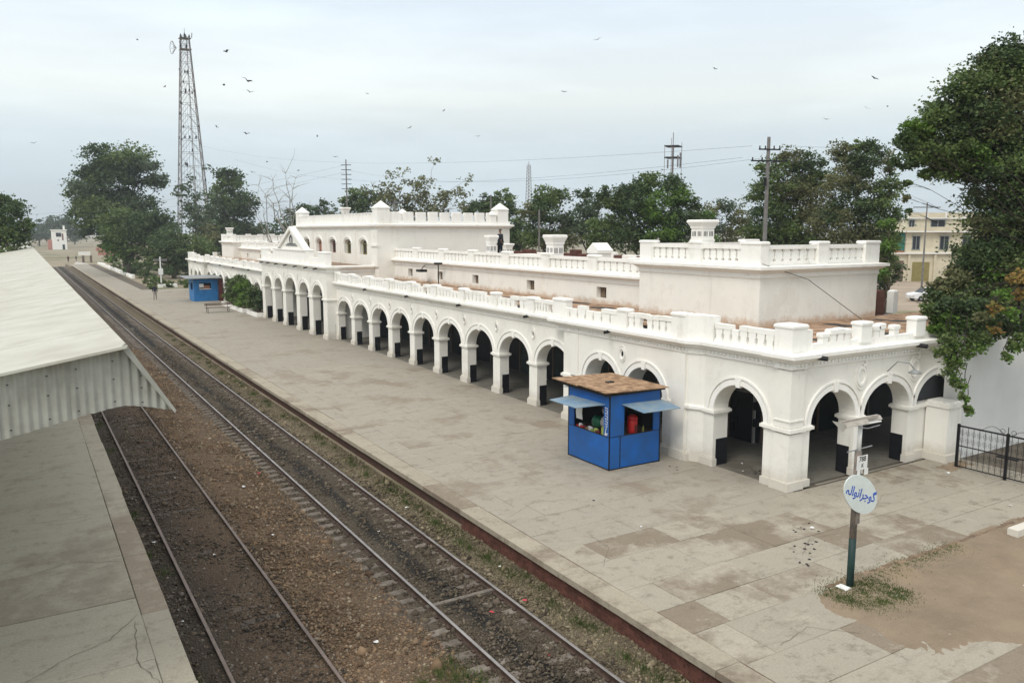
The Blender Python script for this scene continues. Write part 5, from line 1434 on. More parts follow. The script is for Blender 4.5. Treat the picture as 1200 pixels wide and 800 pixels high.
while x0 < EX - .05:
    x1 = min(x0 + .80, EX - .02); n = max(4, int((x1 - x0) / .0184)); mb = MB(); vs = []
    for i in range(n + 1):
        x = x0 + (x1 - x0) * i / n; yy = 12.0 + .016 * math.cos(2 * math.pi * x / .11) + (k % 2) * .006
        zt = (zl(x) if x < RX else RZ_ - (x - RX) * (RZ_ - EZ) / (EX - RX)) - .02
        vs += [(x, yy, float(zbot(x)) + .004 * math.sin(x * 23)), (x, yy, zt), (x, yy + .003, float(zbot(x))), (x, yy + .003, zt)]
    fs = []
    for i in range(n): a = 4 * i; fs += [(a, a + 4, a + 5, a + 1), (a + 2, a + 3, a + 7, a + 6)]
    mb.add(vs, fs); o = mb.build('corrugated_sheet', M['gable'], cn, smooth=True)
    b_ = MB()
    for fz in (.12, .55, .9):
        for xx in (x0 + .11, x0 + .55):
            if xx < x1: 
                zt = zl(xx) if xx < RX else RZ_ - (xx - RX) * 1.8
                z_ = float(zbot(xx)) + (zt - .1 - float(zbot(xx))) * fz; b_.lathe([(.012, 0), (.012, .012)], (xx, 11.965, z_), 6)
    b_.build('roofing_bolts', M['black'], o)['kind'] = 'stuff'
    x0 += .78; k += 1
mb = MB(); mb.prism([(RX - .07, RZ_ - .01), (EX + .04, EZ - .05), (EX + .06, EZ - .01), (RX - .01, RZ_ + .045)], lambda u, v, w: (u, w, v), 11.90, 11.955); mb.build('barge_board', M['gable'], cn)
mb = MB(); mb.prism([(LX, zl(LX) - .02), (RX, RZ_ - .02), (RX, RZ_ + .018), (LX, zl(LX) + .018)], lambda u, v, w: (u, w, v), 11.83, 11.858); mb.build('edge_strip', M['canopy'], cn)
for k in range(20):
    y = 14 + 6.2 * k
    mb = MB(); mb.box(-2.6, -2.4, y - .1, y + .1, 0, 4.95); mb.build('post', M['grey_metal'], cn)
    mb = MB(); mb.prism([(LX + .1, zl(LX) - .16), (RX, RZ_ - .16), (RX, RZ_ - .03), (LX + .1, zl(LX) - .03)], lambda u, v, w: (u, w, v), y - .05, y + .05); mb.build('rafter', M['grey_metal'], cn)
    mb = MB(); mb.tube([(-2.5, y, 3.6), (-.6, y, 5.2)], .05, 6); mb.tube([(-2.5, y, 3.6), (-4.4, y, 4.75)], .05, 6); mb.build('brace', M['grey_metal'], cn)

# ================================================================== NEAR KIOSK
KX0, KX1, KY0, KY1, KT = 15.22, 17.28, 19.16, 21.34, 2.40
ks = thing('kiosk', 'bright blue vending kiosk with a brown board roof before the near end of the arcade', 'kiosk', (16.2, 20.2, 0))
def kp(n, mb, m_, par=None): return mb.build(n, M[m_], par or ks)
fx0, fx1 = 19.45, 21.05      # opening on the track side
rx0, rx1 = 15.80, 17.0       # opening on the near side
ZO, ZP = 1.07, 1.98
mb = MB(); mb.box(KX0, KX0 + .04, KY0 + .002, KY1, .04, ZO - .02); kp('lower_panel', mb, 'blue')
mb = MB(); mb.box(KX0 + .002, rx0 - .16, KY0, KY0 + .04, .04, ZO - .02); kp('lower_panel', mb, 'blue')
mb = MB(); mb.box(rx0 - .14, KX1, KY0, KY0 + .04, .04, ZO - .02); kp('lower_panel', mb, 'blue')
mb = MB(); mb.box(KX0 + .042, KX1, KY1 - .04, KY1 - .001, .04, KT); kp('back_panel', mb, 'blue')
mb = MB(); mb.box(KX1 - .04, KX1 - .001, KY0 + .042, KY1 - .042, .04, KT); kp('back_panel', mb, 'blue')
mb = MB(); mb.box(KX0, KX0 + .04, KY0 + .002, fx0, ZO, KT); mb.box(KX0, KX0 + .04, fx1, KY1, ZO, KT); mb.box(KX0, KX0 + .04, fx0, fx1, ZP, KT); kp('upper_panel', mb, 'blue')
mb = MB(); mb.box(KX0 + .002, rx0, KY0, KY0 + .04, ZO, KT); mb.box(rx1, KX1, KY0, KY0 + .04, ZO, KT); mb.box(rx0, rx1, KY0, KY0 + .04, ZP, KT); kp('upper_panel', mb, 'blue')
mb = MB(); mb.box(KX0 + .05, KX1 - .05, KY0 + .05, KY1 - .05, .96, 1.0); kp('counter', mb, 'wood')
mb = MB(); mb.box(KX0 + .05, KX1 - .05, KY0 + .05, KY1 - .05, .03, .08); kp('floor_board', mb, 'darkin')
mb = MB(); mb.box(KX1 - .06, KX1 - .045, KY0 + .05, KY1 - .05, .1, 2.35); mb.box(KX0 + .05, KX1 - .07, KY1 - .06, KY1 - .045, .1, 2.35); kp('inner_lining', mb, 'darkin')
mb = MB()
for a, b in (((KX0 - .01, KY0 - .01), 0), ((KX0 - .01, KY1 - .02), 0), ((KX1 - .02, KY0 - .01), 0)): mb.box(a[0], a[0] + .035, a[1], a[1] + .035, 0, KT)
mb.box(KX0 - .006, KX0 + .03, KY0 + .03, KY1 - .03, ZO - .02, ZO + .0); mb.box(KX0 + .03, KX1 - .03, KY0 - .006, KY0 + .03, ZO - .02, ZO + .0)
mb.box(rx0 - .165, rx0 - .135, KY0 - .005, KY0 + .02, .06, ZO - .03); mb.box(KX0 - .005, KX0 + .02, KY0 + .04, KY1 - .04, .0, .04); mb.box(KX0 + .04, KX1, KY0 - .005, KY0 + .02, .0, .04)
kp('angle_frame', mb, 'black')
def awn(pts, mat='awning'):
    mb = MB(); vs = [Vector(p) for p in pts]; up = Vector((0, 0, .018))
    mb.add(vs + [v + up for v in vs], [(0, 1, 2, 3), (4, 7, 6, 5), (0, 4, 5, 1), (1, 5, 6, 2), (2, 6, 7, 3), (3, 7, 4, 0)]); return mb
kp('awning', awn([(KX0 - .02, 19.35, 2.07), (KX0 - .02, 21.15, 2.05), (14.38, 21.25, 1.97), (14.42, 19.85, 1.95)]), 'awning')
kp('awning', awn([(15.68, KY0 - .02, 2.06), (17.35, KY0 - .02, 2.03), (17.5, 18.45, 1.86), (15.98, 18.45, 1.88)]), 'awning')
kp('awning', awn([(15.5, KY1 + .02, 2.25), (16.6, KY1 + .02, 2.25), (16.6, 22.1, 2.15), (15.5, 22.1, 2.15)]), 'awning')
for i, (a, b) in enumerate(((18.98, 20.45), (20.46, 21.92))):
    mb = MB(); vs = [(14.93, a, 2.50 - .0 * i), (17.46, a + .0, 2.44), (17.46, b, 2.46), (14.93, b, 2.53 - .01 * i)]
    mb.add(vs + [(x, y, z + .03) for x, y, z in vs], [(0, 1, 2, 3), (4, 7, 6, 5), (0, 4, 5, 1), (1, 5, 6, 2), (2, 6, 7, 3), (3, 7, 4, 0)]); kp('roof_board', mb, 'ply')
mb = MB(); mb.box(15.05, 17.38, 19.06, 19.11, 2.38, 2.442); mb.box(15.05, 15.1, 19.12, 21.5, 2.38, 2.46); mb.box(15.12, 17.3, 21.4, 21.45, 2.38, 2.45); kp('roof_batten', mb, 'black')
mb = MB(); mb.box(16.0, 16.25, 20.25, 20.42, 2.50, 2.56); o = mb.build('stone', M['black'], None, org=(16.1, 20.3, 2.5)); tag(o, 'small dark block lying on the brown roof of the near kiosk', 'stone')
# white brushed writing running up the corner board
mb = MB()
def stroke(pts, r=.008): mb.tube([(KX0 - .012, 19.31 + u, z) for u, z in pts], r, 4)
for k, zz in enumerate(np.arange(1.42, 1.95, .085)):
    stroke([(-.06, zz), (-.02, zz + .05), (.03, zz + .02 + .02 * (k % 2)), (.06, zz + .06)]); 
    if k % 2: stroke([(-.05, zz + .05), (-.05, zz - .03)])
stroke([(-.07, 1.40), (.07, 1.38)]); stroke([(-.02, 1.38), (.04, 1.20), (.0, 1.14)], .012); stroke([(-.07, 1.17), (.07, 1.13)], .016); stroke([(-.05, 1.12), (.05, 1.10)], .012)
kp('brushed_lettering', mb, 'white')
# goods: each a thing of its own
def good(name, label, cat, mb, m_, org, group=None, smooth=False):
    o = mb.build(name, M[m_], None, smooth, org=org); return tag(o, label, cat, group)
mb = MB(); n = 6
vs = []
for i in range(n + 1):
    for j in range(3): vs.append((KX0 + .03 + .012 * math.sin(i * 1.3), 20.62 + .17 * j, 1.93 - .10 * i))
mb.add(vs, [(i * 3 + j, i * 3 + j + 1, i * 3 + j + 4, i * 3 + j + 3) for i in range(n) for j in range(2)])
good('paper_sheet', 'white printed sheet hanging in the left side of the near kiosk opening', 'paper', mb, 'white', (KX0, 20.7, 1.6))
def blob(c, r, sq=(1, 1, 1), seed=0):
    mb = MB(); rr = random.Random(seed); ns, nr = 9, 6; vs = []
    for i in range(nr + 1):
        for k in range(ns):
            t_, p_ = math.pi * i / nr, 2 * math.pi * k / ns; q = r * (1 + rr.uniform(-.16, .16))
            vs.append((c[0] + q * sq[0] * math.sin(t_) * math.cos(p_), c[1] + q * sq[1] * math.sin(t_) * math.sin(p_), c[2] + q * sq[2] * math.cos(t_)))
    mb.add(vs, [(i * ns + k, i * ns + (k + 1) % ns, (i + 1) * ns + (k + 1) % ns, (i + 1) * ns + k) for i in range(nr) for k in range(ns)]); return mb
good('plastic_bag', 'shiny dark green plastic bag heaped on the kiosk counter', 'bag', blob((15.42, 20.05, 1.38), .22, (.7, 1, .9), 3), 'green', (15.42, 20.05, 1.38), smooth=True)
good('plastic_bag', 'crumpled grey clear bag beside the green one in the kiosk', 'bag', blob((15.46, 19.68, 1.42), .19, (.7, 1, 1.1), 5), 'grey_metal', (15.46, 19.68, 1.4), smooth=True)
good('plastic_bag', 'grey bag hanging high at the back of the kiosk opening', 'bag', blob((15.60, 19.85, 1.72), .15, (.8, 1, 1), 9), 'grey_metal', (15.6, 19.8, 1.7), smooth=True)
pk = [('red', 20.92), ('white', 20.8), ('red', 20.68), ('maroon', 20.55), ('ply', 20.42), ('litter', 20.28), ('yellowgreen', 20.14), ('yellowgreen', 19.98), ('maroon', 19.85), ('yellowgreen', 19.62)]
for i, (m_, yy) in enumerate(pk):
    mb = MB(); r = .055 + .02 * (i % 3); x = 15.27 + .03 * (i % 2); big = 1.6 if i == 9 else 1
    mb.bbox(x, x + .07 * big, yy - r, yy + r, 1.0, 1.0 + (.13 + .05 * (i % 2)) * big, .02)
    nm = {'red': 'red', 'white': 'white', 'maroon': 'maroon', 'ply': 'brown', 'litter': 'cream', 'yellowgreen': 'pale green'}[m_]
    pos_ = ['at the far left end of', 'second from the left on', 'third from the left on', 'fourth from the left on', 'left of the middle of', 'in the middle of', 'right of the middle of', 'under the green bag on', 'near the right end of', 'biggest, at the right end of'][i]
    good('snack_packet', '%s snack packet %s the kiosk counter row' % (nm, pos_), 'packet', mb, m_, (x, yy, 1.0), 'snack packets along the kiosk counter')
cl = thing('drinks_cooler', 'red drinks cooler standing in the right hand kiosk opening', 'cooler', (16.35, 19.4, 1.0))
mb = MB(); mb.lathe([(.15, 0), (.165, .1), (.165, .42), (.15, .46)], (16.35, 19.42, 1.0), 14); mb.build('cooler_body', M['red'], cl, True)
mb = MB(); mb.lathe([(.17, .46), (.175, .52), (.10, .60), (.05, .62)], (16.35, 19.42, 1.0), 14); mb.build('lid', M['red'], cl, True)
mb = MB(); mb.box(16.31, 16.39, 19.23, 19.26, 1.1, 1.3); mb.build('label_panel', M['maroon'], cl)
mb = MB(); mb.lathe([(.03, 0), (.03, .14), (.012, .19), (.012, .23)], (16.72, 19.32, 1.0), 8); good('drink_bottle', 'small olive bottle right of the red cooler in the kiosk', 'bottle', mb, 'yellowgreen', (16.72, 19.32, 1))

# ================================================================== FAR KIOSK, BENCH, PLANTERS
k2 = thing('kiosk', 'light blue kiosk with a flat grey roof beside the far wing of the station', 'kiosk', (16.7, 91.4, 0))
def k2p(n, mb, m_, par=None): return mb.build(n, M[m_], par or k2)
mb = MB(); mb.box(15.6, 18.0, 90.4, 90.45, 0, 1.25); mb.box(15.6, 16.1, 90.4, 90.45, 1.25, 2.3); mb.box(17.3, 18.0, 90.4, 90.45, 1.25, 2.3); mb.box(16.1, 17.3, 90.4, 90.45, 1.95, 2.3); k2p('front_panel', mb, 'blue2')
mb = MB(); mb.box(15.55, 15.6, 90.4, 93.2, 0, 1.2); mb.box(15.55, 15.6, 90.4, 91.1, 1.2, 2.3); mb.box(15.55, 15.6, 92.2, 93.2, 1.2, 2.3); mb.box(15.55, 15.6, 91.1, 92.2, 1.9, 2.3); k2p('side_panel', mb, 'blue2')
mb = MB(); mb.box(15.61, 18, 93.15, 93.2, 0, 2.3); mb.box(17.95, 18, 90.46, 93.14, 0, 2.3); k2p('back_panel', mb, 'blue')
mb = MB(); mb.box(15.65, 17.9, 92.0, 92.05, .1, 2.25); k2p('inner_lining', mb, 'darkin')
mb = MB(); mb.prism([(89.6, 2.42), (93.9, 2.52), (93.9, 2.60), (89.6, 2.50)], lambda u, v, w: (w, u, v), 14.7, 18.5); k2p('roof', mb, 'grey_metal')
mb = MB(); mb.box(16.1, 16.55, 90.36, 90.39, 1.45, 1.85); k2p('poster', mb, 'white')
mb = MB(); mb.box(16.62, 17.25, 90.7, 91.0, 1.26, 1.62); k2p('goods_shelf', mb, 'peach')
mb = MB(); mb.box(16.1, 17.3, 90.3, 90.6, 1.25, 1.31); k2p('counter', mb, 'white')
mb = MB(); mb.box(18.02, 18.42, 89.9, 90.0, 0, 2.35); k2p('door_leaf', mb, 'maroon')
bn = thing('bench', 'old wooden platform bench on thin metal legs near the far kiosk', 'bench', (15.2, 77, 0))
for z_, d in ((.80, .12), (.68, .10)):
    mb = MB(); mb.box(14.15, 16.4, 77.35, 77.40, z_ - .05, z_ + .04); mb.build('back_slat', M['wood'], bn)
for k in range(3): mb = MB(); mb.box(14.15, 16.4, 76.8 + k * .17, 76.94 + k * .17, .44, .475); mb.build('seat_slat', M['wood'], bn)
for x in (14.35, 16.2):
    mb = MB(); mb.tube([(x, 76.82, 0), (x, 76.85, .44)], .025, 5); mb.tube([(x, 77.5, 0), (x, 77.4, .84)], .025, 5); mb.tube([(x, 76.82, .42), (x, 77.4, .42)], .02, 5); mb.build('leg_frame', M['black'], bn)
def shrub(label, lobes, base, mats, w, dens=1.0):
    return tree('shrub', label, base, lobes, w, mats, dens=dens, cat='shrub', tr_r=.05, leaf=.15)
for lab, x0, x1, y0, y1 in (('low white planter box by the left end of the porch', 17.25, 18.3, 71.0, 74.6), ('longer low white planter box beyond the first one', 17.1, 18.3, 75.6, 84.5)):
    pl = thing('planter', lab, 'planter', (x0, y0, 0))
    mb = MB(); mb.box(x0, x0 + .15, y0, y1, 0, .35); mb.box(x0 + .15, x1, y0, y0 + .15, 0, .348); mb.box(x0 + .15, x1, y1 - .15, y1, 0, .348); mb.build('planter_kerb', M['trim'], pl)
    mb = MB(); mb.box(x0 + .14, x1, y0 + .14, y1 - .14, 0, .26); mb.build('soil', M['dirt'], pl)
shrub('dark bushy shrub in the near planter against the porch end', [(17.8, 72, 1.0, .75), (17.8, 73.6, 1.1, .8), (17.9, 72.8, 1.8, .75), (17.9, 74, 2.0, .6)], (17.8, 72.8, .2), ['leaf_deep', 'leaf'], 73)
shrub('tall bright green shrub in the far planter', [(17.7, 77, 1.0, .9), (17.6, 79, 1.2, 1.0), (17.7, 81, 1.1, 1.0), (17.7, 77.6, 2.1, .8), (17.7, 79.6, 2.4, .95), (17.7, 81.6, 2.1, .9), (17.8, 83.2, 1.3, .8)], (17.7, 79.5, .2), ['leaf_bright', 'leaf', 'leaf_deep'], 78)

# ================================================================== SIGN POST WITH LAMP
sg = thing('sign_post', 'leaning steel post with an oval white name board and a twin tube lamp on top', 'sign post', (14.46, 10.03, -.04))
bx, by = 14.46, 10.03
mb = MB(); mb.tube([(bx, by, -.1), (bx + .006, by, 1.05)], .075, 12); mb.build('lower_post', M['postgreen'], sg, True)
mb = MB(); mb.tube([(bx + .006, by, 1.05), (bx + .02, by, 2.92)], .072, 12); mb.build('upper_post', M['postgrey'], sg, True)
mb = MB(); mb.tube([(bx + .03, by, 2.9), (bx + .05, by + .01, 3.52)], .045, 10); mb.build('lamp_tube_post', M['white'], sg, True)
mb = MB(); mb.tube([(bx - .30, by + .03, 2.93), (bx + .42, by - .03, 2.98)], .014, 6); mb.build('cross_bar', M['grey_metal'], sg)
mb = MB(); mb.bbox(bx - .30, bx - .10, by - .12, by + .14, -.04, .03, .02); mb.build('foot_plate', M['white'], sg)
def disc(mb, c, rx, rz, tilt, y0, y1, n=32):
    mb.prism([(c[0] + rx * math.cos(2 * math.pi * k / n) * math.cos(tilt) - rz * math.sin(2 * math.pi * k / n) * math.sin(tilt),
               c[1] + rx * math.cos(2 * math.pi * k / n) * math.sin(tilt) + rz * math.sin(2 * math.pi * k / n) * math.cos(tilt)) for k in range(n)], lambda u, v, w: (u, w, v), y0, y1)
mb = MB(); disc(mb, (14.49, 2.02), .62, .36, rad(-33), by - .115, by - .09); bd = mb.build('name_board', M['signwhite'], sg)
def text_mesh(name, body, size, mat, parent, loc, rot, depth=.003, xscale=1.0):
    cu = bpy.data.curves.new(name, 'FONT'); cu.body = body; cu.size = size; cu.extrude = depth; cu.align_x = 'CENTER'; cu.align_y = 'CENTER'; cu.offset = size * .012
    tmp = bpy.data.objects.new('tmp', cu); COL.objects.link(tmp); bpy.context.view_layer.update()
    me = bpy.data.meshes.new_from_object(tmp.evaluated_get(bpy.context.evaluated_depsgraph_get()))
    bpy.data.objects.remove(tmp); me.name = name; me.materials.clear(); me.materials.append(mat)
    me.transform(Matrix.Diagonal((xscale, 1, 1, 1)))
    return link(name, me, parent, loc, rot=rot)
text_mesh('name_lettering', '\ufba7\ufedf\ufe8d\ufeee\ufee7\ufe8d\ufeae\ufe9f\ufeee\ufb94', .27, M['signblue'], bd, (14.49, by - .118, 2.03), (rad(90), rad(20), 0), .002)
mb = MB(); mb.box(bx - .13, bx + .20, by - .10, by - .085, 2.55, 2.84); mb.box(bx - .10, bx - .02, by - .099, by - .086, 2.40, 2.55); mb.box(bx + .12, bx + .24, by - .099, by - .086, 2.42, 2.55); pb_ = mb.build('number_plate', M['white'], sg)
text_mesh('plate_digits', '788', .15, M['black'], pb_, (bx + .03, by - .102, 2.77), (rad(90), 0, 0), .001)
text_mesh('plate_digits', 'K', .12, M['black'], pb_, (bx + .04, by - .102, 2.63), (rad(90), 0, 0), .001)
mb = MB(); mb.box(bx - .05, bx + .08, by - .085, by - .072, 1.38, 1.62); mb.build('notice_sticker', M['postgrey'], sg)
lp = MB()
def trough(mb, x0, x1, y, z, tilt):
    mb.prism([(-.11, -.02), (-.05, .05), (.05, .05), (.11, -.02), (.09, -.02), (.04, .035), (-.04, .035), (-.09, -.02)], lambda u, v, w: (w, y + u, z + v + (w - x0) * tilt), x0, x1)
trough(lp, 13.86, 14.62, by - .02, 3.53, .0); trough(lp, 14.55, 15.22, by + .10, 3.50, .03); lp.prism([(-.02, -.0), (.02, 0), (.02, .06), (-.02, .06)], lambda u, v, w: (w, by + u, 3.56 + v), 13.9, 15.05)
lamp = lp.build('lamp_housing', M['postgrey'], sg)
M['lampgrey'] = simple('lamp_aluminium', (.42, .38, .33), .5, .3, 6)
lamp.data.materials[0] = M['lampgrey']
mb = MB(); mb.tube([(13.9, by - .05, 3.49), (15.1, by - .05, 3.48)], .018, 8); mb.build('tube', M['white'], lamp); mb = MB(); mb.tube([(13.9, by + .02, 3.49), (15.1, by + .02, 3.48)], .018, 8); mb.build('tube', M['white'], lamp)
for x, d in ((13.86, -1),):
    mb = MB(); mb.add([(x, by - .14, 3.54), (x + d * .10, by - .16, 3.62), (x + d * .12, by + .12, 3.62), (x, by + .12, 3.54), (x + d * -.08, by, 3.38)], [(0, 1, 2, 3), (0, 1, 4), (1, 2, 4), (2, 3, 4), (3, 0, 4)]); mb.build('end_cap', M['white'], lamp)
mb = MB(); mb.tube([(14.3, by - .1, 3.46), (14.6, by - .1, 3.40), (15.0, by - .1, 3.42)], .012, 5); mb.build('stay_rod', M['grey_metal'], lamp)

# ================================================================== GATE AND WHITE WALL
gt = thing('iron_gate', 'black wrought iron double gate beside the whitewashed buttress', 'gate', (24.8, 12.3, 0))
def gtp(n, mb, m_='black', par=None): return mb.build(n, M[m_], par or gt)
for y in (13.72, 12.24): mb = MB(); mb.box(24.77, 24.84, y - .035, y + .035, 0, 1.42); gtp('gate_post', mb)
for ya, yb in ((12.28, 13.68), (9.5, 12.2)):
    lf = MB(); lf.box(24.785, 24.82, ya, yb, 1.34, 1.385); lf.box(24.787, 24.818, ya, yb, .06, .09); lf.box(24.787, 24.818, ya, yb, .72, .75); o = gtp('gate_leaf', lf)
    n = int((yb - ya) / .16)
    for k in range(n):
        y = ya + (k + .5) * (yb - ya) / n
        mb = MB(); mb.tube([(24.80, y, .07), (24.80, y, 1.35)], .007, 4); gtp('bar', mb, par=o)
    mb = MB()
    for k in range(n):
        for zc in (.28, .52, .92, 1.16):
            y = ya + (k + 1) * (yb - ya) / n - .08
            for sgn in (-1, 1):
                mb.tube([(24.80 + .004 * sgn, y + sgn * (.075 - .055 * t_ / 7) * math.cos(t_ * .9), zc + (.10 - .075 * t_ / 7) * math.sin(t_ * .9) * sgn) for t_ in range(8)], .0045, 3)
    gtp('scrollwork', mb, par=o)['kind'] = 'stuff'
mb = MB()
for s in (-1, 1):
    mb.tube([(24.8, 12.24 + s * (.75 - t_ * .09), 1.39 + .16 * math.sin(t_ * .45)) for t_ in range(8)], .008, 4)
    mb.tube([(24.8, 12.24 + s * (.16 + .07 * math.cos(t_)), 1.47 + .07 * math.sin(t_)) for t_ in np.linspace(0, 6.2, 10)], .007, 4)
mb.tube([(24.8, 12.24, 1.4), (24.8, 12.24, 1.62)], .012, 5); gtp('gate_crest', mb)
mb = MB(); mb.box(24.74, 24.84, 11.9, 12.5, .66, .70); gtp('gate_bolt', mb)
M['greywhite'] = simple('grey_limewash', (.68, .68, .66), .9, .08, .8, .004)
mb = MB(); mb.box(25.86, 42, 14.35, 14.9, -.05, 4.2); mb.box(25.84, 42, 14.30, 14.93, 4.2, 4.32); o = mb.build('boundary_wall', M['greywhite'], None, org=(25.9, 14.4, 0)); tag(o, 'tall blank greyish white wall behind the black iron gate', 'wall')
mb = MB()
for k in range(40):
    a = random.uniform(24.3, 25.6); mb.lathe([(.10, 0), (.07, .03), (.02, .045)], (a, 13.9 + random.uniform(-.25, .2) - .1 * abs(a - 24.9), .0), 6)
o = mb.build('dirt_heap', M['dirt'], None, org=(24.9, 13.8, 0)); tag(o, 'brown dirt swept against the foot of the buttress', 'dirt', None, 'stuff')

# ================================================================== PEOPLE
def person(label, base, h, facing, shirt, legs, pose='stand'):
    T_ = thing('person', label, 'person', base)
    def sk(name, joints, edges, radii, mat, lvl=1):
        me = bpy.data.meshes.new(name); me.from_pydata([tuple(Vector(j) * h) for j in joints], edges, [])
        o = bpy.data.objects.new(name, me); COL.objects.link(o)
        m = o.modifiers.new('skin', 'SKIN'); m.use_smooth_shade = True
        for v, r in zip(me.skin_vertices[0].data, radii): v.radius = (r[0] * h, r[1] * h) if isinstance(r, tuple) else (r * h, r * h)
        me.skin_vertices[0].data[0].use_root = True
        s = o.modifiers.new('sub', 'SUBSURF'); s.levels = lvl; s.render_levels = lvl
        bpy.context.view_layer.update()
        nm = bpy.data.meshes.new_from_object(o.evaluated_get(bpy.context.evaluated_depsgraph_get())); bpy.data.objects.remove(o)
        nm.materials.clear(); nm.materials.append(M[mat]); nm.polygons.foreach_set('use_smooth', [True] * len(nm.polygons))
        return link(name, nm, T_, base, rotz=facing)
    st = .10 if pose == 'walk' else .02
    J = [(0, 0, .53), (0, 0, .64), (0, 0, .75), (0, .0, .81), (0, 0, .86), (0, .01, .93), (0, .012, .985),       # 0-6 pelvis..crown
         (.10, 0, .79), (.135, -.02, .66), (.14, .05, .54), (.14, .07, .49), (-.10, 0, .79), (-.135, .02, .66), (-.14, -.02, .53), (-.14, -.02, .48),
         (.05, 0, .48), (.055, st, .27), (.055, st * .8, .04), (.06, st + .06, .015), (-.05, 0, .48), (-.055, -st * .4, .27), (-.055, -st * 1.4, .05), (-.06, -st + .03, .015)]
    Eg = [(0, 1), (1, 2), (2, 3), (3, 4), (4, 5), (5, 6), (2, 7), (7, 8), (8, 9), (9, 10), (2, 11), (11, 12), (12, 13), (13, 14), (0, 15), (15, 16), (16, 17), (17, 18), (0, 19), (19, 20), (20, 21), (21, 22)]
    R_ = [(.085, .06), (.075, .055), (.09, .06), (.04, .04), (.032, .032), (.048, .055), (.03, .034), .034, .026, .02, .018, .034, .026, .02, .018, .05, .034, .022, .018, .05, .034, .022, .018]
    sk('body', J, Eg, R_, 'skin')
    sk('shirt', [J[0], J[1], J[2], (0, 0, .80), J[7], J[8], J[9], J[11], J[12], J[13], (0, 0, .47)], [(0, 1), (1, 2), (2, 3), (2, 4), (4, 5), (5, 6), (2, 7), (7, 8), (8, 9), (0, 10)],
       [(.098, .075), (.088, .068), (.102, .072), (.05, .05), .044, .036, .03, .044, .036, .03, (.10, .078)], shirt)
    sk('trousers', [(0, 0, .53), J[15], J[16], (J[17][0], J[17][1], .06), J[19], J[20], (J[21][0], J[21][1], .07)], [(0, 1), (1, 2), (2, 3), (0, 4), (4, 5), (5, 6)], [(.09, .07), .06, .045, .036, .06, .045, .036], legs)
    sk('hair', [(0, -.005, .93), (0, -.004, .965), (0, .004, .992)], [(0, 1), (1, 2)], [(.052, .056), (.056, .06), (.034, .038)], 'hair')
    return T_
person('person in a dark vest and pale trousers walking along the platform edge of the garden', (12.35, 95.2, 0), 1.68, rad(160), 'cloth_dark', 'cloth_pale', 'walk')
person('person in dark clothes standing on the roof beside the low chimney', (23.95, 40.6, 5.85), 1.7, rad(100), 'cloth_dark', 'cloth_dark')
person('person in a brown shirt, left of two standing at the far end of the platform', (10.6, 236, -.45), 1.7, 0, 'maroon', 'cloth_dark')
person('person in pale clothes, right of two standing at the far end of the platform', (12.4, 236, -.45), 1.7, 1, 'cloth_dark', 'cloth_pale')

# ================================================================== LATTICE TOWER, MASTS, POLES, WIRES
tw = thing('lattice_tower', 'very tall steel lattice communication tower at the left with birds perched on it', 'tower', (37.6, 214, 0))
TH_ = 54.0; tc_ = Vector((37.9, 214.5, 0))
def half(z): return 4.0 * (1 - z / TH_) ** 1.0 * .82 + 1.05
ang = rad(28)
def tcorner(k, z):
    a = ang + k * math.pi / 2; h = half(z) * 1.28
    return Vector((tc_.x + h * math.cos(a) , tc_.y + h * math.sin(a), z))
levels = [0]
while levels[-1] < TH_ - 1: levels.append(min(TH_, levels[-1] + 1.1 + half(levels[-1]) * .75))
for k in range(4):
    mb = MB(); mb.tube([tcorner(k, 0), tcorner(k, TH_)], [.14, .09], 5); mb.build('tower_leg', M['steel'], tw)
for i, (a, b) in enumerate(zip(levels, levels[1:])):
    mb = MB(); r = .048
    for k in range(4):
        p, q = tcorner(k, a), tcorner(k + 1, a); p2, q2 = tcorner(k, b), tcorner(k + 1, b); m_ = (p2 + q2) / 2
        mb.tube([p, m_], r, 3); mb.tube([q, m_], r, 3); mb.tube([p2, q2], r, 3)
        mb.tube([(p + q) / 2, m_], r * .8, 3); mb.tube([(p * .75 + q * .25), (p2 * .75 + q2 * .25)], r * .6, 3); mb.tube([(p * .25 + q * .75), (p2 * .25 + q2 * .75)], r * .6, 3)
        mb.tube([(p + p2) / 2, (p + m_) / 2], r * .7, 3); mb.tube([(q + q2) / 2, (q + m_) / 2], r * .7, 3)
    mb.build('lattice_stage', M['steel'], tw)
mb = MB()
for z in (51.0, 53.6): mb = MB(); mb.box(tc_.x - 1.3, tc_.x + 1.3, tc_.y - 1.3, tc_.y + 1.3, z, z + .08); mb.build('work_platform', M['steel'], tw)
mb = MB()
mb.tube([(tc_.x - 3.2, tc_.y, 51.3 + 1.2 * math.sin(t_)) if False else (tc_.x - 3.0 - .3 * math.cos(t_), tc_.y + 1.1 * math.cos(t_), 51.2 + 1.5 * math.sin(t_)) for t_ in np.linspace(0, 6.28, 14)], .07, 4)
for t_ in np.linspace(0, 6.28, 9): mb.tube([(tc_.x - 3.0, tc_.y + 1.1 * math.cos(t_), 51.2 + 1.5 * math.sin(t_)), (tc_.x - 2.0, tc_.y, 51.2)], .05, 3)
mb.build('dish_frame', M['steel'], tw)
mb = MB(); mb.tube([(tc_.x, tc_.y, TH_), (tc_.x, tc_.y, TH_ + 2)], .06, 4); mb.tube([(tc_.x + 1.6, tc_.y, TH_), (tc_.x + 1.7, tc_.y, TH_ + 1.1)], .12, 4); mb.build('antenna_rods', M['steel'], tw)
mb = MB(); mb.tube([(tc_.x + .6, tc_.y - .8, 0), (tc_.x + .3, tc_.y - .5, TH_)], .12, 4); mb.build('cable_ladder', M['steel'], tw)

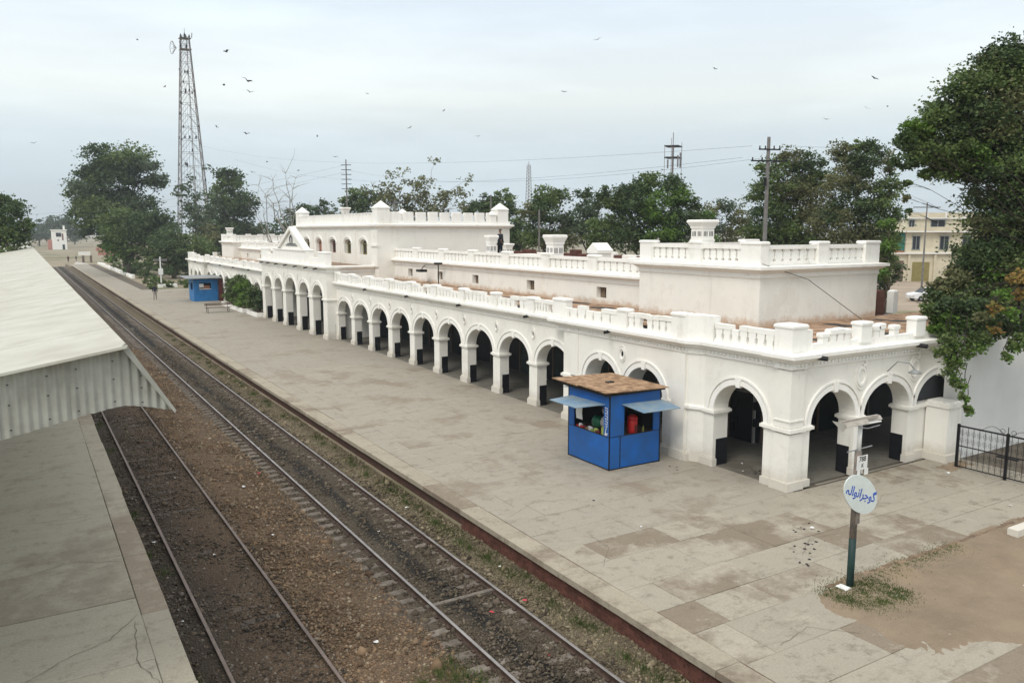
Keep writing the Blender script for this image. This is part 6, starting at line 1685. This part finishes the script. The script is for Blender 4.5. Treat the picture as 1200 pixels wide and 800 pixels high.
# birds: one mesh for flying, one for perched
def flying():
    mb = MB(); mb.add([(0, -.20, 0), (.05, 0, .03), (-.05, 0, .03), (0, .22, 0), (0, 0, -.05)], [(0, 1, 4), (0, 4, 2), (3, 4, 1), (3, 2, 4), (0, 2, 1), (3, 1, 2)])
    for s in (-1, 1):
        mb.add([(s * .03, .10, .02), (s * .30, .12, .16), (s * .62, -.04, .10), (s * .28, -.06, .14), (s * .03, -.10, .02)], [(0, 1, 3, 4), (1, 2, 3)])
        mb.add([(s * .03, .10, .005), (s * .30, .12, .145), (s * .62, -.04, .095), (s * .28, -.06, .125), (s * .03, -.10, .005)], [(4, 3, 1, 0), (3, 2, 1)])
    return mb.mesh('bird')
fb = flying(); fb.materials.append(M['bird'])
BP = [(16.62, 75.1, 22.87, 1.15), (15.46, 63.29, 18.51, 1.3), (16.08, 65.2, 18.03, 1.0), (17.39, 80.23, 20.9, 1), (15.86, 124.53, 33.33, 1), (18.6, 121.84, 26.96, 1), (1.78, 82.89, 14.99, 1.1), (20.16, 83.82, 17.0, 1.1), (24.3, 117.49, 21.52, 1), (35.98, 110.16, 20.25, 1), (29.85, 113.35, 16.78, 1), (30.6, 124.6, 16.11, 1), (41.32, 118.43, 18.39, 1), (50.64, 66.72, 26.26, 1), (65.24, 93.29, 26.27, 1), (83.12, 82.89, 29.39, 1), (73.95, 51.9, 22.47, 1), (100.49, 71.44, 24.07, 1), (102.9, 70.01, 24.3, 1), (46.01, 117.07, 27.73, 1), (51.09, 113.16, 22.68, 1), (60.26, 120.04, 26.69, 1), (59.71, 107.7, 21.42, 1), (27.37, 90.79, 14.12, .8), (95.6, 74.18, 22.56, 1)]
ref = ['highest bird just right of the lattice tower top', 'largest bird right of the tower, wings raised', 'bird just below the largest one right of the tower', 'bird nearest the upper right side of the tower', 'bird high left of the tower top', 'bird left of the middle of the tower', 'lone bird far left above the flat-topped tree',
       'low bird right of the tower above the layered tree', 'small bird right of the middle of the tower', 'faint bird between the tower and the middle of the sky', 'faint bird low above the bare limbs', 'lowest faint bird above the bare limbs', 'faint bird above the crossarm pole by the central block', 'bird near the top middle of the sky', 'bird in the middle of the sky over the dark trees',
       'lone bird right of the middle of the sky', 'bird high at the right beside the great tree', 'left one of two faint birds near the great tree', 'right one of two faint birds near the great tree', 'faint bird above the wispy tree', 'faint bird low above the wispy tree', 'faint bird right of the wispy tree', 'faint bird low in the middle over the battlements', 'bird low over the left roof end', 'faint bird above the tall concrete pole']
for i, ((x, y, z, s), lab) in enumerate(zip(BP, ref)):
    o = link('bird', fb, None, (x, y, z), rot=(random.uniform(-.4, .4), random.uniform(-.5, .5), random.uniform(0, 6.28)), scale=(s * .78,) * 3)
    tag(o, lab, 'bird', 'birds in the sky')
mb = MB(); mb.lathe([(.02, 0), (.10, .08), (.12, .2), (.09, .32), (.05, .36), (.065, .42), (.02, .48)], (0, 0, 0), 6); mb.add([(-.06, -.05, .1), (.06, -.05, .1), (0, -.36, .02), (0, -.1, .16)], [(0, 1, 3), (1, 2, 3), (2, 0, 3), (0, 2, 1)])
pm = mb.mesh('perched_bird'); pm.materials.append(M['bird'])
for i in range(44):
    z = levels[random.choice(range(3, len(levels)))] if i > 8 else random.choice((51.2, 53.8)); k = random.randrange(4); t_ = random.random()
    p = tcorner(k, z).lerp(tcorner(k + 1, z), t_)
    o = link('perched_bird', pm, None, (p.x, p.y, z + (.05 if i > 8 else .18)), rotz=random.uniform(0, 6), scale=(1.7,) * 3)
    tag(o, 'dark bird perched ' + ('on the work platform at the top of the lattice tower' if i <= 8 else 'on an upper rung of the lattice tower, above the treetops' if z > 20 else 'on a low rung of the lattice tower, level with the treetops'), 'bird', 'birds perched on the lattice tower')

pw = thing('power_pole', 'tall grey concrete power pole with two crossarms before the green trees', 'power pole', (40.3, 35.4, 0))
mb = MB(); mb.tube([(40.3, 35.4, 0), (40.3, 35.4, 13.2)], [.17, .10], 8); mb.build('pole_shaft', M['pole'], pw)
for z, w_ in ((12.45, 1.1), (11.75, 1.85)):
    mb = MB(); d = Vector((.86, -.50, 0)); c = Vector((40.3, 35.3, z)); a = c - d * w_ * .62; b = c + d * w_ * .62
    mb.tube([a, b + Vector((0, 0, -.03))], .055, 4); o = mb.build('crossarm', M['black'], pw)
    for t_ in (0.04, .3, .7, .96):
        mb = MB(); p = a.lerp(b, t_); mb.lathe([(.03, 0), (.06, .05), (.03, .12), (.05, .18), (.02, .22)], p, 6); mb.build('insulator', M['black'], o)
mb = MB(); mb.tube([(40.3, 35.2, 11.6), (40.9, 34.6, 11.75)], .03, 4); mb.tube([(40.0, 35.3, 10.2), (40.0, 35.3, 10.7)], .1, 6); mb.build('stay_brace', M['black'], pw)
def wire(label, a, b, sag, r=.007, cat='power line', n=16):
    a, b = Vector(a), Vector(b); mb = MB()
    mb.tube([a.lerp(b, i / n) - Vector((0, 0, 4 * sag * (i / n) * (1 - i / n))) for i in range(n + 1)], r, 4)
    o = mb.build('power_line', M['wire'], None, org=a); tag(o, label, cat, 'overhead wires'); return o
q1, q2, q3 = Vector((39.4, 35.9, 12.65)), Vector((38.9, 36.2, 11.95)), Vector((39.9, 35.6, 11.9))
wire('upper thin wire running left from the top crossarm of the tall pole', q1, (36, 190, 26), 2.2, .009)
wire('middle wire running left from the lower crossarm of the tall pole', q2, (34, 150, 20), 2.6, .009)
wire('lowest wire running left from the lower crossarm of the tall pole', q3, (42.6, 117.5, 16.5), 1.6, .009)
wire('short wire leaving the tall pole to the right', (41.2, 34.8, 12.65), (75, -10, 14), 1.5)
wire('lower wire leaving the tall pole to the right', (41.6, 34.6, 11.95), (75, -12, 12), 1.5)
wire('faint sagging wire crossing the sky at the far left', (42.6, 117.5, 17.2), (-40, 260, 14), 5.0, .011)
wire('second faint wire crossing the sky at the far left', (42.6, 117.5, 16.2), (-40, 250, 12), 5.0, .011)
def crosspole(name, label, x, y, h, arms, r=.12, base=0, wd=1.0):
    t_ = thing(name, label, 'power pole', (x, y, base)); mb = MB(); mb.tube([(x, y, base), (x, y, h)], [r, r * .6], 6); mb.build('pole_shaft', M['pole'], t_)
    for z in arms:
        mb = MB(); mb.tube([(x - .87 * wd, y + .5 * wd, z), (x + .87 * wd, y - .5 * wd, z)], .06, 4); mb.build('crossarm', M['black'], t_)
crosspole('power_pole', 'distant pole with six short crossarms behind the central block', 42.6, 117.5, 18.0, (17.2, 16.5, 15.8, 15.1, 14.4, 13.7), .14, 0, .75)
crosspole('power_pole', 'dark T shaped pole top behind the left battlements', 36.3, 84.8, 10.9, (10.7, 10.5), .16, 0, 1.4)
crosspole('power_pole', 'dark T shaped pole top behind the right battlements', 43.0, 74.8, 11.2, (11.0, 10.6), .15, 0, 1.3)
crosspole('power_pole', 'pole with one crossarm in front of the cream house', 85.3, 52.5, 10.5, (10.0,), .12, 0, 1.5)
crosspole('flag_pole', 'thin bare pole rising left of the pediment', 25.4, 97.5, 11.4, (), .06)
sl = thing('street_lamp', 'street lamp with a horizontal arm among the dark trees beyond the roof', 'street lamp', (33.3, 50.7, 0))
mb = MB(); mb.tube([(33.3, 50.7, 0), (33.3, 50.7, 9.0)], [.09, .06], 6); mb.build('lamp_column', M['pole'], sl)
mb = MB(); mb.tube([(33.3, 50.7, 7.6), (34.3, 50.1, 7.85)], .035, 5); mb.build('lamp_arm', M['pole'], sl); mb = MB(); mb.box(34.2, 34.75, 49.9, 50.15, 7.83, 7.93); mb.build('lamp_head', M['grey_metal'], sl)
ms = thing('radio_mast', 'telecom mast with a square antenna platform above the broadest dark tree', 'mast', (91.6, 100.1, 0))
mb = MB(); mb.tube([(91.6, 100.1, 0), (91.6, 100.1, 21.2)], [.25, .17], 6); mb.tube([(91.6, 100.1, 20.5), (91.6, 100.1, 23.2)], .06, 4); mb.build('mast_shaft', M['steel'], ms)
for z in (19.2, 21.0):
    mb = MB()
    c4 = [(89.9, 100.2), (91.4, 98.7), (93.3, 99.9), (91.8, 101.5)]
    for i in range(4): mb.tube([(*c4[i], z), (*c4[(i + 1) % 4], z)], .11, 4); mb.tube([(*c4[i], z), (91.6, 100.1, z)], .09, 4)
    mb.build('antenna_platform', M['black'], ms)
for i, (x, y) in enumerate(((89.9, 100.2), (91.4, 98.7), (93.3, 99.9), (91.8, 101.5), (90.6, 99.4), (92.5, 99.3))):
    mb = MB(); mb.box(x - .09, x + .09, y - .09, y + .09, 17.2 + .4 * (i % 2), 19.0 + .5 * (i % 3)) if i % 2 else mb.tube([(x, y, 15.0), (x, y, 21.2 + .25 * i)], .04, 4); mb.build('antenna', M['steel'], ms)
m2 = thing('radio_mast', 'faint slender lattice mast between the round tree and the street lamp', 'mast', (93.4, 146.3, 0))
mb = MB(); mb.tube([(93.4, 146.3, 0), (93.4, 146.3, 22.0)], [.10, .06], 4); mb.build('mast_shaft', M['steel'], m2)
mb = MB()
for k in range(22):
    z = 6 + k * .7; h = .80 - .022 * k
    for s in (-1, 1): mb.tube([(93.4 - h * .86 * s, 146.3 + h * .5 * s, z), (93.4 + h * .86 * s, 146.3 - h * .5 * s, z + .7)], .05, 3)
for s in (-1, 1): mb.tube([(93.4 + s * 1.0, 146.3 - s * .55, 0), (93.4 + s * .3, 146.3 - s * .2, 21.2)], .07, 3)
mb.build('lattice', M['steel'], m2)

# ================================================================== HOUSES, CAR, GARDEN, CABIN
def building(name, label, org, ang, build, cat='house'):
    T_ = thing(name, label, cat, org); T_.rotation_euler = (0, 0, ang)
    def add(n, mb, m_, parent=None):
        me = mb.mesh(n); me.materials.append(M[m_]); o = bpy.data.objects.new(n, me); COL.objects.link(o); o.parent = parent or T_; return o
    build(add); return T_
def cream(add):
    # local x to the right along the facade, y away from the camera
    mb = MB(); mb.box(0, 13, 0, 9, 0, 4.1); add('ground_floor', mb, 'cream')
    mb = MB(); mb.box(1.9, 14, .2, 9, 4.101, 7.3); add('middle_floor', mb, 'cream')
    mb = MB(); mb.box(-.4, 1.899, .5, 9, 4.102, 6.2); add('side_bay', mb, 'peach')
    mb = MB(); mb.box(2.4, 14, 1.2, 9, 7.301, 9.3); add('top_floor', mb, 'cream')
    for z, x0, y0, d in ((4.1, -.3, -.5, .18), (7.3, -.2, -.6, .16), (9.3, 2.2, .8, .15)):
        mb = MB(); mb.box(x0, 14.2, y0, 9.1, z - .002, z + d); add('floor_slab', mb, 'white')
    mb = MB(); mb.box(-.2, 14, -.55, -.4, 7.45, 8.1); mb.box(2.2, 14, .82, .95, 9.44, 10.2); add('parapet', mb, 'cream')
    for k in range(5): mb = MB(); mb.box(2.3 + k * 2.8, 2.5 + k * 2.8, .75, .98, 9.4, 10.35); add('parapet_post', mb, 'white')
    mb = MB(); mb.box(-.4, 1.8, .3, .4, 4.6, 7.2); add('shade_cloth', mb, 'teal')
    for x, z, w, h in ((2.9, 4.8, 1.1, 1.9), (7.0, 4.8, 1.3, 1.9), (10.4, 4.8, 1.3, 1.9), (6.0, 7.9, 2.1, 1.2), (2.7, 7.9, .8, 1.2)):
        y_ = .2 if z < 7 else 1.2
        mb = MB(); mb.box(x, x + w, y_ - .03, y_ + .02, z, z + h); o = add('window', mb, 'glass'); f = MB()
        for u in (0, .5, 1): f.box(x + w * u - .05, x + w * u + .05, y_ - .06, y_ - .031, z, z + h)
        f.box(x - .1, x + w + .1, y_ - .1, y_, z - .12, z - .01); f.box(x - .15, x + w + .15, y_ - .45, y_, z + h + .02, z + h + .1); add('window_frame', f, 'grey_metal', o)
    mb = MB(); mb.box(.2, 1.7, -.02, .02, 0, 3.1); add('garage_door', mb, 'wood')
    mb = MB(); mb.box(3.0, 5.6, -.03, .02, 0, 2.9); o = add('shop_shutter', mb, 'shutter')
    for x in (-.1, 2.2, 6.1, 9): mb = MB(); mb.box(x, x + .3, -.35, -.03, 0, 4.1); add('pillar', mb, 'cream')
building('house', 'cream and peach three storey house seen through the gap left of the great tree', (111.4, 73.4, -.05), rad(-31), cream)
def shed(add):
    mb = MB(); mb.box(0, 6, 0, 5, 0, 7.2); add('wall', mb, 'greywhite'); mb = MB(); mb.box(-.3, 6.3, -.3, 5.3, 7.2, 7.6); add('roof_slab', mb, 'pole')
    mb = MB(); mb.box(-.05, 6.05, -.05, .0, 5.9, 6.2); add('string_course', mb, 'pole')
building('shed', 'plain grey building glimpsed between the olive tree and the tall pole', (83.2, 79.8, 0), rad(-31), shed, 'building')
def cabin(add):
    mb = MB(); mb.box(0, 5.6, 0, 5, 0, 8.2); add('wall', mb, 'trim'); mb = MB(); mb.box(-.3, 5.9, -.3, 5.3, 8.2, 8.6); add('roof_slab', mb, 'trim')
    mb = MB(); mb.box(4.4, 5.1, .2, .9, 8.6, 10.3); add('chimney', mb, 'trim')
    mb = MB(); mb.box(1.6, 3.6, -.04, .02, 5.5, 7.2); add('window', mb, 'glass'); mb = MB(); mb.box(3.8, 4.4, -.04, .02, 4.0, 6.9); add('shutter', mb, 'red_frame')
    mb = MB(); mb.box(2.0, 2.6, -.04, .02, 3.7, 4.3); add('small_window', mb, 'glass'); mb = MB(); mb.box(3.8, 4.7, -.04, .02, 0, 2.2); add('door', mb, 'door')
    mb = MB(); mb.box(-1.6, 0, 1, 4, 0, 4.3); add('lean_to', mb, 'pinkwall')
building('signal_cabin', 'small white two storey signal cabin far along the tracks', (12.4, 400, -.45), 0, cabin, 'cabin')
for lab, x0, x1, y0, h, m_ in (('low salmon wall beyond the end of the platform', 22, 46, 296, 1.6, 'pinkwall'), ('long low pale wall far beyond the platform end', 26, 60, 360, 1.4, 'pinkwall'), ('short white wall on the open ground beside the platform end', 16.5, 20, 300, 1.1, 'wash')):
    mb = MB(); mb.bbox(x0, x1, y0, y0 + .3, -.5, h - .45, .05); o = mb.build('boundary_wall', M[m_], None, org=(x0, y0, -.5)); tag(o, lab, 'wall')
for i, (x, y, h) in enumerate(((13.2, 226, 1.9), (14.9, 226, 1.9))):
    mb = MB(); mb.bbox(x, x + .5, y, y + .5, -.45, h - .45, .05); o = mb.build('gate_pillar', M['wood'], None, org=(x, y, -.45)); tag(o, ('left' if i == 0 else 'right') + ' one of two short brown pillars beyond the platform end', 'pillar')
mb = MB(); mb.prism([(10.4, -.02), (13.2, -.02), (13.2, .12), (10.9, .6)], lambda u, v, w: (u, w, v), 206.5, 207); o = mb.build('ramp_barrier', M['trim'], None, org=(10.4, 206.5, 0)); tag(o, 'sloping white barrier closing the end of the platform', 'barrier')
gw = thing('garden_kerb', 'crumbling whitewashed kerb wall between the platform and the garden', 'kerb', (15.2, 150, 0))
yy = 141
while yy < 207:
    ln = random.uniform(1.5, 4.5); mb = MB(); mb.bbox(15.1 + random.uniform(-.1, .1), 15.5, yy, yy + ln, -.06, random.uniform(.25, .6), .05); mb.build('kerb_block', M['trim'], gw); yy += ln + random.choice((.05, .05, .8))
for i, (x, y, w_) in enumerate(((15.5, 116, 2.4), (18.8, 112.6, 1.6), (21.5, 113.0, 2.4), (24.5, 116, 3.0))):
    mb = MB(); mb.bbox(x, x + w_, y, y + .3, -.06, .4, .05); o = mb.build('low_kerb_wall', M['trim'], None, org=(x, y, 0)); tag(o, 'low white kerb ' + ('left of the garden tap post', 'in the middle of the garden edge', 'nearest the far kiosk roof', 'against the trees behind the far wing')[i], 'kerb')
b_ = []
for k in range(60): b_.append((random.uniform(16, 30), random.uniform(112, 190), random.uniform(.2, .5), random.uniform(.5, 1.1)))
hd = thing('garden_hedge', 'overgrown green hedge and weeds filling the station garden', 'hedge', (20, 140, 0)); leaf_cloud('foliage', b_, 140, M['leaf'], hd, .8); hd['kind'] = 'stuff'
b_ = [(random.uniform(14.5, 26), random.uniform(113, 126), .12, random.uniform(.4, .8)) for k in range(24)]
hd = thing('garden_grass', 'bright green grass along the near edge of the station garden', 'grass', (17, 116, 0)); leaf_cloud('foliage', b_, 130, M['grass'], hd, .7); hd['kind'] = 'stuff'
bs = thing('station_board', 'white cross shaped station board post in the garden left of the far kiosk', 'sign post', (16.6, 121, 0))
mb = MB(); mb.tube([(16.6, 121, 0), (16.6, 121, 3.9)], .09, 6); mb.build('post', M['white'], bs); mb = MB(); mb.box(15.7, 17.5, 120.95, 121.05, 3.3, 3.6); mb.build('board', M['pole'], bs); mb = MB(); mb.box(16.3, 16.9, 120.9, 121.0, 1.4, 2.3); mb.build('notice', M['white'], bs)
# forecourt on the far side: road, verge
mb = MB(); mb.quad((60, 34, -.045), (130, 20, -.045), (150, 66, -.045), (80, 84, -.045)); M['road'] = simple('dusty_road', (.36, .29, .22), .95, .25, .3, 0); structure('road', mb, M['road'])
mb = MB(); mb.quad((52, 24, -.04), (60, 22, -.04), (76, 42, -.04), (66, 48, -.04)); M['turf'] = simple('thin_turf', (.13, .16, .07), .95, .4, .8, 0, col2=(.22, .18, .11)); structure('grass_verge', mb, M['turf'])
mb = MB(); mb.quad((32, 15, -.05), (52, 12, -.05), (60, 40, -.05), (32, 44, -.05)); structure('back_yard', mb, M['roofdirt'])
def car(org, ang):
    T_ = thing('parked_car', 'white car parked in front of the cream house, half hidden by leaves', 'car', org); T_.rotation_euler = (0, 0, ang)
    def add(n, mb, m_, parent=None, smooth=False):
        me = mb.mesh(n, smooth=smooth); me.materials.append(M[m_]); o = bpy.data.objects.new(n, me); COL.objects.link(o); o.parent = parent or T_; return o
    side = [(-2.05, .32), (-2.1, .62), (-1.95, .82), (-1.25, .92), (1.35, .95), (1.95, .88), (2.08, .6), (2.05, .32)]
    mb = MB(); mb.prism(side, lambda u, v, w: (u, w, v), -.8, .8); body = add('body', mb, 'carwhite')
    mb = MB(); top = [(-1.15, .93), (-.55, 1.40), (.85, 1.42), (1.40, .96)]
    mb.add([(u, -.74 if v < 1 else -.60, v) for u, v in top] + [(u, .74 if v < 1 else .60, v) for u, v in top], [(0, 1, 2, 3), (7, 6, 5, 4), (1, 5, 6, 2)]); add('roof', mb, 'carwhite')
    for pts_ in ([(-1.13, -.72, .94), (-.56, -.585, 1.38), (-.56, .585, 1.38), (-1.13, .72, .94)], [(1.38, .72, .97), (.86, .585, 1.40), (.86, -.585, 1.40), (1.38, -.72, .97)]):
        mb = MB(); mb.add(pts_, [(0, 1, 2, 3)]); add('windscreen', mb, 'glass')
    for s in (-1, 1):
        mb = MB(); mb.add([(-.95, s * .735, .97), (-.5, s * .62, 1.33), (.15, s * .62, 1.34), (.15, s * .735, .97)], [(0, 1, 2, 3)]); mb.add([(.22, s * .735, .97), (.22, s * .62, 1.34), (.80, s * .62, 1.34), (1.2, s * .735, .98)], [(0, 1, 2, 3)]); add('side_window', mb, 'glass')
        for x in (-1.3, 1.3):
            mb = MB(); mb.prism([(x + .31 * math.cos(k * math.pi / 8), .31 + .31 * math.sin(k * math.pi / 8)) for k in range(16)], lambda u, v, w: (u, w, v), s * .62, s * .82); wl = add('wheel', mb, 'tyre')
            mb = MB(); mb.prism([(x + .17 * math.cos(k * math.pi / 6), .31 + .17 * math.sin(k * math.pi / 6)) for k in range(12)], lambda u, v, w: (u, w, v), s * .80, s * .83); add('rim', mb, 'grey_metal', wl)
        mb = MB(); mb.box(-2.12, -2.05, s * .68 - .15, s * .68 + .1, .6, .75); add('headlight', mb, 'white')
car((83.5, 50.6, -.04), rad(-25))
# haze: one closed box of thin air round everything
mb = MB(); mb.box(-2600, 2600, -400, 3100, -2.5, 62)
hz = mb.build('haze', None, None, org=(0, 0, 0)); hz['kind'] = 'stuff'; hz['label'] = 'thin pale haze in the distance'
hm = bpy.data.materials.new('haze_air'); hm.use_nodes = True; t = hm.node_tree; t.nodes.clear()
o_ = t.nodes.new('ShaderNodeOutputMaterial'); pv = t.nodes.new('ShaderNodeVolumePrincipled'); pv.inputs['Density'].default_value = .00035; pv.inputs['Color'].default_value = (.86, .93, 1.0, 1)
t.links.new(pv.outputs[0], o_.inputs['Volume']); hz.data.materials.append(hm)
